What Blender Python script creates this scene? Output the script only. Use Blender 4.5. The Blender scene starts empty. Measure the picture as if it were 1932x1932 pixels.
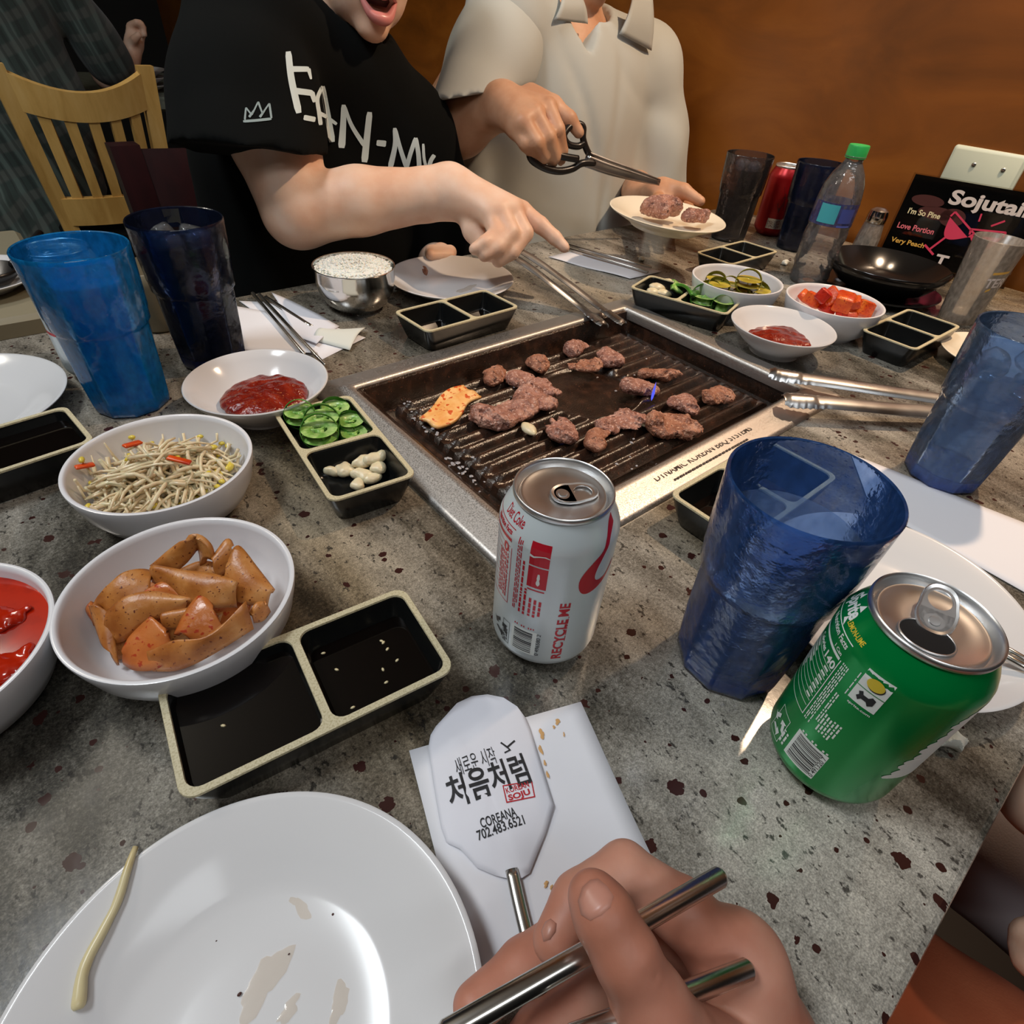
import bpy, bmesh, math, random
import numpy as np
from mathutils import Vector, Matrix
from mathutils.bvhtree import BVHTree

# ------------------------------------------------------------------ camera, world, lights, exposure
# The table top is z = 0 while building (u = x runs along the table towards the wall, v = y across it);
# at the very end everything is lifted so that the floor is z = 0.
TABLE_H = 0.75
F_PX, PITCH, ROLL, CAM_H, AXIS = 1093.95, 0.7092, 0.0849, 0.3091, math.radians(42.6)
scene = bpy.context.scene
COL = scene.collection
cA, sA, cp, sp_ = math.cos(AXIS), math.sin(AXIS), math.cos(PITCH), math.sin(PITCH)
_f = np.array([sA * cp, cA * cp, -sp_]); _r = np.array([cA, -sA, 0.0]); _u = np.cross(_r, _f)
_r, _u = math.cos(ROLL) * _r + math.sin(ROLL) * _u, -math.sin(ROLL) * _r + math.cos(ROLL) * _u
EYE = np.array([0, 0, CAM_H])
cam = bpy.data.cameras.new('camera'); cam_ob = bpy.data.objects.new('camera', cam); COL.objects.link(cam_ob)
cam.sensor_fit = 'HORIZONTAL'; cam.sensor_width = 36.0; cam.lens = F_PX / 1932 * 36.0; cam.clip_start = 0.01
cam_ob.matrix_world = Matrix([[_r[i], _u[i], -_f[i], EYE[i]] for i in range(3)] + [[0, 0, 0, 1]])
scene.camera = cam_ob
vs = scene.view_settings
vs.view_transform = 'Standard'; vs.look = 'None'; vs.gamma = 1.0; vs.use_curve_mapping = False
vs.exposure = -0.15
world = bpy.data.worlds.new('room_ambient'); scene.world = world; world.use_nodes = True
world.node_tree.nodes['Background'].inputs[0].default_value = (0.75, 0.85, 1.0, 1)
world.node_tree.nodes['Background'].inputs[1].default_value = 0.10

def lamp(name, kind, loc, energy, color, aim=None, **kw):
    l = bpy.data.lights.new(name, kind); l.energy = energy; l.color = color
    for k, v in kw.items(): setattr(l, k, v)
    o = bpy.data.objects.new(name, l); COL.objects.link(o); o.location = loc
    if aim is not None: o.rotation_euler = (Vector(aim) - Vector(loc)).to_track_quat('-Z', 'Y').to_euler()
    return o
# warm spotlight near the wood wall; a cool ceiling panel on the aisle side; a weaker one behind the diner
lamp('warm_ceiling_spot', 'SPOT', (1.18, 0.15, 1.25), 62, (1.0, 0.72, 0.48), aim=(1.02, 0.52, 0.0), spot_size=math.radians(80), spot_blend=0.45, shadow_soft_size=0.025)
lamp('cool_ceiling_panel', 'AREA', (-0.60, 0.70, 1.85), 21, (0.90, 0.96, 1.0), aim=(0.1, 0.35, 0.0), shape='RECTANGLE', size=0.6, size_y=0.3)
lamp('ceiling_panel_behind', 'AREA', (0.05, -0.95, 1.85), 11, (0.93, 0.97, 1.0), aim=(0.35, 0.4, 0.0), shape='RECTANGLE', size=1.2, size_y=0.5)
lamp('wall_wash_spot', 'SPOT', (0.85, 1.6, 1.65), 20, (1.0, 0.70, 0.42), aim=(1.37, 1.7, 0.1), spot_size=math.radians(80), spot_blend=0.6, shadow_soft_size=0.06)
lamp('wall_scallop_spot', 'SPOT', (1.12, 0.42, 1.2), 9, (1.0, 0.76, 0.52), aim=(1.37, 0.42, 0.40), spot_size=math.radians(70), spot_blend=0.8, shadow_soft_size=0.04)
lamp('added_ceiling_fill', 'POINT', (-0.7, -0.9, 1.45), 7, (1.0, 0.95, 0.88), shadow_soft_size=0.12)  # no real fitting: unseen fill added to lift the ceiling and its reflections
lamp('added_aisle_fill', 'POINT', (-0.55, 1.75, 1.55), 26, (1.0, 0.93, 0.82), shadow_soft_size=0.12)  # unseen fill point, added to brighten the oak chair and the far guest

# ------------------------------------------------------------------ photo rays -> places in the room
def ray(px, py): return (px - 966) / F_PX * _r - (py - 966) / F_PX * _u + _f
def Zp(px, py, z=0.0): d = ray(px, py); return EYE + d * ((z - CAM_H) / d[2])
def Vp(px, py, v): d = ray(px, py); return EYE + d * (v / d[1])
def Up(px, py, u): d = ray(px, py); return EYE + d * (u / d[0])
def Dp(px, py, depth): return EYE + ray(px, py) * depth

# ------------------------------------------------------------------ mesh helpers
def lin(c): return tuple((x / 12.92 if x <= 0.04045 else ((x + 0.055) / 1.055) ** 2.4) for x in c)
def S(r, g, b): return lin((r / 255, g / 255, b / 255))
ALLSMOOTH = True
def link(name, me, mat=None, parent=None, loc=None):
    o = bpy.data.objects.new(name, me); COL.objects.link(o)
    if mat is not None:
        for m in (mat if isinstance(mat, (list, tuple)) else [mat]): me.materials.append(m)
    if parent is not None: o.parent = parent
    if loc is not None: o.location = loc
    return o
def mk(name, verts, faces, mat=None, parent=None, local=False, smooth=True, midx=None, angle=None, fix=False):
    """one mesh object; world-space verts are moved to the parent's frame unless local"""
    v = np.asarray(verts, float)
    if parent is not None and not local: v = v - np.array(parent.location)
    base = None
    if parent is None and not local:
        base = np.array([(v[:, 0].min() + v[:, 0].max()) / 2, (v[:, 1].min() + v[:, 1].max()) / 2, v[:, 2].min()]); v = v - base
    me = bpy.data.meshes.new(name); me.from_pydata(v.tolist(), [], [list(map(int, f)) for f in faces]); me.update()
    if fix:
        bm = bmesh.new(); bm.from_mesh(me); bmesh.ops.recalc_face_normals(bm, faces=bm.faces); bm.to_mesh(me); bm.free()
    if smooth:
        me.polygons.foreach_set('use_smooth', [True] * len(me.polygons))
        if angle is not None: me.set_sharp_from_angle(angle=math.radians(angle))
    if midx is not None: me.polygons.foreach_set('material_index', list(map(int, midx)))
    return link(name, me, mat, parent, base)
def tag(o, label, cat, group=None, kind=None):
    o['label'] = label; o['category'] = cat
    if group: o['group'] = group
    if kind: o['kind'] = kind
    return o
def thing(name, label, cat, loc, rz=0.0, group=None):
    o = bpy.data.objects.new(name, None); COL.objects.link(o); o.empty_display_size = 0.02
    o.location = loc; o.rotation_euler = (0, 0, rz); return tag(o, label, cat, group)
def struct(name, verts, faces, mat, **k):
    o = mk(name, verts, faces, mat, **k); o['kind'] = 'structure'; return o
class MB:
    def __init__(s): s.v = []; s.f = []; s.m = []
    def add(s, v, f, mi=0):
        n = len(s.v); s.v += [tuple(map(float, p)) for p in v]; s.f += [[i + n for i in q] for q in f]; s.m += [mi] * len(f); return s
    def out(s, name, mat, parent=None, **k): return mk(name, s.v, s.f, mat, parent, midx=s.m if any(s.m) else None, **k)
def box(c, sz, R=None, bev=0.0):
    x, y, z = [q / 2 for q in sz]
    if bev <= 0:
        v = np.array([(i * x, j * y, k * z) for k in (-1, 1) for j in (-1, 1) for i in (-1, 1)])
        f = [[0, 2, 3, 1], [4, 5, 7, 6], [0, 1, 5, 4], [2, 6, 7, 3], [0, 4, 6, 2], [1, 3, 7, 5]]
    else:
        L = []
        for zz, ins in ((-z, bev), (-z + bev, 0), (z - bev, 0), (z, bev)):
            L.append(rrect(2 * (x - ins), 2 * (y - ins), bev, 2, zz))
        v, f = loft(L, caps=True)
    if R is not None: v = np.asarray(v) @ np.asarray(R).T
    return np.asarray(v) + np.asarray(c, float), f
def rrect(w, l, r, n=4, z=0.0, cx=0.0, cy=0.0):
    r = max(min(r, w / 2 - 1e-5, l / 2 - 1e-5), 1e-5); P = []
    for (sx, sy, a0) in ((1, 1, 0), (-1, 1, 90), (-1, -1, 180), (1, -1, 270)):
        for i in range(n + 1):
            a = math.radians(a0 + 90 * i / n); P.append((cx + sx * (w / 2 - r) + r * math.cos(a), cy + sy * (l / 2 - r) + r * math.sin(a), z))
    return P
def loft(loops, caps=False, closed=True, cap0=None, cap1=None):
    n = len(loops[0]); v = [p for L in loops for p in L]; f = []
    for k in range(len(loops) - 1):
        for i in range(n if closed else n - 1):
            j = (i + 1) % n; f.append([k * n + i, k * n + j, (k + 1) * n + j, (k + 1) * n + i])
    if caps or cap0: f.append(list(range(n))[::-1])
    if caps or cap1: f.append(list(range((len(loops) - 1) * n, len(loops) * n)))
    return np.array(v, float), f
def lathe(prof, n=64, c=(0, 0, 0), rfun=None):
    """(radius, height) profile turned round z; radius 0 ends close to a point"""
    v = []; f = []; rows = []
    for (r, z) in prof:
        if r <= 1e-7: rows.append([len(v)]); v.append((c[0], c[1], c[2] + z))
        else:
            row = []
            for i in range(n):
                a = 2 * math.pi * i / n; rr = r * (rfun(a, z) if rfun else 1.0); row.append(len(v)); v.append((c[0] + rr * math.cos(a), c[1] + rr * math.sin(a), c[2] + z))
            rows.append(row)
    for A, B in zip(rows[:-1], rows[1:]):
        for i in range(n):
            j = (i + 1) % n
            if len(A) == 1 and len(B) == 1: continue
            if len(A) == 1: f.append([A[0], B[j], B[i]])
            elif len(B) == 1: f.append([A[i], A[j], B[0]])
            else: f.append([A[i], A[j], B[j], B[i]])
    return np.array(v), f
def smooth_path(P, n=6):
    P = [np.asarray(p, float) for p in P]; out = []
    Q = [2 * P[0] - P[1]] + P + [2 * P[-1] - P[-2]]
    for i in range(1, len(Q) - 2):
        for k in range(n):
            t = k / n; a, b, c, d = Q[i - 1], Q[i], Q[i + 1], Q[i + 2]
            out.append(0.5 * ((2 * b) + (c - a) * t + (2 * a - 5 * b + 4 * c - d) * t * t + (-a + 3 * b - 3 * c + d) * t ** 3))
    out.append(P[-1]); return out
def frames(P):
    P = [np.asarray(p, float) for p in P]; T = []
    for i in range(len(P)):
        t = P[min(i + 1, len(P) - 1)] - P[max(i - 1, 0)]; T.append(t / (np.linalg.norm(t) + 1e-12))
    up = np.array([0, 0, 1.0]) if abs(T[0][2]) < 0.9 else np.array([1.0, 0, 0]); N = []
    n = up - T[0] * (up @ T[0]); n /= np.linalg.norm(n)
    for t in T: n = n - t * (n @ t); n /= np.linalg.norm(n) + 1e-12; N.append((n, np.cross(t, n)))
    return P, T, N
def tube(P, r, n=10, caps=True, flat=1.0):
    P, T, N = frames(P); rr = r if hasattr(r, '__len__') else [r] * len(P)
    L = [[tuple(p + rad * (math.cos(2 * math.pi * k / n) * b + flat * math.sin(2 * math.pi * k / n) * a) for k in range(n)) for p, rad, (a, b) in zip(P, rr, N)][i] for i in range(len(P))] if False else \
        [[p + rad * (math.cos(2 * math.pi * k / n) * b + flat * math.sin(2 * math.pi * k / n) * a) for k in range(n)] for p, rad, (a, b) in zip(P, rr, N)]
    return loft(L, caps=caps)
def rod(P, r, n=10, rounded=0.6):
    """tube whose ends are rounded off"""
    P = [np.asarray(p, float) for p in P]
    rr = list(r) if hasattr(r, '__len__') else [r] * len(P)
    d0 = P[0] - P[1]; d0 /= np.linalg.norm(d0); d1 = P[-1] - P[-2]; d1 /= np.linalg.norm(d1)
    A = [P[0] + d0 * rr[0] * rounded, P[0] + d0 * rr[0] * rounded * 0.6]; B = [P[-1] + d1 * rr[-1] * rounded * 0.6, P[-1] + d1 * rr[-1] * rounded]
    return tube(A + P + B, [rr[0] * 0.35, rr[0] * 0.8] + rr + [rr[-1] * 0.8, rr[-1] * 0.35], n)
def sheet(fn, nu, nv, th):
    """solid sheet: fn(s, t) -> point, s,t in 0..1; thickness th along the normal"""
    G = np.array([[fn(i / nu, j / nv) for j in range(nv + 1)] for i in range(nu + 1)], float)
    du = np.gradient(G, axis=0); dv = np.gradient(G, axis=1); nrm = np.cross(du, dv); nrm /= np.linalg.norm(nrm, axis=2, keepdims=True) + 1e-12
    A = (G + nrm * th / 2).reshape(-1, 3); B = (G - nrm * th / 2).reshape(-1, 3); N = len(A); f = []
    I = lambda i, j: i * (nv + 1) + j
    for i in range(nu):
        for j in range(nv):
            q = [I(i, j), I(i + 1, j), I(i + 1, j + 1), I(i, j + 1)]; f.append(q); f.append([N + k for k in q[::-1]])
    edge = [I(i, 0) for i in range(nu + 1)] + [I(nu, j) for j in range(1, nv + 1)] + [I(i, nv) for i in range(nu - 1, -1, -1)] + [I(0, j) for j in range(nv - 1, 0, -1)]
    for k in range(len(edge)):
        a, b = edge[k], edge[(k + 1) % len(edge)]; f.append([b, a, N + a, N + b])
    return np.vstack([A, B]), f
def rot(axis, deg): return np.array(Matrix.Rotation(math.radians(deg), 3, axis))
def basis(fwd, up):
    f = np.asarray(fwd, float); f /= np.linalg.norm(f); u = np.asarray(up, float); u = u - f * (u @ f); u /= np.linalg.norm(u)
    return np.stack([np.cross(f, u), f, u], 1)      # columns: right, forward, up

# ------------------------------------------------------------------ smooth-union volumes -> one continuous surface
class Wave:
    """cheap smooth noise: a sum of randomly directed sine waves"""
    def __init__(s, seed, freq, n=9):
        r = np.random.RandomState(seed); d = r.normal(size=(n, 3)); d /= np.linalg.norm(d, axis=1, keepdims=True)
        s.k = d * freq * r.uniform(0.6, 1.6, (n, 1)); s.p = r.uniform(0, 6.28, n); s.n = n
    def __call__(s, X, Y, Z):
        o = 0.0
        for k, p in zip(s.k, s.p): o = o + np.sin(k[0] * X + k[1] * Y + k[2] * Z + p)
        return o / math.sqrt(s.n)
class Vol:
    def __init__(s, lo, hi, h):
        s.lo = np.asarray(lo, float); s.h = h; s.n = np.maximum(np.ceil((np.asarray(hi, float) - s.lo) / h).astype(int) + 1, 4)
        s.D = np.full(s.n, 1.0, np.float32); s.ax = [s.lo[i] + h * np.arange(s.n[i]) for i in range(3)]
    def sub(s, lo, hi, m):
        a = np.clip(np.floor((np.asarray(lo) - m - s.lo) / s.h).astype(int), 0, s.n); b = np.clip(np.ceil((np.asarray(hi) + m - s.lo) / s.h).astype(int) + 1, 0, s.n)
        sl = tuple(slice(i, j) for i, j in zip(a, b))
        return sl, s.ax[0][sl[0]][:, None, None], s.ax[1][sl[1]][None, :, None], s.ax[2][sl[2]][None, None, :]
    def put(s, sl, d, k, cut=False):
        D = s.D[sl]
        if D.size == 0: return
        if cut: d = -d; hh = np.clip(0.5 - 0.5 * (d - D) / k, 0, 1); s.D[sl] = D * hh + d * (1 - hh) + k * hh * (1 - hh); return
        hh = np.clip(0.5 + 0.5 * (D - d) / k, 0, 1); s.D[sl] = D * (1 - hh) + d * hh - k * hh * (1 - hh)
    def cap(s, p, q, r0, r1, k=0.01, cut=False, flat=None, clip=None):
        p = np.asarray(p, float); q = np.asarray(q, float); R = max(r0, r1)
        sl, X, Y, Z = s.sub(np.minimum(p, q) - R, np.maximum(p, q) + R, k + 3 * s.h)
        d = q - p; L = d @ d + 1e-12; t = np.clip(((X - p[0]) * d[0] + (Y - p[1]) * d[1] + (Z - p[2]) * d[2]) / L, 0, 1)
        a, b, c = X - p[0] - t * d[0], Y - p[1] - t * d[1], Z - p[2] - t * d[2]
        if flat is not None:
            ax, sc = np.asarray(flat[0], float), flat[1]; w = a * ax[0] + b * ax[1] + c * ax[2]
            dist = np.sqrt(np.maximum(a * a + b * b + c * c - w * w + (w / sc) ** 2, 0))
        else: dist = np.sqrt(a * a + b * b + c * c)
        dist = dist - (r0 + (r1 - r0) * t)
        if clip is not None: n = np.asarray(clip[1], float); n = n / np.linalg.norm(n); c0 = clip[0]; dist = np.maximum(dist, (X - c0[0]) * n[0] + (Y - c0[1]) * n[1] + (Z - c0[2]) * n[2])
        s.put(sl, dist.astype(np.float32), k, cut)
    def chain(s, P, R, k=0.01, **kw):
        for i in range(len(P) - 1): s.cap(P[i], P[i + 1], R[i], R[i + 1], k, **kw)
    def ell(s, c, rad, B=None, k=0.01, cut=False, amp=0.0, wave=None):
        c = np.asarray(c, float); rad = np.asarray(rad, float); B = np.eye(3) if B is None else np.asarray(B); R = rad.max() + amp * 2
        ext = np.abs(B) @ (rad + amp * 2) if True else R
        sl, X, Y, Z = s.sub(c - ext, c + ext, k + 3 * s.h); x, y, z = X - c[0], Y - c[1], Z - c[2]
        q = [B[0, i] * x + B[1, i] * y + B[2, i] * z for i in range(3)]
        k0 = np.sqrt(sum((q[i] / rad[i]) ** 2 for i in range(3))); k1 = np.sqrt(sum((q[i] / rad[i] ** 2) ** 2 for i in range(3))) + 1e-9
        d = k0 * (k0 - 1) / k1
        if wave is not None: d = d + amp * wave(X, Y, Z)
        s.put(sl, d.astype(np.float32), k, cut)
    def half(s, p, n):
        """keep only the side of the plane at p that n points away from"""
        n = np.asarray(n, float); n /= np.linalg.norm(n); X, Y, Z = s.ax[0][:, None, None], s.ax[1][None, :, None], s.ax[2][None, None, :]
        s.D = np.maximum(s.D, ((X - p[0]) * n[0] + (Y - p[1]) * n[1] + (Z - p[2]) * n[2]).astype(np.float32))
    def bump(s, fn):
        X, Y, Z = s.ax[0][:, None, None], s.ax[1][None, :, None], s.ax[2][None, None, :]; s.D = (s.D + fn(X, Y, Z)).astype(np.float32)
    def mesh(s, smooth=1):
        D = s.D; D[0], D[-1] = 1, 1; D[:, 0], D[:, -1] = 1, 1; D[:, :, 0], D[:, :, -1] = 1, 1
        I = D < 0; nx, ny, nz = D.shape; cnt = np.zeros((nx - 1, ny - 1, nz - 1), np.int8)
        offs = [(i, j, k) for i in (0, 1) for j in (0, 1) for k in (0, 1)]
        for o in offs: cnt += I[o[0]:nx - 1 + o[0], o[1]:ny - 1 + o[1], o[2]:nz - 1 + o[2]]
        cells = np.argwhere((cnt > 0) & (cnt < 8)); acc = np.zeros((len(cells), 3)); num = np.zeros(len(cells))
        val = {o: D[cells[:, 0] + o[0], cells[:, 1] + o[1], cells[:, 2] + o[2]] for o in offs}
        for a in offs:
            for ax in range(3):
                if a[ax]: continue
                b = tuple(1 if i == ax else a[i] for i in range(3)); va, vb = val[a], val[b]; m = (va < 0) != (vb < 0)
                t = np.where(m, va / np.where(m, va - vb, 1), 0); P = np.tile(np.array(a, float), (len(cells), 1)); P[:, ax] = t
                acc[m] += P[m]; num[m] += 1
        V = s.lo + s.h * (cells + acc / num[:, None]); idx = np.full((nx - 1, ny - 1, nz - 1), -1, np.int64); idx[tuple(cells.T)] = np.arange(len(cells)); F = []
        for ax in range(3):
            A = np.take(I, range(D.shape[ax] - 1), ax); Bq = np.take(I, range(1, D.shape[ax]), ax); e = np.argwhere(A != Bq)
            o1, o2 = [(1, 2), (2, 0), (0, 1)][ax]; ok = (e[:, o1] > 0) & (e[:, o2] > 0); e = e[ok]; sgn = A[tuple(e.T)]
            d1 = np.zeros(3, int); d1[o1] = 1; d2 = np.zeros(3, int); d2[o2] = 1
            q = np.stack([idx[tuple((e - d1 - d2).T)], idx[tuple((e - d2).T)], idx[tuple(e.T)], idx[tuple((e - d1).T)]], 1); q[~sgn] = q[~sgn][:, ::-1]; F.append(q)
        F = np.vstack(F)
        for _ in range(smooth):
            a = np.zeros_like(V); n = np.zeros(len(V))
            for i in range(4):
                np.add.at(a, F[:, i], V[F[:, (i + 1) % 4]] + V[F[:, (i - 1) % 4]]); np.add.at(n, F[:, i], 2)
            V = 0.5 * V + 0.5 * a / np.maximum(n, 1)[:, None]
        return V, F

# ------------------------------------------------------------------ materials
def newmat(name):
    m = bpy.data.materials.new(name); m.use_nodes = True; nt = m.node_tree
    return m, nt, nt.nodes['Principled BSDF'], nt.nodes['Material Output']
def setin(b, **k):
    names = dict(color='Base Color', rough='Roughness', metal='Metallic', spec='Specular IOR Level', trans='Transmission Weight', ior='IOR', coat='Coat Weight', coatr='Coat Roughness',
                 sss='Subsurface Weight', sssr='Subsurface Radius', ssss='Subsurface Scale', emis='Emission Color', emiss='Emission Strength', alpha='Alpha', sheen='Sheen Weight', aniso='Anisotropic')
    for q, v in k.items():
        i = b.inputs[names[q]]
        i.default_value = (*v, 1) if q in ('color', 'emis') else v
def tex(nt, kind, scale, coord=None, **k):
    t = nt.nodes.new('ShaderNodeTex' + kind); t.inputs['Scale'].default_value = scale
    for a, v in k.items():
        if a in t.inputs: t.inputs[a].default_value = v
        else: setattr(t, a, v)
    if coord is not None: nt.links.new(coord, t.inputs['Vector'])
    return t
def coords(nt, rotz=0.0, scale=(1, 1, 1), kind='Object'):
    c = nt.nodes.new('ShaderNodeTexCoord'); m = nt.nodes.new('ShaderNodeMapping'); m.inputs['Rotation'].default_value = (0, 0, rotz); m.inputs['Scale'].default_value = scale
    nt.links.new(c.outputs[kind], m.inputs['Vector']); return m.outputs['Vector']
def ramp(nt, fac, stops, interp='LINEAR'):
    r = nt.nodes.new('ShaderNodeValToRGB'); r.color_ramp.interpolation = interp; e = r.color_ramp.elements
    while len(e) > len(stops): e.remove(e[-1])
    while len(e) < len(stops): e.new(1.0)
    for q, (p, c) in zip(e, stops): q.position = p; q.color = (*c, 1) if len(c) == 3 else c
    nt.links.new(fac, r.inputs['Fac']); return r.outputs['Color']
def mix(nt, fac, a, b, mode='MIX'):
    m = nt.nodes.new('ShaderNodeMix'); m.data_type = 'RGBA'; m.blend_type = mode
    for s, v in ((m.inputs[0], fac), (m.inputs[6], a), (m.inputs[7], b)):
        if hasattr(v, 'links'): nt.links.new(v, s)
        else: s.default_value = v if not isinstance(v, tuple) else (*v, 1)
    return m.outputs[2]
def math_(nt, op, a, b=None, clamp=False):
    m = nt.nodes.new('ShaderNodeMath'); m.operation = op; m.use_clamp = clamp
    for i, v in enumerate((a, b)):
        if v is None: continue
        if hasattr(v, 'links'): nt.links.new(v, m.inputs[i])
        else: m.inputs[i].default_value = v
    return m.outputs[0]
def bump(nt, b, height, strength=0.2, dist=0.002):
    n = nt.nodes.new('ShaderNodeBump'); n.inputs['Strength'].default_value = strength; n.inputs['Distance'].default_value = dist
    nt.links.new(height, n.inputs['Height']); nt.links.new(n.outputs['Normal'], b.inputs['Normal'])
def mat(name, color, rough=0.5, var=None, bmp=None, **k):
    """principled material; var = (scale, second colour, low, high) noise mix, bmp = (scale, strength, distance)"""
    m, nt, b, o = newmat(name); setin(b, color=color, rough=rough, **k)
    if var or bmp: co = coords(nt)
    if var:
        n = tex(nt, 'Noise', var[0], co, Detail=4.0); lo, hi = (var[2], var[3]) if len(var) > 2 else (0.4, 0.65)
        nt.links.new(ramp(nt, n.outputs['Fac'], [(lo, color), (hi, var[1])]), b.inputs['Base Color'])
    if bmp:
        n = tex(nt, 'Noise', bmp[0], co, Detail=3.0); bump(nt, b, n.outputs['Fac'], bmp[1], bmp[2] if len(bmp) > 2 else 0.002)
    return m

def granite():
    m, nt, b, o = newmat('granite'); setin(b, rough=0.14, spec=0.55)
    st = coords(nt, math.radians(-62), (1, 0.30, 1)); co = coords(nt)
    big = tex(nt, 'Noise', 9, st, Detail=4.0, Roughness=0.55, Distortion=0.8).outputs['Fac']
    mid = tex(nt, 'Noise', 60, coords(nt, math.radians(-62), (1, 0.55, 1)), Detail=5.0, Roughness=0.7).outputs['Fac']
    fine = tex(nt, 'Noise', 420, co, Detail=3.0, Roughness=0.75).outputs['Fac']
    fac = math_(nt, 'ADD', math_(nt, 'MULTIPLY', big, 0.80), math_(nt, 'ADD', math_(nt, 'MULTIPLY', mid, 0.28), math_(nt, 'MULTIPLY', fine, 0.34)))
    base = ramp(nt, fac, [(0.53, S(44, 42, 38)), (0.62, S(78, 75, 68)), (0.70, S(116, 112, 104)), (0.79, S(156, 152, 143)), (0.90, S(194, 189, 178))])
    tint = tex(nt, 'Noise', 5, st, Detail=3.0).outputs['Fac']
    base = mix(nt, ramp(nt, tint, [(0.48, (0, 0, 0)), (0.66, (1, 1, 1))]), base, mix(nt, 1.0, base, S(224, 204, 172), 'MULTIPLY'))
    sp = tex(nt, 'Noise', 230, coords(nt, math.radians(-62), (1, 0.7, 1)), Detail=4.0, Roughness=0.6).outputs['Fac']
    base = mix(nt, ramp(nt, sp, [(0.60, (0, 0, 0)), (0.66, (0.85, 0.85, 0.85))]), base, S(40, 38, 36))
    def garnets(scale, thr, amp, base):
        vor = tex(nt, 'Voronoi', scale, co, voronoi_dimensions='2D', Randomness=1.0); wob = tex(nt, 'Noise', 230, co, Detail=2.0).outputs['Fac']
        cell = nt.nodes.new('ShaderNodeSeparateColor'); nt.links.new(vor.outputs['Color'], cell.inputs[0])
        size = math_(nt, 'MULTIPLY', ramp(nt, cell.outputs[0], [(thr, (0, 0, 0)), (1.0, (1, 1, 1))]), amp)
        d = math_(nt, 'ADD', vor.outputs['Distance'], math_(nt, 'MULTIPLY', math_(nt, 'SUBTRACT', wob, 0.5), 0.22))
        return mix(nt, math_(nt, 'LESS_THAN', d, size), base, S(54, 29, 26))
    grit = tex(nt, 'Noise', 1100, co, Detail=2.0).outputs['Fac']; base = mix(nt, 0.35, base, ramp(nt, grit, [(0.35, (0.05, 0.05, 0.05)), (0.65, (0.75, 0.73, 0.70))]), 'OVERLAY')
    base = garnets(32, 0.42, 0.13, base); base = garnets(62, 0.72, 0.15, base)
    nt.links.new(base, b.inputs['Base Color'])
    rr = ramp(nt, mid, [(0.35, (0.20, 0.20, 0.20)), (0.7, (0.12, 0.12, 0.12))]); nt.links.new(rr, b.inputs['Roughness'])
    bump(nt, b, fine, 0.03, 0.0006)
    return m
def wood(name, a, b2, c3, rough=0.35, scale=(1.2, 1.2, 9), coat=0.25, ns=3.0):
    m, nt, b, o = newmat(name); setin(b, rough=rough, coat=coat, coatr=0.25)
    co = coords(nt, 0, scale); n = tex(nt, 'Noise', ns, co, Detail=6.0, Roughness=0.6, Distortion=0.8).outputs['Fac']
    n2 = tex(nt, 'Noise', 2.2, coords(nt), Detail=3.0).outputs['Fac']
    f = math_(nt, 'ADD', math_(nt, 'MULTIPLY', n, 0.55), math_(nt, 'MULTIPLY', n2, 0.5))
    nt.links.new(ramp(nt, f, [(0.36, a), (0.52, b2), (0.70, c3)]), b.inputs['Base Color']); bump(nt, b, n, 0.06, 0.002); return m
def steel(name, color=(0.62, 0.61, 0.59), rough=0.25, scratch=0.1, sc=(4, 90, 4)):
    m, nt, b, o = newmat(name); setin(b, color=color, rough=rough, metal=1.0)
    n = tex(nt, 'Noise', 14, coords(nt, 0, sc), Detail=4.0).outputs['Fac']
    nt.links.new(ramp(nt, n, [(0.3, (rough * 0.7,) * 3), (0.75, (min(rough * 1.45, 1),) * 3)]), b.inputs['Roughness']); bump(nt, b, n, scratch, 0.0008); return m
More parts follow.
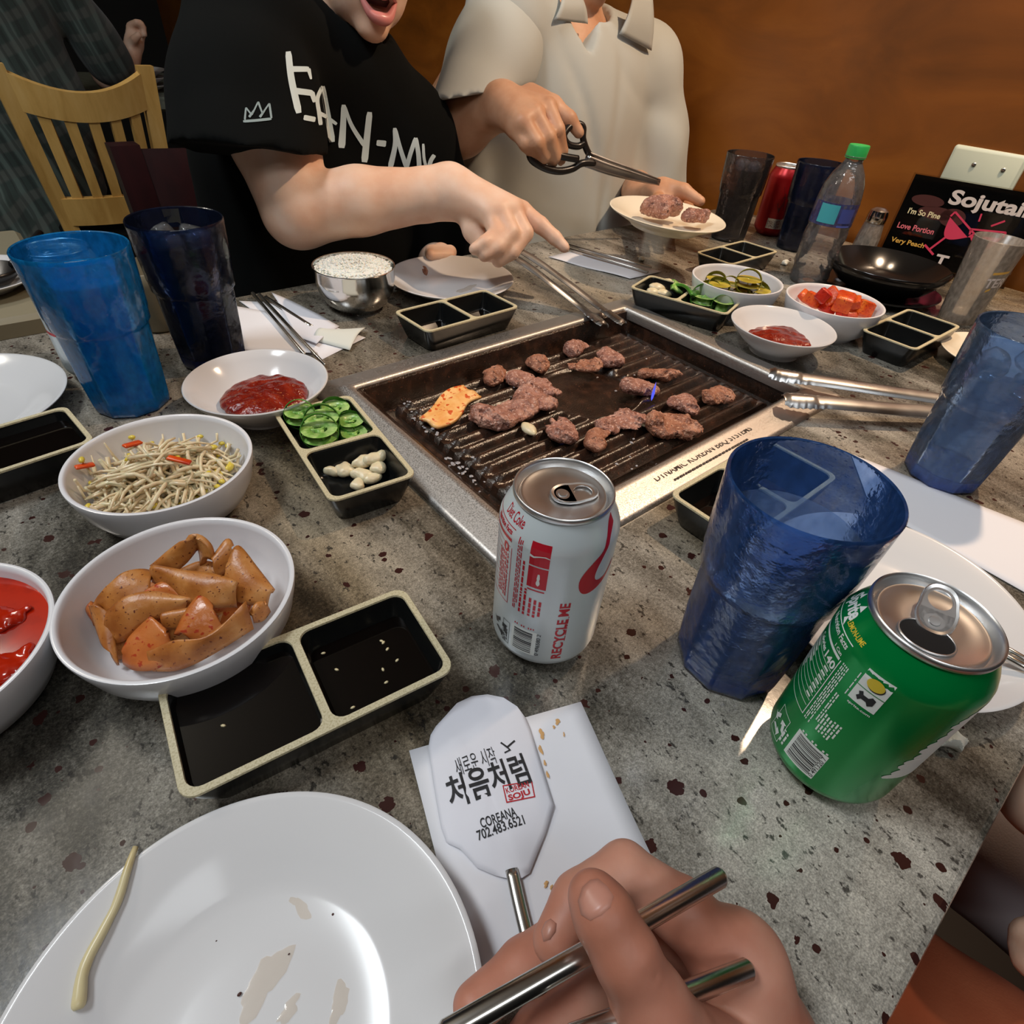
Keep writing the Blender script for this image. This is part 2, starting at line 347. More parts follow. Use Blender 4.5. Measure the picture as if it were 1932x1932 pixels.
def clearish(name, tint, gloss=0.5, rough=0.05, haze=0.0, hazecol=None, bmp=None):
    """thin tinted plastic or water: light passes straight through, tinted, under a Fresnel reflection, with a little milky scatter"""
    m, nt, b, o = newmat(name); nt.nodes.remove(b)
    t = nt.nodes.new('ShaderNodeBsdfTransparent'); t.inputs[0].default_value = (*tint, 1)
    g = nt.nodes.new('ShaderNodeBsdfGlossy'); g.inputs['Roughness'].default_value = rough; fr = nt.nodes.new('ShaderNodeFresnel'); fr.inputs['IOR'].default_value = 1.0 + gloss
    body = t.outputs[0]
    if haze > 0:
        df = nt.nodes.new('ShaderNodeBsdfTranslucent'); df.inputs[0].default_value = (*(hazecol or tint), 1); d2 = nt.nodes.new('ShaderNodeBsdfDiffuse'); d2.inputs[0].default_value = (*(hazecol or tint), 1)
        a0 = nt.nodes.new('ShaderNodeMixShader'); a0.inputs[0].default_value = 0.5; nt.links.new(df.outputs[0], a0.inputs[1]); nt.links.new(d2.outputs[0], a0.inputs[2])
        a = nt.nodes.new('ShaderNodeMixShader'); nt.links.new(body, a.inputs[1]); nt.links.new(a0.outputs[0], a.inputs[2]); body = a.outputs[0]
        n = tex(nt, 'Noise', 190, coords(nt, 0, (1, 1, .6)), Detail=3.0).outputs['Fac']; nt.links.new(ramp(nt, n, [(0.35, (haze * 0.75,) * 3), (0.7, (min(haze * 1.3, 1),) * 3)]), a.inputs[0])
    mx = nt.nodes.new('ShaderNodeMixShader'); nt.links.new(fr.outputs[0], mx.inputs[0]); nt.links.new(body, mx.inputs[1]); nt.links.new(g.outputs[0], mx.inputs[2]); nt.links.new(mx.outputs[0], o.inputs[0])
    if bmp:
        n = tex(nt, 'Noise', bmp[0], coords(nt), Detail=3.0); bn = nt.nodes.new('ShaderNodeBump'); bn.inputs['Strength'].default_value = bmp[1]; bn.inputs['Distance'].default_value = 0.002
        nt.links.new(n.outputs['Fac'], bn.inputs['Height']); nt.links.new(bn.outputs[0], g.inputs['Normal']); nt.links.new(bn.outputs[0], fr.inputs['Normal'])
    return m
def skin(name, a, b2, c3):
    m, nt, b, o = newmat(name); setin(b, rough=0.48, spec=0.4, sss=0.12, ssss=0.006, sssr=(1.0, 0.35, 0.2))
    co = coords(nt); n = tex(nt, 'Noise', 22, co, Detail=4.0).outputs['Fac']; n2 = tex(nt, 'Noise', 420, co, Detail=2.0).outputs['Fac']
    nt.links.new(ramp(nt, n, [(0.36, a), (0.5, b2), (0.66, c3)]), b.inputs['Base Color']); bump(nt, b, n2, 0.10, 0.0008); return m
def speckled(name, base, specks, rough=0.45, **k):
    """food or cloth colour with small noise patches: specks = [(scale, threshold, colour)]"""
    m, nt, b, o = newmat(name); bm_ = k.pop('bmp', None); setin(b, rough=rough, **k); co = coords(nt)
    n = tex(nt, 'Noise', base[0], co, Detail=4.0).outputs['Fac']; c = ramp(nt, n, [(0.34, base[1]), (0.5, base[2]), (0.68, base[3])])
    for (sc, th, colr) in specks:
        s = tex(nt, 'Noise', sc, co, Detail=2.0).outputs['Fac']; c = mix(nt, ramp(nt, s, [(th, (0, 0, 0)), (th + 0.05, (1, 1, 1))]), c, colr)
    nt.links.new(c, b.inputs['Base Color'])
    if bm_: nb = tex(nt, 'Noise', bm_[0], co, Detail=3.0).outputs['Fac']; bump(nt, b, nb, bm_[1], 0.002)
    return m
def plaid(name):
    m, nt, b, o = newmat(name); setin(b, rough=0.9, sheen=0.2)
    c = S(46, 60, 57)
    for rz, sc, col, amt in ((0.25, 40, S(88, 104, 100), 0.7), (0.25 + 1.57, 34, S(84, 88, 84), 0.6), (0.25, 95, S(24, 30, 30), 0.5)):
        co = coords(nt, 0); mp = nt.nodes.new('ShaderNodeMapping'); mp.inputs['Rotation'].default_value = (0, rz, 0.3); nt.links.new(co, mp.inputs[0])
        w = tex(nt, 'Wave', sc / 6.28, mp.outputs[0], bands_direction='X', Distortion=1.5)
        f = math_(nt, 'MULTIPLY', ramp(nt, w.outputs['Fac'], [(0.55, (0, 0, 0)), (0.8, (1, 1, 1))]), amt)
        c = mix(nt, f, c, col)
    nt.links.new(c, b.inputs['Base Color']); return m

G_GRANITE = granite()
M_WOODWALL = wood('stained_plywood', S(98, 54, 8), S(126, 70, 14), S(150, 90, 26), rough=0.42, scale=(1, 1.5, 4.0), coat=0.3, ns=2.4)
M_YELLOW = wood('golden_oak', S(196, 150, 78), S(222, 178, 102), S(236, 198, 128), rough=0.42, scale=(9, 9, 1.2), coat=0.1)
M_MAHOG = wood('mahogany', S(30, 8, 9), S(46, 13, 14), S(62, 20, 20), rough=0.3, scale=(9, 9, 1.2), coat=0.4)
M_STEEL = steel('brushed_steel', (0.52, 0.50, 0.48), 0.46, 0.015, (60, 60, 60))
M_SHINY = steel('polished_steel', (0.62, 0.61, 0.59), 0.14, 0.0, (1, 1, 1))
M_STEELWARE = steel('tableware_steel', (0.58, 0.56, 0.52), 0.24, 0.0, (1, 1, 1))
M_ALU = steel('can_aluminium', (0.78, 0.78, 0.78), 0.36, 0.0, (1, 1, 1))
M_TONG = steel('tong_steel', (0.40, 0.40, 0.40), 0.30, 0.0, (1, 1, 1))
M_CHINA = mat('white_china', S(214, 213, 214), 0.14, spec=0.35)
M_CREAM = mat('cream_china', S(236, 226, 204), 0.16, spec=0.5)
M_MELA = mat('white_melamine', S(224, 223, 226), 0.22, spec=0.5)
M_BLACKP = mat('black_melamine', S(17, 18, 18), 0.22, spec=0.35)
M_TANRIM = mat('tan_rim', S(200, 190, 158), 0.55, var=(900, S(172, 160, 124), 0.45, 0.65))
M_PAPER = mat('paper', S(226, 226, 232), 0.8, bmp=(240, 0.06, 0.0006))
M_WRAP = mat('wrapper_paper', S(220, 221, 230), 0.6, bmp=(110, 0.10, 0.0008))
M_TISSUE = mat('tissue', S(212, 214, 206), 0.75, bmp=(90, 0.3, 0.001))
M_SOY = mat('soy_sauce', S(8, 5, 4), 0.05, spec=0.35)
M_SESAME = mat('sesame', S(214, 200, 160), 0.5)
M_INK = mat('black_ink', S(32, 32, 36), 0.7)
M_REDINK = mat('red_ink', S(178, 26, 40), 0.5)
M_CANRED = mat('can_red_ink', S(196, 26, 44), 0.3, metal=0.2)
M_CANBLK = mat('can_black_ink', S(40, 42, 46), 0.35)
M_CANWHT = mat('can_white_ink', S(232, 238, 234), 0.35)
M_CANYEL = mat('can_yellow_ink', S(222, 196, 60), 0.35)
M_SILVER = mat('silver_can_paint', S(214, 224, 227), 0.30, metal=0.20, spec=0.6)
M_GREEN = mat('green_can_paint', S(0, 148, 70), 0.24, metal=0.45, spec=0.7)
M_REDCAN = mat('red_can_paint', S(150, 20, 24), 0.3, metal=0.5)
M_DARK = mat('dark_void', S(10, 8, 8), 0.7)
M_PAN = speckled('seasoned_iron', (70, S(26, 17, 12), S(38, 25, 18), S(60, 38, 27)), [(420, 0.66, S(84, 50, 34))], rough=0.22, spec=0.6, bmp=(620, 0.22))
M_GREASE = mat('pale_grease', S(150, 148, 152), 0.3, spec=0.7, bmp=(600, 0.4, 0.001))
M_MEAT = speckled('seared_beef', (65, S(126, 80, 66), S(166, 112, 94), S(198, 148, 128)), [(150, 0.62, S(96, 54, 42)), (380, 0.58, S(206, 164, 148))], rough=0.34, spec=0.6, bmp=(620, 0.9))
M_MEATB = speckled('browned_beef', (65, S(126, 76, 54), S(166, 108, 82), S(196, 144, 118)), [(150, 0.60, S(84, 44, 28)), (380, 0.60, S(198, 150, 122))], rough=0.32, spec=0.6, bmp=(620, 0.9))
M_MUSH = speckled('seasoned_slice', (60, S(230, 158, 84), S(238, 182, 112), S(242, 198, 136)), [(150, 0.57, S(206, 84, 30))], rough=0.35, bmp=(300, 0.2))
M_FISH = speckled('fishcake', (48, S(150, 84, 30), S(184, 118, 56), S(208, 152, 94)), [(520, 0.64, S(104, 44, 20))], rough=0.36, spec=0.5, bmp=(260, 0.18), sss=0.08, ssss=0.004)
M_FISHR = speckled('fishcake_red', (38, S(168, 84, 34), S(190, 108, 50), S(198, 128, 76)), [(260, 0.60, S(170, 58, 26))], rough=0.28, spec=0.6, bmp=(260, 0.2))
M_SPROUT = mat('bean_sprout', S(228, 212, 176), 0.25, var=(60, S(216, 194, 154), 0.4, 0.7), spec=0.55, sss=0.2, ssss=0.004)
M_BEAN = mat('soybean_head', S(216, 192, 70), 0.3, spec=0.5)
M_CARROT = mat('carrot', S(222, 84, 24), 0.3, var=(80, S(196, 52, 18)))
M_JALSKIN = mat('jalapeno_skin', S(58, 116, 38), 0.24, var=(70, S(84, 144, 52)), spec=0.5)
M_JALFLESH = mat('jalapeno_flesh', S(120, 170, 76), 0.3, var=(160, S(176, 206, 126), .42, .62))
M_GARLIC = mat('garlic', S(226, 214, 182), 0.35, var=(60, S(206, 190, 150)), sss=0.15, ssss=0.004)
M_PASTE = speckled('chili_paste', (90, S(96, 16, 6), S(118, 24, 9), S(138, 40, 18)), [(420, 0.64, S(160, 84, 48))], rough=0.2, spec=0.6, bmp=(360, 0.5))
M_KIMCHI = mat('kimchi_broth', S(178, 36, 10), 0.12, var=(40, S(130, 18, 6), 0.45, 0.7), spec=0.5)
M_RADISH = speckled('radish_kimchi', (60, S(196, 60, 18), S(212, 88, 26), S(222, 120, 44)), [(330, 0.60, S(178, 34, 14))], rough=0.32, spec=0.5, bmp=(300, 0.3))
M_RADISHR = speckled('radish_kimchi_red', (60, S(168, 26, 12), S(190, 40, 18), S(206, 74, 28)), [(330, 0.60, S(150, 20, 10))], rough=0.32, spec=0.5, bmp=(300, 0.3))
M_PICKLE = mat('pickle_flesh', S(178, 162, 54), 0.28, var=(80, S(200, 176, 80), 0.4, 0.7), spec=0.55)
M_PICKSKIN = mat('pickle_skin', S(116, 120, 40), 0.3)
M_PICKBR = mat('pickle_broth', S(150, 92, 34), 0.1, spec=0.6)
M_RICE = mat('rice', S(236, 234, 226), 0.45, sss=0.15, ssss=0.003)
M_TUMB = clearish('blue_tumbler_plastic', (0.60, 0.74, 0.96), 0.45, 0.10, 0.30, (0.09, 0.27, 0.80), bmp=(160, 0.3))
M_TUMBC = clearish('bright_blue_tumbler_plastic', (0.42, 0.70, 0.95), 0.45, 0.10, 0.48, (0.02, 0.44, 1.0), bmp=(160, 0.15))
M_TUMBD = clearish('dark_blue_tumbler_plastic', (0.36, 0.46, 0.70), 0.45, 0.12, 0.12, (0.05, 0.08, 0.20), bmp=(160, 0.3))
M_TUMBSMOKE = clearish('smoky_tumbler_plastic', (0.66, 0.64, 0.68), 0.5, 0.08, 0.06, (0.5, 0.45, 0.45), bmp=(160, 0.5))
M_TBASE = clearish('tumbler_base_blue', (0.12, 0.32, 0.90), 0.5, 0.10, 0.80, (0.01, 0.18, 0.95))
M_WATERB = clearish('water_in_blue', (0.55, 0.80, 0.98), 0.33, 0.04, 0.62, (0.02, 0.42, 0.95), bmp=(120, 0.35))
M_WATER = clearish('water', (0.84, 0.90, 0.97), 0.33, 0.04, 0.24, (0.30, 0.46, 0.78), bmp=(60, 0.12))
M_TUMBL = clearish('light_blue_tumbler_plastic', (0.68, 0.80, 0.97), 0.45, 0.10, 0.24, (0.30, 0.48, 0.80), bmp=(160, 0.3))
M_COLA = mat('cola', S(22, 14, 12), 0.05, spec=0.5)
M_ICE = clearish('ice', (0.86, 0.90, 0.94), 0.31, 0.06, 0.18, (0.6, 0.64, 0.68))
M_CLEAR = clearish('clear_plastic', (0.93, 0.94, 0.95), 0.65, 0.06, 0.18, (0.75, 0.74, 0.76), bmp=(90, 0.8))
M_FROST = clearish('frosted_glass', (0.90, 0.88, 0.84), 0.45, 0.2, 0.42, (0.78, 0.72, 0.65))
M_GREENCAP = mat('green_cap', S(52, 180, 92), 0.35)
M_BLUELAB = clearish('blue_bottle_label', (0.30, 0.36, 0.75), 0.35, 0.2, 0.45, (0.16, 0.2, 0.52))
M_TEALLAB = mat('teal_bottle_label', S(72, 178, 190), 0.4)
M_SIGN = mat('sign_black', S(22, 20, 19), 0.22, spec=0.5)
M_ACRYL = clearish('acrylic_sheet', (0.95, 0.94, 0.92), 0.48, 0.03)
M_SIGNW = mat('sign_white', S(206, 196, 192), 0.4)
M_SIGNP = mat('sign_pink', S(206, 62, 92), 0.35)
M_SIGNR = mat('sign_rose', S(214, 110, 120), 0.4)
M_SIGNY = mat('sign_gold', S(214, 168, 78), 0.4)
M_SIGNC = mat('sign_cream', S(226, 214, 172), 0.4)
M_PLATE = mat('outlet_plate_white', S(206, 212, 192), 0.35)
M_BOWLB = mat('black_bowl_glaze', S(18, 17, 17), 0.14, spec=0.55)
M_SALT = mat('ground_pepper', S(70, 58, 48), 0.8, var=(300, S(110, 92, 74)))
M_BLACKH = mat('scissor_handle_black', S(24, 22, 22), 0.3)
M_TEE = mat('black_cotton', S(7, 9, 9), 0.95, bmp=(700, 0.1, 0.0008), spec=0.15)
M_TEEPRINT = mat('white_shirt_print', S(206, 222, 226), 0.8)
M_TEEGREY = mat('grey_shirt_print', S(140, 156, 158), 0.8)
M_POLO = mat('pale_cotton', S(180, 183, 178), 0.85, bmp=(900, 0.12, 0.0006), sheen=0.1)
M_PLAID = plaid('green_plaid_flannel')
M_SKIN = skin('skin_light', S(220, 174, 146), S(228, 188, 162), S(233, 200, 178))
M_SKINW = skin('skin_warm', S(186, 136, 104), S(198, 150, 118), S(206, 162, 132))
M_SKINP = skin('skin_pink', S(172, 112, 90), S(190, 128, 106), S(200, 146, 124))
M_NAIL = mat('nail', S(190, 134, 116), 0.34, spec=0.4)
M_LIP = mat('lips', S(206, 128, 122), 0.3, spec=0.5)
M_MOUTH = mat('mouth_inside', S(60, 18, 18), 0.5)
M_TOOTH = mat('teeth', S(226, 220, 206), 0.3)
M_HAIR = mat('black_hair', S(20, 17, 16), 0.45, bmp=(260, 0.5, 0.002))
M_EYE = mat('eye_white', S(226, 222, 216), 0.15)
M_IRIS = mat('iris_dark', S(38, 24, 18), 0.15)
M_GREY = mat('grey_trousers', S(160, 150, 152), 0.9, bmp=(700, 0.15, 0.0008))
M_ORANGE = speckled('orange_brown_cloth', (9, S(132, 62, 34), S(158, 78, 44), S(172, 92, 56)), [], rough=0.9, bmp=(500, 0.15))
M_FLOOR = mat('dark_floor', S(38, 32, 29), 0.5, var=(3, S(26, 22, 20)))
M_BLKWALL = mat('dark_wall', S(20, 20, 19), 0.8)
M_CEIL = mat('pale_ceiling', S(190, 188, 182), 0.9)
M_TBLBASE = mat('table_pedestal', S(30, 28, 27), 0.5)
M_FARTOP = mat('far_table_stone', S(120, 128, 116), 0.4, var=(40, S(92, 98, 90)))
M_BEIGE = mat('beige_laminate', S(134, 126, 104), 0.5)
def emitter(name, c, st):
    m, nt, b, o = newmat(name); setin(b, color=(0, 0, 0), emis=c, emiss=st); return m
M_FLAME = emitter('gas_flame', (0.10, 0.12, 0.9), 1.2)

# ------------------------------------------------------------------ the room
WALL_U = 1.37
FZ = -TABLE_H
def quad_box(name, lo, hi, m, st=True, lab=None):
    lo, hi = np.array(lo), np.array(hi); v, f = box((lo + hi) / 2, hi - lo)
    return struct(name, v, f, m, smooth=False) if st else mk(name, v, f, m, smooth=False)
quad_box('floor', (-4.2, -2.2, FZ - 0.1), (WALL_U + 0.12, 5.2, FZ), M_FLOOR)
quad_box('wall_right', (WALL_U, -2.2, FZ), (WALL_U + 0.12, 5.2, 1.95), M_WOODWALL)
quad_box('wall_back', (-4.2, 5.2, FZ), (WALL_U + 0.12, 5.32, 1.95), M_BLKWALL)
quad_box('wall_left', (-4.32, -2.2, FZ), (-4.2, 5.32, 1.95), M_BLKWALL)
quad_box('wall_front', (-4.32, -2.32, FZ), (WALL_U + 0.12, -2.2, 1.95), M_BLKWALL)
quad_box('ceiling', (-4.32, -2.32, 1.95), (WALL_U + 0.12, 5.32, 2.05), M_CEIL)

# ------------------------------------------------------------------ granite table with the grill opening
TU0, TU1, TV0, TV1 = -0.62, 1.345, -0.0795, 0.817
def ringed(lo, hi, z): return [(lo[0], lo[1], z), (hi[0], lo[1], z), (hi[0], hi[1], z), (lo[0], hi[1], z)]
table = thing('dining_table', 'granite-topped restaurant table set with grill, dishes and drinks', 'table', (0.36, 0.37, FZ))
HO = ((0.215, 0.220), (0.660, 0.520)); e = 0.004
L = [ringed(*HO, -0.03), ringed(*HO, 0), ringed((TU0 + e, TV0 + e), (TU1 - e, TV1 - e), 0), ringed((TU0 + 0.001, TV0 + 0.001), (TU1 - 0.001, TV1 - 0.001), -0.0015), ringed((TU0, TV0), (TU1, TV1), -e), ringed((TU0, TV0), (TU1, TV1), -0.03), ringed(*HO, -0.03)]
v, f = loft(L); mk('tabletop', v, f, G_GRANITE, table, smooth=False)
v, f = box((0.36, 0.37, FZ + 0.33), (0.5, 0.36, 0.62)); mk('pedestal', v, f, M_TBLBASE, table, smooth=False)
v, f = box((0.36, 0.37, FZ + 0.012), (0.8, 0.6, 0.024), bev=0.01); mk('foot_plate', v, f, M_TBLBASE, table, smooth=False)
v, f = box((-0.35, 0.37, FZ + 0.36), (0.08, 0.36, 0.72)); mk('leg', v, f, M_TBLBASE, table, smooth=False)

# ------------------------------------------------------------------ table-top grill
GU0, GU1, GV0, GV1 = 0.195, 0.679, 0.200, 0.538
grill = thing('tabletop_grill', 'steel-framed barbecue grill set into the granite table, pieces of beef on it', 'grill', (0.437, 0.369, -0.04))
def ins(d, z, r=0.004): return rrect(GU1 - GU0 - 2 * d, GV1 - GV0 - 2 * d, max(r - d * 0.0, 0.002), 3, z, (GU0 + GU1) / 2, (GV0 + GV1) / 2)
v, f = loft([ins(0.001, -0.001), ins(0, 0.0006), ins(0.001, 0.0036), ins(0.004, 0.0048), ins(0.022, 0.0066), ins(0.026, 0.0084), ins(0.031, 0.0088), ins(0.0335, 0.0070), ins(0.0345, 0.0035), ins(0.0345, -0.006)])
mk('steel_frame', v, f, M_STEEL, grill, angle=50)
pu0, pu1, pv0, pv1 = 0.2295, 0.6475, 0.2345, 0.5035
def rr4(a, b, c, d, z, r=0.006): return rrect(b - a, d - c, r, 3, z, (a + b) / 2, (c + d) / 2)
v, f = loft([rr4(pu0 - .002, pu1 + .004, pv0 - .002, pv1 + .002, -0.034), rr4(pu0 - .001, pu1 + .003, pv0 - .001, pv1 + .001, 0.0030), rr4(pu0, pu1 + .002, pv0, pv1, 0.0052), rr4(pu0 + .003, pu1, pv0 + .003, pv1 - .003, 0.0036),
             rr4(pu0 + .020, pu1 - .001, pv0 + .010, pv1 - .006, -0.016), rr4(pu0 + .024, pu1 - .002, pv0 + .014, pv1 - .010, -0.0245), rr4(pu0 + .032, pu1 - .010, pv0 + .018, pv1 - .014, -0.026)], cap1=True, cap0=True)
mk('drip_pan', v, f, M_PAN, grill, angle=40)
qu0, qu1, qv0, qv1 = 0.264, 0.628, 0.2555, 0.488
CC = np.array([0.466, 0.394])
def plate_z(u, v):
    s = (v - qv0) / 0.0172; rid = 0.5 + 0.5 * math.cos(2 * math.pi * s); rid = rid ** 0.6
    a = min(1, max(0, min(u - qu0 - 0.006, qu1 - 0.006 - u) / 0.008)); rr = math.hypot(u - CC[0], v - CC[1]); c = min(1, max(0, (rr - 0.056) / 0.006))
    rim = 0.0022 * math.exp(-((rr - 0.058) / 0.004) ** 2)
    return -0.0195 + 0.0070 * rid * a * c + 0.0035 * (1 - a) * 0.6 + rim - 0.001 * (1 - c)
nu, nv = 96, 210; V_ = []; F_ = []
for i in range(nu + 1):
    for j in range(nv + 1):
        u = qu0 + (qu1 - qu0) * i / nu; w = qv0 + (qv1 - qv0) * j / nv
        edge = i in (0, nu) or j in (0, nv); V_.append((u, w, -0.027 if edge else plate_z(u, w)))
for i in range(nu):
    for j in range(nv): a = i * (nv + 1) + j; F_.append([a, a + nv + 1, a + nv + 2, a + 1])
mk('ridged_plate', V_, F_, M_PAN, grill, angle=60)
rng = random.Random(4); g = MB()
for (px, py, n, sp) in ((792, 788, 16, 13), (815, 806, 10, 9), (765, 765, 5, 12), (852, 868, 14, 10), (868, 880, 6, 12), (893, 908, 8, 14), (745, 742, 4, 8), (905, 775, 3, 10), (1010, 715, 4, 40), (1180, 690, 5, 40), (1290, 830, 6, 50), (1180, 870, 6, 40)):
    for _ in range(n):
        p = Zp(px + rng.gauss(0, sp), py + rng.gauss(0, sp * 0.7), -0.015); inside = qu0 < p[0] < qu1 and qv0 < p[1] < qv1
        if not (pu0 + .012 < p[0] < pu1 - .01 and pv0 + .012 < p[1] < pv1 - .012): continue
        z = plate_z(p[0], p[1]) if inside else (-0.018 if p[0] > 0.252 else -0.008); r = rng.uniform(0.0006, 0.0022)
        k = 7; ring = [(p[0] + r * rng.uniform(.6, 1.3) * math.cos(6.283 * q / k), p[1] + r * rng.uniform(.6, 1.3) * math.sin(6.283 * q / k), z + 0.0002) for q in range(k)]
        n0 = ring + [(p[0], p[1], z + r * 0.5 + 0.0005)]; g.add(n0, [[q, (q + 1) % k, k] for q in range(k)])
o = g.out('grease_flecks', M_GREASE, grill); o['kind'] = 'stuff'

# flat lettering: text curves turned into meshes
def text_mesh(s, size=1.0, bold=0.0, space=1.0):
    c = bpy.data.curves.new('t', 'FONT'); c.body = s; c.size = size; c.offset = bold; c.space_character = space; c.resolution_u = 4
    o = bpy.data.objects.new('t', c); COL.objects.link(o); dg = bpy.context.evaluated_depsgraph_get(); me = o.evaluated_get(dg).to_mesh()
    v = np.array([p.co[:] for p in me.vertices]).reshape(-1, 3); f = [list(p.vertices) for p in me.polygons]; o.evaluated_get(dg).to_mesh_clear()
    bpy.data.objects.remove(o); bpy.data.curves.remove(c); return v, f
def fit_text(s, w=None, h=None, bold=0.0, center=True, space=1.0):
    """lettering scaled so that it is w wide and / or h high, origin at its middle (or its lower left)"""
    v, f = text_mesh(s, 1.0, bold, space); lo, hi = v.min(0), v.max(0); d = hi - lo
    sx = w / d[0] if w else h / d[1]; sy = h / d[1] if h else sx
    v = v - ((lo + hi) / 2 if center else lo); return v * [sx, sy, 1], f
def lay(v, o, x, y):
    o, x, y = [np.asarray(q, float) for q in (o, x, y)]; return o + np.outer(v[:, 0], x) + np.outer(v[:, 1], y)
m = MB(); t, tf = fit_text('DYNAMIC KOREAN BBQ SYSTEMS', w=0.150, h=0.0088, bold=0.005)
nrm_z = 0.0064
a0 = Zp(1240, 905, nrm_z); a1 = Zp(1420, 812, nrm_z); mid = (a0 + a1) / 2; m.add(lay(t, (mid[0], 0.2205, nrm_z + 0.0003), (1, 0, 0), (0, 1, 0.02)), tf)
rng = random.Random(3); x = 0.385
while x < 0.50:
    w = rng.uniform(0.0015, 0.005); v, f = box((x + w / 2, 0.2105, 0.0062), (w, 0.0022, 0.0002)); m.add(v, f); x += w + rng.uniform(0.0008, 0.002)
mk('frame_lettering', m.v, m.f, mat('etched_lettering', S(74, 62, 54), 0.6), grill, smooth=False)

# ------------------------------------------------------------------ two-compartment dipping trays
TL, TW, TH = 0.1408, 0.0704, 0.0300
def half(sg, w_out, l_in, z_o, pocket, zp, rp):
    """outer half outline and pocket outline with matching points, for one compartment"""
    n = 5; w2 = TL / 2; x0, x1 = (0, w2) if sg > 0 else (-w2, 0); cx = (x0 + x1) / 2
    outer = []
    for (sx, sy, a0) in ((1, 1, 0), (-1, 1, 90), (-1, -1, 180), (1, -1, 270)):
        r = 0.008 if sx == sg else 1e-5
        for i in range(n + 1):
            a = math.radians(a0 + 90 * i / n); outer.append((cx + sx * (w2 / 2 - r) + r * math.cos(a), sy * (TW / 2 - r) + r * math.sin(a), z_o))
    return outer
def pocket(sg, grow, z, r=0.007):
    pl, pw = TL / 2 - 0.0060, TW - 0.0076; return rrect(pl - 2 * grow, pw - 2 * grow, max(r - grow * 0.3, 0.003), 5, z, sg * (0.00235 + pl / 2), 0)
def tray(px_uv, deg, label, group='two-part black dipping trays', liquid=(None, None), seeds=(0, 0)):
    t = thing('dipping_tray', label, 'tray', (px_uv[0], px_uv[1], 0), math.radians(deg), group)
    b = MB()
    v, f = loft([rrect(TL - .020, TW - .018, .008, 5, 0.0), rrect(TL - .017, TW - .015, .009, 5, 0.0015), rrect(TL - .006, TW - .005, .009, 5, 0.018), rrect(TL - .0006, TW - .0006, .008, 5, TH - 0.0015)], cap0=True); b.add(v, f)
    for sg in (1, -1):
        v, f = loft([pocket(sg, 0.0, TH - 0.0012), pocket(sg, 0.0008, TH - 0.003), pocket(sg, 0.0035, 0.010), pocket(sg, 0.006, 0.0062), pocket(sg, 0.010, 0.0052)], cap1=True); b.add(v, f)
    b.out('body', M_BLACKP, t, local=True, angle=50)
    b = MB()
    for sg in (1, -1):
        v, f = loft([half(sg, 0, 0, TH - 0.0016, 0, 0, 0), half(sg, 0, 0, TH - 0.0003, 0, 0, 0), [(x * 0.997, y * 0.997, TH) for x, y, z in half(sg, 0, 0, TH, 0, 0, 0)], pocket(sg, -0.0002, TH), pocket(sg, 0.0001, TH - 0.0012)]); b.add(v, f)
    b.out('rim', M_TANRIM, t, local=True, angle=50)
    for sg, lv, sd in zip((1, -1), liquid, seeds):
        if lv is None: continue
        gr = 0.0035 * (TH - 0.003 - lv) / (TH - 0.013) + 0.0003
        v = pocket(sg, gr + 0.0001, lv, 0.0065); me = [(sg * TL / 4, 0, lv)]; n = len(v)
        b2 = MB().add(v + me, [[i, (i + 1) % n, n] for i in range(n)]); b2.out('soy_sauce', M_SOY, t, local=True, smooth=False)
        if sd:
            rg = random.Random(int(sd * 7 + sg)); s = MB()
            for _ in range(sd):
                v, f = lathe([(0, -0.0007), (0.0005, -0.0005), (0.0009, 0), (0.0005, 0.0005), (0, 0.0007)], 6); v = v * [1.7, 1, 1]
                v = v @ rot('Z', rg.uniform(0, 180)).T + [sg * (0.012 + rg.random() * 0.042), rg.uniform(-0.024, 0.024), lv]; s.add(v, f)
            o = s.out('sesame_seeds', M_SESAME, t, local=True); o['kind'] = 'stuff'
    return t
tray((0.0436, 0.1970), -6.8, 'black tray filled with soy sauce, nearest the foreground plate and fish cake bowl', liquid=(0.0140, 0.0225), seeds=(9, 1))
T2 = tray((0.1602, 0.3910), 83.9, 'black tray of green pepper rings and raw garlic along the short edge of the grill', group=None)
tray((-0.071, 0.526), 6.7, 'black tray of soy sauce cut by the frame, between white plate and sprout bowl', liquid=(0.021, 0.021))
tray((0.4085, 0.5725), 1.9, 'black tray beside the rice bowl, almost empty with a smear of sauce', liquid=(0.0075, 0.0080))
T5 = tray((0.7142, 0.4586), 106.1, 'black tray of garlic, cucumber and green pepper beyond the grill', group=None)
tray((0.9574, 0.5373), 0.4, 'black tray standing below the tumbler of cola by the wall', liquid=(0.008, 0.008))
tray((0.8880, 0.2217), -0.8, 'black tray between the radish kimchi bowl and the right tumbler', liquid=(0.010, 0.010))
tray((0.4065, 0.1500), 0.0, 'black tray half hidden behind the big blue tumbler, against the grill', liquid=(0.012, 0.009))

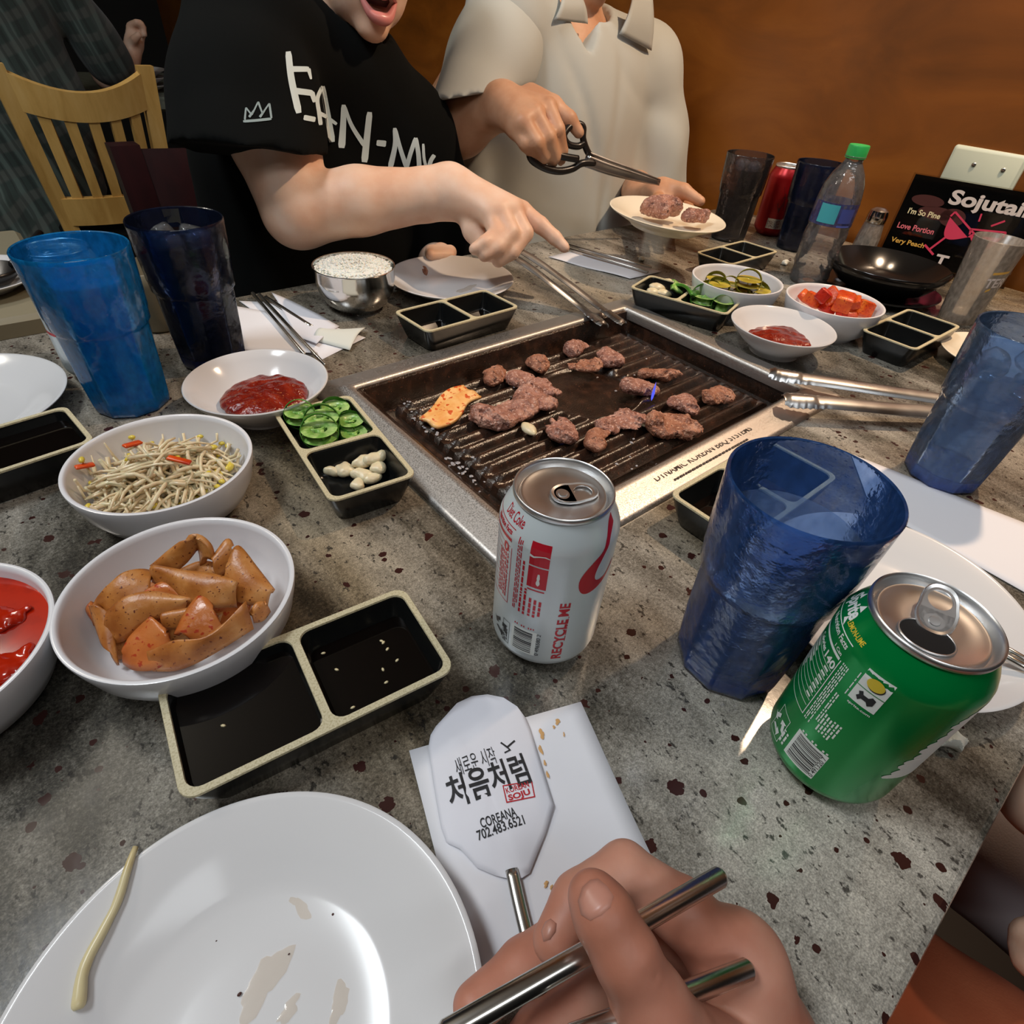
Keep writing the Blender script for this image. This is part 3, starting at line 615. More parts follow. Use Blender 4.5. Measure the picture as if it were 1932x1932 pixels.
# ------------------------------------------------------------------ white bowls and plates
def bowl(uv, label, deep=True, cat='bowl', m=None):
    t = thing('banchan_bowl' if deep else 'sauce_bowl', label, cat, (uv[0], uv[1], 0), 0, 'white melamine side-dish bowls' if deep else 'small white sauce bowls')
    if deep: prof = [(0, .0025), (.036, .0025), (.037, 0), (.042, 0), (.043, .003), (.052, .010), (.0585, .022), (.0622, .036), (.0634, .0425), (.0632, .0438), (.0618, .0442), (.0604, .0436), (.0596, .040), (.0560, .024), (.0500, .013), (.0400, .0075), (.020, .0058), (0, .0055)]
    else: prof = [(0, .004), (.026, .003), (.0275, 0), (.0305, 0), (.0310, .003), (.0345, .007), (.0470, .0165), (.0580, .027), (.0632, .0338), (.0636, .0352), (.0628, .0360), (.0612, .0354), (.0560, .0290), (.0450, .0190), (.0330, .0105), (.0200, .0080), (0, .0075)]
    v, f = lathe(prof, 96); mk('dish', v, f, M_MELA if deep else M_CHINA, t, local=True, angle=60); return t
bowl((0.0072, 0.2861), 'deep white bowl holding folded brown fish cake')
bowl((0.0343, 0.4237), 'deep white bowl holding bean sprouts')
bowl((-0.1127, 0.3220), 'deep white bowl of red kimchi broth cut by the frame edge')
bowl((0.7968, 0.4357), 'deep white bowl of sliced pickles in brown broth')
bowl((0.8475, 0.3147), 'deep white bowl of orange cubed radish kimchi')
bowl((0.1407, 0.5179), 'small flared white bowl of dark red paste next to the dark cola tumbler', False)
bowl((0.7229, 0.3156), 'small flared white bowl of chunky red paste near the grill tongs', False)
def paste(uv, r, z0, hh, seed, name, label, m=None):
    vol = Vol((uv[0] - r - .01, uv[1] - r - .01, 0.004), (uv[0] + r + .01, uv[1] + r + .01, z0 + hh + .02), 0.0012); w = Wave(seed, 420); w2 = Wave(seed + 1, 130)
    vol.ell((uv[0], uv[1], z0), (r, r * 0.92, hh), k=0.004); vol.bump(lambda X, Y, Z: 0.0006 * w(X, Y, Z) + 0.0014 * w2(X, Y, Z))
    vol.half((0, 0, 0.0082), (0, 0, -1)); v, f = vol.mesh(); o = mk(name, v, f, m or M_PASTE); return tag(o, label, 'sauce')
paste((0.1420, 0.5140), 0.0400, 0.0190, 0.0085, 3, 'chili_paste', 'dollop of dark red chili paste in the bowl by the cola tumbler')
paste((0.7190, 0.3130), 0.0385, 0.0185, 0.0085, 8, 'chunky_chili_paste', 'glistening chunky red chili paste in the bowl beyond the grill')
PLP = [(0, .0), (.052, 0), (.053, .0015), (.060, .006), (.074, .0125), (.0868, .0185), (.0886, .0198), (.0887, .0206), (.0878, .0212), (.0860, .0207), (.0740, .0160), (.0640, .0112), (.0560, .0066), (.0500, .0046), (.030, .0040), (0, .0040)]
def plate(name, label, loc, m=M_CHINA, s=1.0, R=None, group='white round plates'):
    t = thing(name, label, 'plate', loc, 0, group)
    v, f = lathe([(r * s, z * s) for r, z in PLP], 128); v = v if R is None else v @ R.T
    mk('china', v, f, m, t, local=True, angle=60); return t
fore_plate = plate('dinner_plate', 'used white plate with grease smears and one sprout, nearest the diner', (-0.0394, 0.0770, 0), group=None)
plate('dinner_plate', 'empty white plate cut by the frame, behind the sauce tray', (-0.083, 0.6522, 0))
p3 = plate('dinner_plate', 'used white plate with a scrap of meat beside the rice bowl', (0.4842, 0.6955, 0))
p5 = plate('dinner_plate', 'white plate under the green can and blue tumbler', (0.3884, 0.0259, 0))
plate('side_plate', 'small cream plate behind the right-hand tumbler', (0.945, 0.125, 0), M_CREAM, 0.80)
P4C = Zp(1257, 405, 0.092); P4R = rot('X', 3) @ rot('Y', 2)
plate('serving_plate', 'cream plate of cooked beef held by the person in the pale polo shirt', tuple(P4C - [0, 0, 0.018]), M_CREAM, 1.0, P4R, None)
# smears and crumbs on the foreground plate (flat residue lying on the china)
def patch(c, r, seed, z, squash=0.6, rz=0.0, th=0.00025):
    rg = random.Random(seed); n = 26; ph = [rg.uniform(0, 6.28) for _ in range(4)]; P = []
    for i in range(n):
        a = 6.283 * i / n; k = 1 + 0.22 * math.sin(2 * a + ph[0]) + 0.16 * math.sin(3 * a + ph[1]) + 0.10 * math.sin(5 * a + ph[2]) + 0.07 * math.sin(9 * a + ph[3])
        x, y = r * k * math.cos(a), r * k * squash * math.sin(a); P.append((c[0] + x * math.cos(rz) - y * math.sin(rz), c[1] + x * math.sin(rz) + y * math.cos(rz), z))
    return P + [(c[0], c[1], z + th)], [[i, (i + 1) % n, n] for i in range(n)]
M_STAIN = clearish('oily_stain', (0.97, 0.92, 0.86), 0.4, 0.08, 0.03, (0.55, 0.36, 0.22))
s = MB()
for k, (px, py, r, sq, rz) in enumerate(((712, 1780, .0062, .45, 1.2), (640, 1890, .0060, .6, .7), (545, 1905, .005, .5, .2), (500, 1850, .011, .6, .4), (560, 1700, .009, .5, 2.0))):
    p = Zp(px, py, 0.0046); v, f = patch(p, r, k, 0.0044, sq, rz); s.add(v, f)
o = s.out('grease_smears', M_STAIN, fore_plate); o['kind'] = 'stuff'
s = MB(); rg = random.Random(9)
for (px, py, r) in ((460, 1628, .0012), (631, 1630, .0005), (452, 1876, .0010), (628, 1725, .0006), (408, 1775, .0004), (390, 1720, .0004), (330, 1790, .0004), (545, 1800, .0005), (430, 1705, .0004)):
    p = Zp(px, py, 0.0046); v, f = lathe([(0, 0), (r, r * .5), (r * .8, r), (0, r * 1.2)], 7); s.add(v * [1, rg.uniform(.6, 1), 1] + [p[0], p[1], 0.0042], f)
o = s.out('crumbs', mat('burnt_crumb', S(70, 34, 26), 0.5), fore_plate); o['kind'] = 'stuff'
p = Zp(802, 516, 0.006); s = MB(); v, f = patch(Zp(880, 545, .0044), .018, 4, .0044, .4, .3); s.add(v, f); o = s.out('grease_smears', M_STAIN, p3); o['kind'] = 'stuff'

# ------------------------------------------------------------------ food
def lump(name, c, size, seed, label, m, rz=0.0, group=None, amp=0.16, h=None, lumps=4, cat='meat', flat=0.55):
    """an irregular chunk: a few overlapping ellipsoids roughened by waves"""
    rg = random.Random(seed); lx, ly, lz = size; h = h or max(lx, ly) / 26; Rz = rot('Z', math.degrees(rz))
    c = np.array(c, float); vol = Vol(c - [max(lx, ly) * .8, max(lx, ly) * .8, lz * .2 + .004], c + [max(lx, ly) * .8, max(lx, ly) * .8, lz * 1.7 + .004], h)
    mn = min(lx, ly)
    vol.ell(c + [0, 0, lz * .45], (lx * .40, ly * .40, lz * .5), Rz, k=mn * .12)
    for i in range(lumps):
        a = rg.uniform(0, 6.28); p = Rz @ np.array([lx * .30 * math.cos(a), ly * .30 * math.sin(a), lz * rg.uniform(.3, .65)])
        vol.ell(c + p, (lx * rg.uniform(.16, .27), ly * rg.uniform(.18, .3), lz * rg.uniform(.3, .5)), Rz @ rot('Z', rg.uniform(-50, 50)), k=mn * .10)
    w = Wave(seed, 5.5 / mn); w2 = Wave(seed + 50, 17 / mn); w3 = Wave(seed + 90, 42 / mn); k = mn
    vol.bump(lambda X, Y, Z: k * (amp * .33 * w(X, Y, Z) + amp * .16 * np.abs(w2(X, Y, Z)) + amp * .11 * np.abs(w3(X, Y, Z)) - amp * .12))
    vol.half(c + [0, 0, 0.0003], (0, 0, -1)); v, f = vol.mesh(); o = mk(name, v, f, m); return tag(o, label, cat, group)
MZ = -0.0128
meats = [ # px, py, w px, h px, rotation, browned, label
    (1087, 652, 46, 30, .4, 0, 'small cooked beef chunk lying farthest up the grill, near the tong tips'),
    (1151, 674, 42, 34, 1.2, 0, 'round cooked beef chunk right of the topmost one on the grill'),
    (1107, 691, 54, 30, .1, 1, 'ragged beef scrap just above the flat centre ring of the grill'),
    (1017, 690, 44, 32, .7, 1, 'browned beef chunk at the back of the left cluster on the grill'),
    (933, 707, 42, 36, .3, 1, 'square-cut beef chunk at the far left end of the row above the orange slice'),
    (977, 710, 48, 34, .2, 0, 'pink-brown beef chunk between the square-cut chunk and the back chunk'),
    (1024, 732, 44, 40, 1.0, 0, 'beef chunk draped over the left side of the centre ring'),
    (962, 778, 108, 58, .25, 0, 'largest heap-like piece of beef, touching the orange slice'),
    (1003, 752, 66, 52, .9, 0, 'upright beef piece leaning on the largest one'),
    (1058, 810, 66, 52, .6, 0, 'thick beef chunk beside the pale garlic clove'),
    (1122, 828, 36, 58, -.55, 1, 'narrow slanting strip of beef below the centre ring'),
    (1172, 795, 84, 48, .15, 0, 'triangular slice of beef in front of the centre ring'),
    (1209, 727, 66, 36, -.1, 0, 'oval beef chunk right of the centre ring, by the blue flame'),
    (1246, 704, 66, 26, -.1, 1, 'long dark beef strip behind the oval chunk'),
    (1291, 760, 62, 38, .3, 0, 'knobbly beef chunk between the frilled piece and the one by the wall of the pan'),
    (1266, 803, 70, 56, .5, 1, 'frilled browned beef piece with ragged edges at the near right'),
    (1347, 740, 52, 36, -.5, 1, 'beef chunk closest to the right wall of the grill pan')]
for i, (px, py, w, h, rz, br, lab) in enumerate(meats):
    p = Zp(px, py, MZ + .006); sc = np.linalg.norm(p - EYE) / F_PX
    lx = w * sc * 1.22; ly = h * sc * 1.55; lz = min(.022, max(.013, h * sc * .50))
    lump('beef_piece', (p[0], p[1], MZ - .0008), (lx, ly, lz), 10 + i, lab, M_MEATB if br else M_MEAT, rz - AXIS + .2, 'beef pieces on the grill', amp=.23, h=.0012)
for (px, py, w, h, sd, lab) in ((1250, 402, 70, 40, 61, 'larger cooked beef piece on the hand-held plate'), (1308, 412, 54, 26, 62, 'smaller curled beef piece on the hand-held plate')):
    p = Zp(px, py + 8, 0.086); sc = np.linalg.norm(p - EYE) / F_PX
    lump('plated_beef', p, (w * sc, h * sc * 1.0, h * sc * .9), sd, lab, M_MEAT, -.6, 'beef on the hand-held plate', amp=.28, h=.0014, lumps=6)
p = Zp(802, 518, .0045); lump('meat_scrap', (p[0], p[1], .0042), (.022, .009, .010), 77, 'tiny red meat scrap left on the plate beside the rice bowl', M_MEATB, 1.0, None, h=.0007)
# orange seasoned slice
c = Zp(851, 765, MZ + .004)
def slicef(s, t):
    a = (s - .5) * 2; b = (t - .5) * 2; w = 1 - .28 * abs(a) ** 1.5 + .05 * math.sin(7 * s)
    x, y = a * .0385, b * .0165 * w + .004 * math.sin(3 * a); q = -AXIS + 1.05
    return (c[0] + x * math.cos(q) - y * math.sin(q), c[1] + x * math.sin(q) + y * math.cos(q), MZ + .0035 + .0022 * math.sin(2.4 * a + .8) + .0012 * math.cos(5 * b + a) + .0018 * b)
v, f = sheet(slicef, 18, 10, .0035); tag(mk('seasoned_slice', v, f, M_MUSH, fix=True), 'flat orange seasoned slice on the grill, next to the beef heap', 'food')
def clove(name, c, l, r, rz, label, group=None, tilt=0.0, m=None):
    v, f = lathe([(0, -1), (.35, -.92), (.72, -.6), (1, -.1), (.92, .35), (.6, .75), (.25, .96), (0, 1)], 12)
    v = v * [r, r * .62, l / 2]; v = v @ (rot('Z', math.degrees(rz)) @ rot('X', 90 + tilt)).T; v[:, 2] -= v[:, 2].min(); o = mk(name, v + c, f, m or M_GARLIC); return tag(o, label, 'garlic', group)
clove('garlic_clove', (*Zp(997, 816, MZ)[:2], MZ), .024, .0072, -.2, 'pale whole garlic clove on the grill below the beef heap')
clove('garlic_slice', (*Zp(1220, 805, MZ)[:2], MZ), .017, .0050, .9, 'pale curved garlic slice on the grill beside the triangular beef')
# small gas flames licking through the grill
for px, py, h_, lab in ((1230, 752, .024, 'little blue gas flame beside the oval beef chunk'), (1083, 828, .008, 'faint blue gas flame by the thick beef chunk')):
    p = Zp(px, py, -.012); v, f = lathe([(0, 0), (.0018, h_ * .15), (.0024, h_ * .4), (.0014, h_ * .75), (0, h_)], 10); v = v * [1, .5, 1] + [p[0], p[1], -.015]
    tag(mk('gas_flame', v, f, M_FLAME), lab, 'flame')

# fish cake slices: thin folded sheets
def fold(name, c, lx, ly, bend, tilt, rz, roll, label, group, m, cat, seed, th=.0028, taper=0.0, nu=14, nv=8):
    w = Wave(seed, 90); R = rot('Z', rz) @ rot('Y', tilt) @ rot('X', roll)
    e1, e2 = Wave(seed + 7, 9, 4), Wave(seed + 8, 9, 4)
    def fn(s, t):
        a, b = s - .5, t - .5; x = a * lx * (1 + .10 * float(e2(b, seed, 0))); y = b * ly * (1 - taper * (a + .5)) * (1 + .20 * float(e1(a, seed, 0)))
        if abs(bend) > 1e-6: ang = x / lx * bend; rad = lx / bend; px_, pz_ = rad * math.sin(ang), rad * (math.cos(ang) - 1) + rad * (1 - math.cos(bend / 2)) * .5
        else: px_, pz_ = x, 0
        q = np.array([px_, y, pz_]); q = q + .0016 * np.array([0, 0, float(w(q[0], q[1], seed))]); return R @ q + c
    v, f = sheet(fn, nu, nv, th); o = mk(name, v, f, m, fix=True); return tag(o, label, cat, group)
FCB = 'folded brown fish cake slices in the deep white bowl'
FC = np.array([.0072, .2861])
def in_bowl(p):
    lim = float(np.interp(p[2], [.006, .010, .024, .036, .044, .06], [.030, .042, .0535, .0575, .0590, .066])); d = p[:2] - FC; r = np.linalg.norm(d)
    if r > lim: p = np.array([*(FC + d * lim / r), p[2]])
    return p
def ribbon(A, B, label, m, seed, th=.0032):
    """a soft slice between two traced edges"""
    K = lambda L_: smooth_path([in_bowl(Zp(x * .3623, 600 + y * .3623, z)) for x, y, z in L_], 5); A, B = K(A), K(B); n = len(A); w = Wave(seed, 130); e1 = Wave(seed + 5, 40)
    def fn(s, t):
        t = -.10 + 1.20 * t; k = s * (n - 1); a = min(int(k), n - 2); q = (A[a] + (A[a + 1] - A[a]) * (k - a)) * (1 - t) + (B[a] + (B[a + 1] - B[a]) * (k - a)) * t
        return q + np.array([0, 0, .0014 * float(w(q[0], q[1], 0)) + .0030 * math.sin(math.pi * t)])
    v, f = sheet(fn, 20, 8, th); tag(mk('fish_cake', v, f, m, fix=True), label, 'fish cake', FCB)
fish = [
    (((500, 1480, .022), (760, 1400, .024), (1000, 1420, .024)), ((560, 1620, .015), (800, 1600, .016), (1020, 1560, .016)), 1, 'dark fish cake slice low in the left half of the heap'),
    (((900, 1330, .030), (1060, 1290, .032), (1230, 1330, .032)), ((900, 1460, .020), (1080, 1440, .020), (1260, 1460, .022)), 0, 'fish cake slice behind the long middle band'),
    (((1000, 1500, .024), (1180, 1470, .025), (1330, 1460, .027)), ((980, 1640, .014), (1150, 1640, .014), (1300, 1560, .020)), 1, 'reddish fish cake slice low in the right half of the heap'),
    (((560, 1600, .018), (800, 1600, .020), (1150, 1580, .020)), ((600, 1760, .012), (850, 1700, .014), (1200, 1540, .018)), 0, 'fish cake slice at the very bottom of the heap, mostly covered'),
    (((760, 1430, .037), (870, 1385, .041), (950, 1450, .037)), ((780, 1500, .032), (880, 1480, .033), (960, 1490, .031)), 1, 'short dark fish cake slice tucked under the long middle band'),
    (((850, 1560, .030), (950, 1530, .032), (1020, 1500, .034)), ((860, 1620, .025), (960, 1600, .026), (1030, 1570, .029)), 0, 'half-hidden fish cake slice left of the reddish triangle'),
    (((790, 1290, .040), (900, 1200, .050), (1010, 1140, .056), (1085, 1185, .052), (1110, 1260, .043)), ((850, 1350, .032), (950, 1275, .041), (1020, 1190, .046), (1050, 1215, .043), (1060, 1290, .034)), 0, 'arched fish cake slice folded over on top of the heap'),
    (((1105, 1245, .046), (1180, 1160, .050), (1205, 1185, .048)), ((1120, 1330, .038), (1190, 1270, .041), (1215, 1240, .041)), 0, 'small pointed fish cake slice behind the triangular one'),
    (((1190, 1290, .046), (1240, 1210, .050), (1330, 1310, .044), (1425, 1430, .036)), ((1170, 1410, .035), (1230, 1445, .035), (1300, 1475, .033), (1400, 1495, .029)), 0, 'broad triangular fish cake slice against the right side of the bowl'),
    (((570, 1400, .042), (650, 1345, .044), (740, 1330, .042), (800, 1340, .040)), ((480, 1500, .032), (560, 1530, .033), (680, 1490, .035), (790, 1450, .035)), 0, 'broad curved fish cake slice at the back left of the heap'),
    (((480, 1490, .036), (500, 1560, .031), (540, 1690, .023)), ((560, 1530, .035), (578, 1620, .029), (600, 1785, .017)), 0, 'narrow fish cake slice hanging down the left side of the heap'),
    (((345, 1578, .023), (420, 1520, .028), (485, 1485, .031)), ((365, 1592, .020), (430, 1585, .021), (495, 1590, .022)), 1, 'pointed reddish fish cake tip at the far left of the bowl'),
    (((560, 1530, .037), (650, 1470, .041), (800, 1435, .041), (1005, 1465, .039)), ((550, 1650, .025), (640, 1650, .027), (750, 1565, .032), (965, 1505, .034)), 0, 'twisted fish cake slice running from the left front to mid heap'),
    (((800, 1305, .045), (930, 1325, .047), (1090, 1345, .047), (1240, 1385, .045)), ((805, 1365, .038), (950, 1445, .038), (1090, 1495, .036), (1235, 1490, .033)), 0, 'long fish cake band lying across the middle of the heap'),
    (((650, 1740, .021), (700, 1620, .028), (780, 1565, .032), (865, 1640, .030)), ((655, 1790, .015), (720, 1818, .015), (830, 1800, .017), (905, 1705, .023)), 1, 'pale flat fish cake slab at the near edge of the bowl'),
    (((770, 1740, .024), (900, 1680, .030), (1080, 1655, .033), (1285, 1485, .040)), ((795, 1812, .015), (930, 1802, .017), (1090, 1735, .021), (1315, 1595, .028)), 0, 'long fish cake strip along the near wall of the bowl'),
    (((920, 1645, .031), (980, 1540, .037), (1050, 1458, .041), (1095, 1500, .039)), ((990, 1655, .029), (1060, 1655, .029), (1110, 1625, .031), (1152, 1592, .032)), 1, 'reddish triangular fish cake piece in front of the long band'),
    (((1308, 1545, .034), (1340, 1488, .037), (1385, 1488, .035)), ((1318, 1568, .029), (1360, 1555, .029), (1394, 1515, .029)), 0, 'tiny curled fish cake scrap by the right wall of the bowl')]
for i, (A, B, rd, lab) in enumerate(fish): ribbon(A, B, lab, M_FISHR if rd else M_FISH, 20 + i)

# bean sprouts: a tangle nobody could count, with separate carrot strips and soybean heads
rg = random.Random(12); m = MB(); mb = MB(); bc = np.array([0.0343, 0.4237])
for i in range(330):
    a = rg.uniform(0, 6.28); rr = 0.041 * math.sqrt(rg.random()); hgt = .017 + .033 * max(0, 1 - rr / .052) * rg.uniform(.3, 1.15)
    p = np.array([bc[0] + rr * math.cos(a) - .002, bc[1] + rr * math.sin(a) * .9 + .003, hgt]); d = rg.uniform(0, 6.28); L_ = rg.uniform(.026, .054); cu = rg.uniform(-1.3, 1.3); P = []
    for k in range(6):
        t = k / 5 - .5; ang = d + cu * t; q = p + [L_ * t * math.cos(ang), L_ * t * math.sin(ang), .006 * math.sin(3 * t + i) - .016 * t * t]
        rq = math.hypot(q[0] - bc[0], q[1] - bc[1]); lim = .0535
        if rq > lim: q[:2] = bc + (q[:2] - bc) * lim / rq
        q[2] = max(q[2], .009 + max(0, rq - .042) * 1.4); P.append(q)
    r0 = rg.uniform(.0009, .0017); v, f = tube(P, [r0, r0 * 1.05, r0, r0 * .9, r0 * .8, r0 * .45], 6); m.add(v, f)
    if i % 4 == 0:
        v, f = lathe([(0, -1), (.7, -.6), (1, 0), (.7, .6), (0, 1)], 8); v = v * [.0022, .0018, .0034]; v = v @ (rot('Z', rg.uniform(0, 180)) @ rot('X', 80)).T + P[0]; mb.add(v, f)
o = m.out('bean_sprouts', M_SPROUT); tag(o, 'tangle of pale seasoned bean sprouts filling the deep white bowl', 'bean sprouts', kind='stuff')
o2 = mb.out('bean_heads', M_BEAN, o); o2['kind'] = 'stuff'
for (px, py, z, l, rz, lab) in ((338, 868, .044, .016, -.75, 'broad red carrot strip on top of the bean sprouts'), (250, 838, .044, .013, .35, 'orange carrot strip at the back of the bean sprouts'), (160, 879, .032, .012, .1, 'short red carrot strip at the side of the bean sprouts by the bowl wall')):
    c = Zp(px, py, z + .008); v, f = box(c, (l, .0048, .0024), rot('Z', math.degrees(rz)) @ rot('Y', 12), bev=.0007); tag(mk('carrot_strip', v, f, M_CARROT, angle=50), lab, 'carrot', 'carrot strips in the sprouts')
for (px, py, z, rz, lab) in ((316, 938, .020, .2, 'yellow soybean head at the near wall, left of two others'), (345, 945, .018, .1, 'yellow soybean head lowest at the near wall of the sprout bowl'), (372, 940, .018, .5, 'yellow soybean head at the near wall, right of two others'), (253, 951, .022, .1, 'yellow soybean head alone at the lower left of the sprouts'), (433, 882, .028, .6, 'upper yellow soybean head at the right side of the sprouts'), (412, 893, .026, 1.9, 'lower yellow soybean head at the right side of the sprouts')):
    v, f = lathe([(0, -1), (.7, -.6), (1, 0), (.7, .6), (0, 1)], 10); v = v * [.0030, .0026, .0055] @ (rot('Z', math.degrees(rz)) @ rot('Y', 90)).T + Zp(px, py, z)
    tag(mk('soybean_head', v, f, M_BEAN), lab, 'bean', 'soybean heads among the sprouts')

# pepper rings and garlic
def ring(c, r, th, R, label, group, cat='pepper', seeds=True, name='pepper_ring', skin_m=None, flesh=None, hollow=.46):
    t = thing(name, label, cat, tuple(c), 0, group)
    v, f = lathe([(r * .95, -th / 2), (r, -th * .38), (r, th * .38), (r * .95, th / 2)], 24); mk('skin', v @ R.T, f, skin_m or M_JALSKIN, t, local=True)
    fl = MB(); v, f = lathe([(r * .95, -th / 2 * .98), (r * hollow, -th * .46), (r * hollow * .96, 0), (r * hollow, th * .46), (r * .95, th / 2 * .98)], 24); fl.add(v, f)
    if seeds:
        for k in range(3):
            a = k * 2.09 + .4; v, f = box((r * .33 * math.cos(a), r * .33 * math.sin(a), 0), (r * .64, r * .13, th * .7), rot('Z', math.degrees(a)), bev=.0003); fl.add(v, f)
        v, f = lathe([(0, -th * .4), (r * .24, -th * .25), (r * .24, th * .25), (0, th * .4)], 10); fl.add(v, f)
        for k in range(7):
            a = k * .9 + .2; v, f = lathe([(0, -.0006), (.0011, 0), (0, .0006)], 6); fl.add(v + [r * .42 * math.cos(a), r * .42 * math.sin(a), th * .22], f)
    fl.out('flesh', flesh or M_JALFLESH, t, local=True, fix=True); return t
TR = lambda yaw, tx, ty: rot('Z', yaw) @ rot('X', tx) @ rot('Y', ty)
for (px, py, z, r, tx, ty, lab) in ((566, 782, .030, .0135, 62, -8, 'green pepper ring standing at the far left of the pepper heap'), (607, 795, .030, .0155, 48, 0, 'large seedy green pepper ring behind the front one'), (633, 775, .026, .0135, 30, 12, 'open green pepper ring at the back of the heap'),
                                (603, 815, .032, .0158, 52, 0, 'front green pepper ring with pale core, in the tray by the grill'), (662, 799, .022, .0125, 28, 20, 'green pepper ring with a clear hollow by the tray wall'), (668, 821, .018, .0125, 20, 10, 'low green pepper ring by the tray divider')):
    ring(Zp(px, py, z), r, .0075, TR(-21, tx, ty), lab, 'green pepper rings in the near tray')
for i, (px, py, z, l, w_, rz, lab) in enumerate(((628, 893, .0075, .020, .010, -.5, 'thin garlic sliver at the left end of the raw garlic heap'), (654, 892, .0080, .021, .017, .1, 'round cut garlic piece second from the left in the heap'), (688, 874, .0130, .022, .015, .9, 'tall garlic piece in the middle of the raw garlic heap'), (708, 868, .0160, .021, .014, .3, 'garlic piece on top at the back of the raw heap'), (716, 886, .0120, .019, .015, 1.6, 'garlic piece at the right end of the raw heap'),
        (684, 900, .0085, .022, .015, -.9, 'flat garlic piece in front of the tall one'), (702, 905, .0075, .022, .014, .2, 'garlic piece at the front right of the raw heap'), (676, 916, .0062, .017, .012, 1.2, 'garlic piece nearest the tan rim of the tray'))):
    p = Zp(px, py, z); lump('garlic_piece', (p[0], p[1], z - .002), (l, w_, .009), 300 + i, lab, M_GARLIC, rz - .5, 'raw garlic pieces in the near tray', amp=.10, h=.0008, lumps=2, cat='garlic')
for i, (px, py, z, l, r, rz, lab) in enumerate(((1240, 543, .020, .026, .010, .4, 'pale garlic slice in the middle of the far tray pile'), (1262, 535, .022, .024, .010, .1, 'pale garlic slice at the back of the far tray pile'), (1232, 551, .016, .022, .010, .8, 'pale garlic slice at the left end of the far tray'), (1252, 553, .016, .026, .009, .3, 'pale garlic slice at the near wall of the far tray'))):
    p = Zp(px, py, z); clove('garlic_piece', (p[0], p[1], z - .006), l, r, rz + .6, lab, 'garlic slices in the far tray', 10)
for (px, py, z, l, w, yw, m, lab) in ((1277, 540, .026, .040, .017, -20, M_JALFLESH, 'pale green cucumber strip lying on the garlic slices'), (1295, 547, .030, .046, .016, 10, M_JALSKIN, 'dark green pepper strip lying over the tray divider')):
    fold('green_strip', Zp(px, py, z), l, w, .8, 6, yw + 62, 25, lab, 'green strips in the far tray', m, 'vegetable', 5, .004)
ring(Zp(1328, 562, .026), .0190, .009, TR(-57, 56, 6), 'big green pepper ring with pale core in the far tray', 'green peppers in the far tray', hollow=.70)
ring(Zp(1362, 578, .022), .0150, .016, TR(-75, 66, 16), 'thick dark green pepper piece at the end of the far tray', 'green peppers in the far tray', seeds=False, hollow=.55)

# pickles, radish cubes, kimchi broth, rice
def liquid(uv, r, z, name, m, label):
    v, f = lathe([(r, z), (r * .5, z + .0004), (0, z + .0004)], 48, (uv[0], uv[1], 0)); o = mk(name, v, f, m); return tag(o, label, 'broth')
liquid((.7968, .4357), .0545, .0195, 'pickle_broth', M_PICKBR, 'thin brown broth under the sliced pickles')
liquid((-.1127, .3220), .0592, .0360, 'kimchi_broth', M_KIMCHI, 'red oily kimchi broth in the bowl at the left frame edge')
for (px, py, sd, lab) in ((20, 1262, 3, 'soft red kimchi lump near the lower rim of the broth bowl'), (12, 1175, 4, 'red kimchi lump in the middle of the broth bowl')):
    p = Zp(px, py, .034); lump('kimchi_piece', (p[0], p[1], .0335), (.030, .022, .007), sd, lab, M_KIMCHI, .5, None, cat='kimchi')
for i, (px, py, z, r, tx, ty, lab) in enumerate(((1412, 532, .040, .0180, 58, 14, 'upright round pickle slice leaning above the others'), (1356, 541, .030, .0160, 30, 10, 'pickle slice second from the left end of the bowl'), (1338, 545, .026, .0155, 24, -8, 'leftmost pickle slice in the broth'), (1376, 541, .028, .0150, 64, 5, 'pickle slice standing on edge in mid bowl'),
                                (1350, 530, .028, .0150, 40, 0, 'pickle slice at the back of the bowl'), (1432, 552, .028, .0165, 40, 20, 'glossy pickle slice in front of the upright one'), (1446, 545, .024, .0130, 20, 30, 'small pickle slice by the right wall of the bowl'), (1400, 556, .022, .0150, 12, 0, 'half-sunk pickle slice at the near wall'))):
    ring(Zp(px, py, z), r, .008, TR(-61 + (7 * i) % 23 - 11, tx, ty), lab, 'pickle slices', 'pickle', False, 'pickle_slice', M_PICKSKIN, M_PICKLE, hollow=.04)
cubes = [(1535, 566, .036, .022, 0, 'red radish cube at the left of the kimchi bowl'), (1553, 558, .046, .022, 1, 'dark red radish cube on top of the heap'), (1570, 562, .044, .024, 0, 'orange radish cube at the middle of the heap'), (1592, 570, .044, .026, 0, 'tall orange radish cube in front'), (1612, 572, .042, .022, 0, 'orange radish cube right of the tall one'),
         (1625, 582, .036, .024, 0, 'orange radish cube touching the right wall of the bowl'), (1560, 583, .030, .020, 1, 'low red radish cube at the near wall'), (1588, 594, .028, .020, 1, 'small red radish cube nearest the grill'), (1518, 558, .032, .016, 0, 'small pale radish cube by the far left wall'), (1600, 590, .030, .022, 0, 'radish cube sunk between two others near the rim')]
for i, (px, py, z, s_, rd, lab) in enumerate(cubes):
    rg = random.Random(i); R = rot('Z', rg.uniform(0, 90)) @ rot('X', rg.uniform(-35, 35)) @ rot('Y', rg.uniform(-30, 30)); v, f = box(Zp(px, py, z), (s_, s_ * rg.uniform(.7, 1), s_ * rg.uniform(.6, .95)), R, bev=.0022)
    tag(mk('radish_cube', v, f, M_RADISHR if rd else M_RADISH, angle=40), lab, 'kimchi', 'radish kimchi cubes')
RB = (0.3412, 0.7060)
t = thing('rice_bowl', 'polished steel bowl heaped with white rice', 'bowl', (*RB, 0))
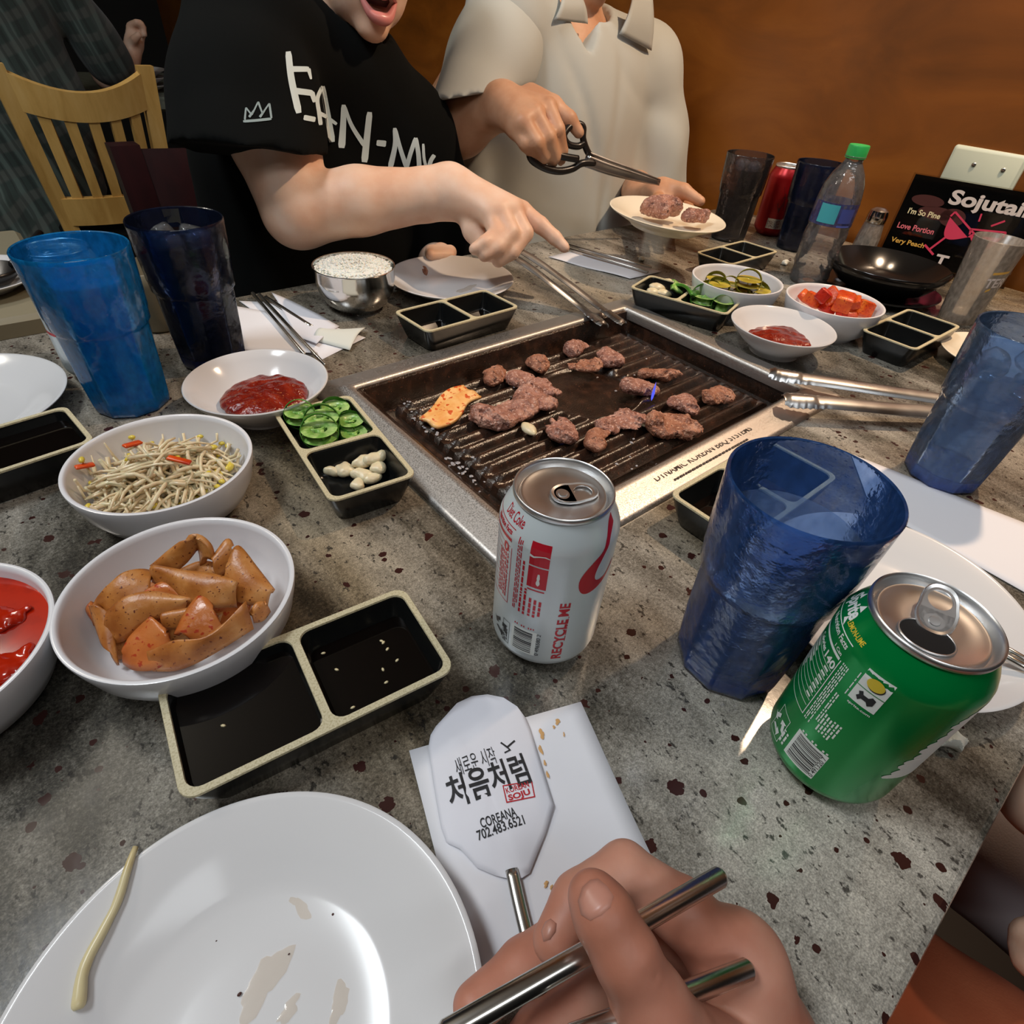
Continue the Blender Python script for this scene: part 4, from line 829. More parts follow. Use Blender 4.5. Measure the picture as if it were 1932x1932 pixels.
v, f = lathe([(0, .003), (.026, .003), (.027, 0), (.030, 0), (.031, .003), (.0400, .010), (.0475, .024), (.0505, .040), (.0512, .0530), (.0518, .0542), (.0512, .0550), (.0500, .0545), (.0490, .042), (.046, .026), (.038, .013), (.02, .008), (0, .008)], 96); mk('shell', v, f, M_SHINY, t, local=True, angle=60)
rg = random.Random(2); m = MB(); gv, gf = lathe([(0, -1), (.75, -.6), (1, 0), (.75, .6), (0, 1)], 6); gv = gv * [.0011, .0010, .0030]
m.add(*lathe([(.0488, .043), (.046, .0500), (.036, .0560), (.020, .0585), (0, .0590)], 40))
for i in range(1500):
    a = rg.uniform(0, 6.283); r = .0475 * math.sqrt(rg.random()); z = .0595 - .0095 * (r / .0475) ** 2.2 + rg.uniform(-.0012, .0015)
    m.add(gv @ (rot('Z', rg.uniform(0, 360)) @ rot('X', 90 + rg.uniform(-35, 35))).T + [r * math.cos(a), r * math.sin(a), z], gf)
o = m.out('rice', M_RICE); o.location = (*RB, o.location.z); tag(o, 'heap of cooked white rice in the steel bowl', 'rice', kind='stuff')
# lone sprout on the foreground plate
P = smooth_path([Zp(265, 1607, .0225), Zp(243, 1660, .0215), Zp(222, 1708, .0165), Zp(190, 1765, .0150), Zp(160, 1815, .0160), Zp(148, 1865, .0160), Zp(142, 1902, .0175)], 4)
def plate_h(p): return float(np.interp(math.hypot(p[0] + .0394, p[1] - .0770), [0, .030, .050, .056, .064, .074, .086, .0887], [.004, .004, .0046, .0066, .0112, .016, .0207, .0212]))
P = [np.array([p[0], p[1], plate_h(p) + .0016]) for p in [Zp(q[0], q[1], .017) for q in [(265, 1607), (254, 1635), (243, 1662), (233, 1688), (220, 1716), (205, 1742), (190, 1768), (175, 1793), (162, 1818), (152, 1845), (147, 1870), (143, 1890), (141, 1902)]]]; P = smooth_path(P, 2)
v, f = tube(P, [.0012, .0014, .0016, .0017, .0018, .0018, .0019, .0019, .0018, .0018, .0019, .0020, .0020, .0021, .0021, .0021, .0022, .0022, .0022, .0024, .0025, .0026, .0026, .0024, .0016][:len(P)], 8)
tag(mk('sprout_strand', v, f, mat('old_sprout', S(214, 200, 156), .3, var=(40, S(190, 160, 90), .5, .8))), 'single bean sprout lying on the rim of the foreground plate', 'bean sprout')

# ------------------------------------------------------------------ drink cans
CANP = [(0, .009), (.017, .006), (.0215, .0015), (.0232, 0), (.0246, .0008), (.0262, .003), (.0300, .0075), (.0322, .0110), (.0331, .0150), (.0331, .1020), (.0328, .1045), (.0312, .1090), (.0285, .1145), (.0268, .1178), (.0263, .1188)]
LIDP = [(.0263, .1188), (.0270, .1194), (.0272, .1210), (.0270, .1222), (.0263, .1227), (.0256, .1222), (.0252, .1205), (.0247, .1172), (.0242, .1160), (.0236, .1162), (.0232, .1180), (.0226, .1190), (.0214, .1190), (.0206, .1185), (.012, .1185), (0, .1185)]
def can_r(z):
    for (r0, z0), (r1, z1) in zip(CANP[4:-1], CANP[5:]):
        if z0 <= z <= z1: return r0 + (r1 - r0) * (z - z0) / (z1 - z0)
    return .0331
class Can:
    """the printing is bent round the wall of the can: x = arc length from bearing th0 (degrees), y = height"""
    def __init__(s, name, label, uv, paint): s.t = thing(name, label, 'can', (uv[0], uv[1], 0)); v, f = lathe(CANP, 96); mk('body', v, f, paint, s.t, local=True, angle=60); v, f = lathe(LIDP, 96); s.lid = mk('lid', v, f, M_ALU, s.t, local=True, angle=50); s.ink = {}
    def wrap(s, P, off=.00016):
        P = np.asarray(P, float); out = []
        for x, y in P[:, :2]: a = math.radians(x); r = can_r(y) + off; out.append((r * math.cos(a), r * math.sin(a), y))
        return out
    def add(s, key, P, F, off=.00016): s.ink.setdefault(key, MB()).add(s.wrap(P, off), F)
    def rect(s, key, a0, a1, z0, z1, off=.00016):
        n = max(1, int(abs(a1 - a0) / 4)); nz = 1 if z1 < .1 else 4
        P = [(a0 + (a1 - a0) * i / n, z0 + (z1 - z0) * j / nz) for j in range(nz + 1) for i in range(n + 1)]
        s.add(key, P, [[j * (n + 1) + i, j * (n + 1) + i + 1, (j + 1) * (n + 1) + i + 1, (j + 1) * (n + 1) + i] for j in range(nz) for i in range(n)], off)
    def frame(s, key, a0, a1, z0, z1, wa, wz): s.rect(key, a0, a1, z0, z0 + wz); s.rect(key, a0, a1, z1 - wz, z1); s.rect(key, a0, a0 + wa, z0, z1); s.rect(key, a1 - wa, a1, z0, z1)
    def text(s, key, txt, a, z, w=None, h=None, up=False, bold=.01, off=.00016):
        """up: the line runs up the can; otherwise round it. w and h in metres, (a, z) its middle"""
        v, f = fit_text(txt, w, h, bold); k = math.degrees(1 / .0331)
        P = [(a - q[1] * k, z + q[0]) for q in v] if up else [(a + q[0] * k, z + q[1]) for q in v]
        s.add(key, P, f, off)
    def poly(s, key, P, off=.0002):
        bm = bmesh.new(); vs_ = [bm.verts.new((x, y * 1000, 0)) for x, y in P]; fc = bm.faces.new(vs_); bmesh.ops.triangulate(bm, faces=[fc]); bm.verts.index_update()
        F = [[q.index for q in c.verts] for c in bm.faces]; bm.free(); s.add(key, P, F, off)
    def barcode(s, kb, kw, a0, a1, z0, z1, seed, bg=True):
        if bg: s.rect(kw, a0, a1, z0, z1, .00012)
        rg = random.Random(seed); z = z0 + .0015
        while z < z1 - .0022:
            w = rg.choice((.0004, .0004, .0007, .0011)); s.rect(kb, a0 + 3, a1 - 4.5, z, z + w, .0002); z += w + rg.choice((.0004, .0006, .0009))
    def lines(s, key, a0, a1, z0, z1, n, seed, horizontal=False):
        """rows of print too small to read: broken bars"""
        rg = random.Random(seed)
        for i in range(n):
            a = a0 + (a1 - a0) * (i + .5) / n; d = (a1 - a0) / n * .52; z = z0 + (rg.uniform(0, .006) if i % 3 == 2 else 0)
            while z < z1 - .001:
                w = rg.uniform(.0012, .0050); s.rect(key, a - d / 2, a + d / 2, z, min(z + w, z1)); z += w + .0008
    def strip(s, key, A, B, rows=10):
        n = len(A); P = [(a[0] + (b[0] - a[0]) * r / rows, a[1] + (b[1] - a[1]) * r / rows) for r in range(rows + 1) for a, b in zip(A, B)]; s.add(key, P, [[r * n + i, r * n + i + 1, (r + 1) * n + i + 1, (r + 1) * n + i] for r in range(rows) for i in range(n - 1)])
    def done(s, mats):
        for k, m in s.ink.items(): m.out(k, mats[k], s.t, local=True, smooth=False)
def recycle_mark(can, key, a, z, r, deg):
    k = math.degrees(1 / .0331)
    for i in range(3):
        c0 = math.radians(120 * i + deg); P = []
        for q, rr in ((-.75, .55), (.35, .55), (.35, .30), (.95, .75), (.35, 1.2), (.35, .95), (-.75, .95)): t = c0 + q * .95; P.append((a + r * rr * math.cos(t) * k, z + r * rr * math.sin(t)))
        can.poly(key, P)
def tab(can, c, R, raised=0.0, z=.1192):
    """ring-pull: a rounded plate with a finger hole and a rivet end"""
    L_ = [(0.0115, 0.0078)]; n = 32; V_ = []; F_ = []
    def out(k, sc): a = 2 * math.pi * k / n; w = .0076 if math.cos(a) > 0 else .0082; return np.array([.0128 * math.copysign(abs(math.cos(a)) ** .75, math.cos(a)), w * math.copysign(abs(math.sin(a)) ** .85, math.sin(a)), 0]) * sc
    def hole(k): a = 2 * math.pi * k / n; return np.array([.0048 + .0050 * math.cos(a), .0050 * math.sin(a), 0])
    def hole2(k): a = 2 * math.pi * k / n; return np.array([-.0066 + .0036 * math.cos(a), .0042 * math.sin(a), 0])
    b = MB(); tk = .0007
    rows = [[out(k, 1.0) + [0, 0, -tk] for k in range(n)], [out(k, 1.03) for k in range(n)], [out(k, .98) + [0, 0, tk] for k in range(n)], [out(k, .86) + [0, 0, tk * .4] for k in range(n)]]
    v, f = loft(rows); b.add(v, f)
    # flat web between outline and the two openings: strips split at x = -0.001
    web = []; top = [out(k, .86) + [0, 0, tk * .4] for k in range(n)]
    for hl, lo, hi in ((hole, -.0012, 1), (hole2, -1, -.0012)):
        ho = [hl(k) for k in range(n)]; tg = []
        for k in range(n):
            p = top[k].copy(); p[0] = min(max(p[0], lo if lo > -1 else p[0]), hi if hi < 1 else p[0]); tg.append(p)
        for zz in (tk * .4, -tk * .6):
            v, f = loft([[p * [1, 1, 0] + [0, 0, zz] for p in tg], [p + [0, 0, zz] for p in ho]]); b.add(v, f)
        v, f = loft([[p + [0, 0, tk * .4] for p in ho], [p + [0, 0, -tk * .6] for p in ho]]); b.add(v, f)
    v, f = lathe([(0, .0009), (.0022, .0008), (.0026, .0002), (.0026, -.001)], 16, (-.0066, 0, 0)); b.add(v, f)
    V_ = np.array(b.v) @ np.asarray(R).T + np.asarray(c) + [0, 0, z]; mk('pull_tab', V_, b.f, M_ALU, can.lid, local=True, fix=True, angle=50)

k1 = Can('soda_can', 'unopened silver soda can with red lettering, in front of the grill', (.1826, .1597), M_SILVER)
k1.text('red_print', 'RECYCLE ME', -120.2, .0425, w=.0505, h=.0062, up=True, bold=.03)
k1.lines('red_print', -115.2, -113.6, .034, .056, 1, 2)
for z0, z1 in ((.0935, .1085), (.0770, .0925)):
    k1.rect('red_print', -160, -141, z0, z1)
k1.poly('white_print', [(-160, .1010), (-156, .1000), (-150, .1012), (-145, .1018), (-141, .1010), (-141, .1004), (-146, .1010), (-151, .1003), (-156, .0988), (-160, .0992)], .0003)
k1.poly('white_print', [(-149.2, .0790), (-150.8, .0800), (-151.2, .0815), (-150.4, .0835), (-150.8, .0850), (-150.2, .0880), (-149.2, .0882), (-148.4, .0880), (-147.8, .0850), (-148.2, .0835), (-147.4, .0815), (-147.8, .0800)], .0003)
k1.rect('red_print', -159, -142, .0745, .0755)
k1.text('red_print', 'Diet Coke', 170.5, .1136, w=.0180, h=.0060, bold=.01)
C_out = [(-68, .1180), (-77, .1150), (-85, .1080), (-91, .1010), (-98, .0970), (-104.5, .0925), (-109, .0880), (-111, .0835), (-109.5, .0775), (-105, .0735), (-98, .0722), (-88, .0735), (-78, .0768), (-66, .0840)]
C_in = [(-66, .0880), (-76, .0810), (-84, .0795), (-91, .0805), (-94, .0840), (-93, .0890), (-89, .0955), (-84, .1020), (-78, .1085), (-68, .1130)]
n = 14
def resample(P, n):
    P = smooth_path([np.array([x, y * 1000, 0]) for x, y in P], 8); P = np.array(P); d = np.r_[0, np.cumsum(np.linalg.norm(np.diff(P, axis=0), axis=1))]; t = np.linspace(0, d[-1], n)
    return [(np.interp(q, d, P[:, 0]), np.interp(q, d, P[:, 1]) / 1000) for q in t]
A_ = resample(C_out, 48); B_ = resample(C_in[::-1], 48); k1.strip('red_print', A_, B_)
k1.barcode('black_print', 'pale_print', -171, -143, .0185, .0400, 5)
k1.text('black_print', '0 496580 2', -141.0, .0292, w=.0200, h=.0024, up=True, bold=.0)
k1.lines('red_print', -169, -146, .0415, .0428, 9, 7)
recycle_mark(k1, 'black_print', 172, .0275, .0070, 20); k1.frame('black_print', -184, -174, .0180, .0375, .5, .0004); k1.lines('black_print', -183, -176, .0185, .0300, 3, 3)
k1.frame('red_print', 125, 179.5, .0525, .1085, .7, .0005); k1.text('red_print', 'Nutrition Facts', 161, .1058, w=.0180, h=.0030, bold=.03); k1.rect('red_print', 126, 178, .1000, .1022)
for z in (.096, .092, .088, .084, .080, .075, .070, .065, .060): k1.rect('red_print', 127, 177, z, z + .00035)
k1.text('red_print', '0', 171, .0940, h=.0070, bold=.03); k1.lines('red_print', 160, 176, .056, .090, 5, 4)
k1.lines('red_print', -174, -168, .0535, .1075, 3, 11); k1.lines('red_print', -167, -163, .0530, .0935, 1, 12); k1.lines('red_print', -162.5, -158, .0525, .0740, 1, 13); k1.lines('red_print', -157, -142, .0530, .0680, 3, 14)
k1.done({'red_print': M_CANRED, 'white_print': M_CANWHT, 'black_print': M_CANBLK, 'pale_print': M_CANWHT})
tab(k1, (.0035, -.0045, 0), rot('Z', -24), z=.1200)

k2 = Can('soda_can', 'open green soda can with white print, on the plate at the right', (.2545, -.0009), M_GREEN)
k2.text('white_print', 'Sprite', 112, .1118, w=.0190, h=.0085, bold=.04)
for P in ([(118, .1152), (123, .1215 - .003), (126, .1150)], [(101, .1150), (104, .1185), (107, .1150)], [(121, .1075), (128, .1062), (123, .1100)]): k2.poly('white_print', P)
k2.text('yellow_print', 'LEMON-LIME', 141, .1098, w=.0148, h=.0026, bold=.02)
k2.frame('white_print', 92, 149, .0500, .1060, .8, .0005); k2.text('white_print', 'Nutrition Facts', 128, .1030, w=.0215, h=.0036, bold=.02); k2.text('white_print', '1 Can', 141, .0975, w=.0060, h=.0022, bold=.02); k2.rect('white_print', 94, 147, .0938, .0955)
k2.text('white_print', '140', 140, .0885, w=.0085, h=.0050, bold=.03); k2.text('white_print', 'Calories', 120, .0885, w=.0110, h=.0036, bold=.03)
for z in (.0850, .0815, .0780, .0745, .0710, .0675, .0640, .0600, .0560): k2.rect('white_print', 94, 147, z, z + .00035)
for z in (.0825, .0790, .0755, .0720, .0685, .0650, .0612):
    k2.rect('white_print', 97, 112 + (z * 1e5) % 9, z, z + .0014); k2.rect('white_print', 139, 145, z, z + .0014)
k2.lines('white_print', 151.0, 158, .0500, .0960, 4, 21); k2.lines('white_print', 160, 164, .0560, .0800, 2, 22); k2.lines('white_print', 164, 180, .0510, .0650, 6, 23)
k2.rect('white_print', 168, 189, .0840, .1050); k2.rect('green_print', 168, 189, .0940, .0944, .0003)
P = [(178.5 + 6.5 * math.cos(t * .2618), .0995 + .0034 * math.sin(t * .2618)) for t in range(24)]; k2.poly('dark_print', [(x + .8, y - .0006) for x, y in P], .0003); k2.poly('yellow_print', P, .0004)
k2.poly('dark_print', [(172, .0880), (174.5, .0862), (176, .0880), (180, .0880), (182, .0862), (185, .0880), (183.5, .0900), (185, .0918), (182, .0926), (180, .0908), (176, .0908), (174.5, .0926), (172, .0912), (173.4, .0896)], .0003)
k2.lines('white_print', 165.0, 166.6, .0835, .1000, 1, 24)
k2.text('white_print', 'sprite.com', 179, .0815, w=.0105, h=.0018, bold=.02)
k2.barcode('dark_print', 'white_print', 155, 186, .0190, .0415, 6); k2.text('dark_print', '0 491320 7', 183.6, .0300, w=.0190, h=.0024, up=True)
recycle_mark(k2, 'white_print', 134.5, .0255, .0068, 30); k2.frame('white_print', 126, 145, .0165, .0370, .6, .0004); k2.lines('white_print', 144, 152, .0200, .0300, 2, 25); k2.lines('white_print', 157, 185, .0420, .0434, 8, 26)
A_ = [(-140, .0400), (-131, .0440), (-134, .0480), (-128, .0520), (-131, .0560), (-126, .0610), (-129, .0660), (-122, .0740), (-125, .0790), (-117, .0890), (-120, .0930), (-108, .1000)]
A_ = resample([(-134, .0420), (-126, .0500), (-128, .0560), (-121, .0640), (-123, .0700), (-114, .0840), (-117, .0900), (-100, .1010)], 40); B_ = [(x + 30, y) for x, y in A_]
k2.strip('white_print', [(x + (1.8 if i % 3 == 0 else -1.4), y) for i, (x, y) in enumerate(A_)], [(-70, y) for x, y in A_], 14)
k2.done({'white_print': M_CANWHT, 'yellow_print': M_CANYEL, 'green_print': M_GREEN, 'dark_print': M_CANBLK})
# the drinking hole and the raised tab of the opened can
th = math.radians(203 - 0); hc = np.array([.0085 * math.cos(math.radians(-165)), .0085 * math.sin(math.radians(-165))])
P = [(-.0108 + .0088 * math.cos(6.283 * i / 32), .0015 + .0112 * math.sin(6.283 * i / 32) * 1.0, .1187) for i in range(32)]
Rh = rot('Z', 16); P = [tuple(Rh @ np.array(p)) for p in P]
v, f = loft([P, [(x, y, .1189) for x, y, z in P]], cap1=True); mk('opening', v, f, M_DARK, k2.lid, local=True, smooth=False)
P2 = [np.array([x * 1.0, y, .1190]) for x, y, z in P]; v, f = tube(P2 + [P2[0]], .0005, 6, caps=False); mk('opening_edge', v, f, M_ALU, k2.lid, local=True)
tab(k2, (.0050, .0018, .0030), rot('Z', 18) @ rot('Y', -20), z=.1196)

k3 = Can('soda_can', 'red soda can by the wall, between cola tumbler and dark blue tumbler', (1.2354, .6386), M_REDCAN)
k3.rect('silver_print', -170, -120, .016, .034); k3.lines('dark_print', -168, -122, .018, .031, 9, 31); k3.poly('dark_print', [(-150, .090), (-120, .100), (-112, .090), (-135, .070), (-128, .050), (-145, .045), (-155, .060), (-140, .075)])
k3.done({'silver_print': M_ALU, 'dark_print': mat('maroon_ink', S(84, 12, 16), 0.35)}); tab(k3, (0, 0, 0), rot('Z', 40), z=.1195)
k4 = Can('soda_can', 'white soda can with thin red band, mostly hidden by the bright blue tumbler', (.0400, .6830), M_SILVER)
k4.rect('red_print', 150, 330, .0500, .0530); k4.rect('red_print', 150, 330, .1040, .1085); k4.done({'red_print': M_CANRED}); tab(k4, (0, 0, 0), rot('Z', 10), z=.1195)

# ------------------------------------------------------------------ plastic tumblers
def tumbler(uv, label, m, drink, level, rz=0, n=10, ice=(), s=1.0, base=None):
    t = thing('tumbler', label, 'tumbler', (uv[0], uv[1], 0), math.radians(rz), 'pebbled plastic tumblers')
    N = 120
    def fac(a, z):
        if z > .080 * s: return 1.0
        k = (a % (2 * math.pi / n)) - math.pi / n; poly = math.cos(math.pi / n) / math.cos(k); w = min(1, max(0, (.080 * s - z) / (.012 * s))); return 1 + (poly * 1.012 - 1) * w
    out = [(0, 0), (.029, 0), (.0318, .0022), (.0328, .010), (.0348, .040), (.0364, .0775), (.0370, .0800), (.0388, .0822), (.0391, .0900), (.0398, .0925), (.0410, .115), (.0421, .1400), (.0422, .1432), (.0415, .1442), (.0405, .1435), (.0398, .125), (.0380, .094), (.0355, .078), (.0335, .040), (.0310, .012), (.0285, .0100), (0, .0098)]
    v, f = lathe([(r * s, z * s) for r, z in out], N, rfun=lambda a, z: fac(a, z)); mk('cup', v, f, m, t, local=True, angle=45)
    v, f = lathe([(r * s, z * s) for r, z in [(0, .0006), (.0285, .0006), (.0312, .0026), (.0318, .0094), (.0322, .0140), (.0300, .0135), (.027, .0115), (0, .0112)]], N, rfun=lambda a, z: fac(a, 0)); mk('thick_base', v, f, base or M_TBASE, t, local=True, angle=45)
    if drink is not None:
        ri = lambda z: np.interp(z / s, [.010, .012, .040, .078, .094, .125, .1435], [.0280, .0306, .0331, .0351, .0376, .0394, .0401]) * s
        zs = np.linspace(.0102 * s, level, 8); v, f = lathe([(0, zs[0])] + [(ri(z) - .0004, z) for z in zs] + [(ri(level) * .6, level - .0004), (0, level - .0004)], 60); mk('water' if drink in (M_WATER, M_WATERB) else 'cola', v, f, drink, t, local=True, angle=50)
    for i, (x, y, z, a) in enumerate(ice):
        v, f = box((0, 0, 0), (.021, .019, .017), rot('Z', a) @ rot('X', 25 + 30 * i) @ rot('Y', 14 - 20 * i), bev=.004); mk('ice_cube', v + [x, y, z], f, M_ICE, t, local=True, angle=60)
    return t
tumbler((.0465, .6020), 'bright blue tumbler of water in front of the white can', M_TUMBC, M_WATERB, .122, 9, ice=((.012, -.008, .119, 20), (-.014, .010, .117, 50)))
tumbler((.1385, .6492), 'dark tumbler of cola with ice, beside the bright blue one', M_TUMBD, M_COLA, .126, 4, ice=((.014, -.010, .126, 10), (-.010, .012, .127, 40), (-.012, -.014, .124, 70), (.015, .015, .122, 30)))
tumbler((.2660, .0720), 'large blue tumbler of water, closest to the diner and beside the green can', M_TUMB, M_WATER, .110, 14)
tumbler((.6147, .0695), 'light blue tumbler of iced water at the right frame edge', M_TUMBL, M_WATER, .122, 2, ice=((.010, -.008, .118, 20), (-.012, .012, .116, 45), (-.008, -.016, .104, 80), (.012, .014, .100, 10)))
tumbler((1.1159, .6583), 'smoky tumbler of cola standing near the wall', M_TUMBSMOKE, M_COLA, .122, 0, ice=((.012, -.010, .124, 10), (-.012, .008, .126, 40), (-.006, -.016, .124, 70), (.016, .014, .122, 30)), base=M_TUMBD)
tumbler((1.1850, .5560), 'dark blue tumbler behind the water bottle', M_TUMBD, M_COLA, .060, 0, base=M_TUMBD)

# clear tapered beer glass with yellow and white lettering
t = thing('beer_glass', 'frosted clear beer glass with white and yellow lettering in front of the sign', 'glass', (1.0850, .2220, 0))
v, f = lathe([(0, 0), (.0235, 0), (.0250, .002), (.0262, .012), (.0335, .1120), (.0338, .1145), (.0330, .1152), (.0322, .1145), (.0250, .014), (.022, .0105), (0, .0095)], 72); mk('vessel', v, f, M_FROST, t, local=True, angle=50)
def on_glass(P, off=.0004):
    return [((.0262 + (.0335 - .0262) * (z - .012) / .1 + off) * math.cos(math.radians(a)), (.0262 + (.0335 - .0262) * (z - .012) / .1 + off) * math.sin(math.radians(a)), z) for a, z in P]
tv, tf = fit_text('TER', w=.028, h=.013, bold=.03); g0 = -123; m = MB().add(on_glass([(g0 + math.degrees(q[0] / .030), .064 + q[1] + .10 * q[0]) for q in tv]), tf); m.out('white_lettering', M_SIGNW, t, local=True, smooth=False)
m = MB()
for z0, a0, a1 in ((.0745, g0 - 22, g0 + 20), (.0500, g0 - 16, g0 - 6)):
    k = 12; P = [(a0 + (a1 - a0) * i / k, z0 + j * .0034 + .0035 * (i / k)) for j in (0, 1) for i in range(k + 1)]; m.add(on_glass(P), [[i, i + 1, k + 2 + i, k + 1 + i] for i in range(k)])
m.out('yellow_band', M_SIGNY, t, local=True, smooth=False)

# crushed water bottle
BT = np.array([1.0237, .4355]); bt = thing('water_bottle', 'crumpled clear water bottle with green cap and blue label', 'bottle', (*BT, 0))
wv = Wave(5, 170); wv2 = Wave(6, 420)
prof = [(0, .004), (.012, .004), (.016, .0006), (.024, .0006), (.0290, .005), (.0305, .014), (.0296, .022), (.0308, .030), (.0298, .040), (.0310, .052), (.0302, .062), (.0312, .074), (.0300, .086), (.0312, .092), (.0314, .122), (.0305, .132), (.0280, .146), (.0225, .160), (.0160, .170), (.0128, .175), (.0125, .180), (.0150, .1815), (.0150, .1830), (.0122, .1835), (.0122, .190)]
pr = []
for (r0, z0), (r1, z1) in zip(prof[:-1], prof[1:]):
    for q in range(3): pr.append((r0 + (r1 - r0) * q / 3, z0 + (z1 - z0) * q / 3))
v, f = lathe(pr + [prof[-1]], 64); k = np.clip((.150 - v[:, 2]) / .05, 0, 1) * np.clip(v[:, 2] / .01, 0, 1); d = (wv(v[:, 0], v[:, 1], v[:, 2]) * .0016 + wv2(v[:, 0], v[:, 1], v[:, 2]) * .0006) * k * np.clip((.105 - v[:, 2]) / .03, .15, 1)
rr = np.hypot(v[:, 0], v[:, 1]) + 1e-9; v[:, 0] *= 1 + d / rr; v[:, 1] *= 1 + d / rr; mk('bottle_shell', v, f, M_CLEAR, bt, local=True)
v, f = lathe([(.0128, .1795), (.0142, .180), (.0144, .1945), (.0136, .1965), (0, .1968)], 40, rfun=lambda a, z: 1 + .012 * math.cos(40 * a)); mk('cap', v, f, M_GREENCAP, bt, local=True, angle=40)
def band(name, a0, a1, z0, z1, m, off): k = 20; P = [((.0313 + off) * math.cos(math.radians(a0 + (a1 - a0) * i / k)), (.0313 + off) * math.sin(math.radians(a0 + (a1 - a0) * i / k)), z) for z in (z0, z1) for i in range(k + 1)]; mk(name, P, [[i, i + 1, k + 2 + i, k + 1 + i] for i in range(k)], m, bt, local=True)
band('label', -250, 110, .092, .124, M_BLUELAB, .0004); band('label_panel', 165, 215, .096, .122, M_TEALLAB, .0007); band('label_print', 222, 262, .098, .118, mat('blue_label_print', S(70, 84, 160), .4), .0007); band('label_stripe', 222, 262, .0925, .0950, mat('blue_label_stripe', S(88, 104, 190), .4), .0007)

# pepper shaker
t = thing('pepper_shaker', 'small glass pepper shaker with steel cap beside the sign', 'shaker', (1.2876, .4668, 0))
v, f = lathe([(0, 0), (.020, 0), (.0215, .002), (.0205, .030), (.0175, .050), (.0165, .058), (.0150, .058), (.0160, .049), (.019, .029), (.0195, .004), (0, .003)], 10); mk('jar', v, f, M_FROST, t, local=True, angle=25)
v, f = lathe([(.0172, .056), (.0178, .057), (.0178, .068), (.0160, .076), (.0090, .0805), (0, .0815)], 40); mk('cap', v, f, M_SHINY, t, local=True, angle=40)
v, f = lathe([(0, .0035), (.0188, .0045), (.0185, .028), (0, .030)], 24); mk('pepper', v, f, M_SALT, t, local=True)

# black bowls stacked on a black plate
def simple_lathe(name, label, cat, uv, z, prof, m, part, group=None): t = thing(name, label, cat, (uv[0], uv[1], z), 0, group); v, f = lathe(prof, 96); mk(part, v, f, m, t, local=True, angle=60); return t
simple_lathe('black_plate', 'shiny black plate under the black bowl, in front of the sign', 'plate', (1.075, .342), 0, [(0, .0), (.055, 0), (.058, .002), (.088, .012), (.090, .0145), (.0885, .0150), (.058, .0055), (0, .0050)], M_BOWLB, 'dish')
simple_lathe('black_bowl', 'wide shiny black bowl below the sign', 'bowl', (1.080, .345), .0052, [(0, .0), (.045, 0), (.047, .003), (.068, .013), (.088, .034), (.0905, .042), (.0895, .0435), (.0865, .040), (.066, .018), (.044, .0075), (0, .0070)], M_BOWLB, 'dish')
# table sign in an acrylic stand
SO = np.array([1.2900, .4400, 0.0]); sx = np.array([.060, -.2434, 0]); sx /= np.linalg.norm(sx); lean = np.cross([0, 0, 1.0], sx); lean *= -1 if lean[0] < 0 else 1
sy = np.array([0, 0, 1.0]) + .10 * lean; sy /= np.linalg.norm(sy); sn = np.cross(sx, sy); sn *= -1 if sn[0] > 0 else 1
sg = thing('table_sign', 'black drinks sign with pink cocktail glasses in a clear stand against the wall', 'sign', tuple(SO + sx * .10))
SW_, SH_ = .212, .142
def sp(x, y, o=.0): return SO + sx * x + sy * y + sn * o
def slab(x0, x1, y0, y1, o0, o1): P = [sp(x, y, o) for o in (o0, o1) for (x, y) in ((x0, y0), (x1, y0), (x1, y1), (x0, y1))]; return P, [[0, 1, 2, 3], [7, 6, 5, 4], [0, 4, 5, 1], [1, 5, 6, 2], [2, 6, 7, 3], [3, 7, 4, 0]]
v, f = slab(.003, SW_ - .003, .004, SH_ - .002, 0, .0008); mk('card', v, f, M_SIGN, sg, smooth=False, fix=True)
b = MB(); b.add(*slab(0, SW_, 0, SH_, .0014, .0030)); b.add(*slab(0, SW_, 0, SH_, -.0030, -.0014)); P = [sp(x, y, o) for (y, o) in ((0, -.03), (0, .03), (.003, .03), (.003, -.03)) for x in (0, SW_)]; b.add(P, [[0, 1, 3, 2], [2, 3, 5, 4], [4, 5, 7, 6], [6, 7, 1, 0], [0, 2, 4, 6], [1, 7, 5, 3]]); b.out('acrylic_stand', M_ACRYL, sg, smooth=False, fix=True)
def sign_text(name, s, x, y, w, h, m, bold=.02, slope=0.0): tv, tf = fit_text(s, w, h, bold, center=False); mk(name, [sp(x + q[0], y + q[1] + slope * q[0], .0036) for q in tv], tf, m, sg, smooth=False)
sign_text('title_lettering', 'Sojutail', .070, .098, .118, .030, M_SIGNW, .035)
sign_text('menu_lettering', "I'm So Pine", .018, .080, .052, .0095, M_SIGNC, .02); sign_text('menu_lettering', 'Love Portion', .012, .055, .060, .0095, M_SIGNR, .02); sign_text('menu_lettering', 'Very Peach', .012, .029, .056, .0105, M_SIGNY, .02); sign_text('corner_letter', 'T', .094, .008, .020, .020, M_SIGNW, .03)
def strokes(P, w, o): out = MB(); P = [np.array(p, float) for p in P]; return P
m = MB()
def band2(a, b, w):
    a, b = np.array(a), np.array(b); d = (b - a) / np.linalg.norm(b - a); n_ = np.array([-d[1], d[0]]) * w / 2; P = [a - n_, b - n_, b + n_, a + n_]; m.add([sp(x, y, .0038) for x, y in P], [[0, 1, 2, 3]])
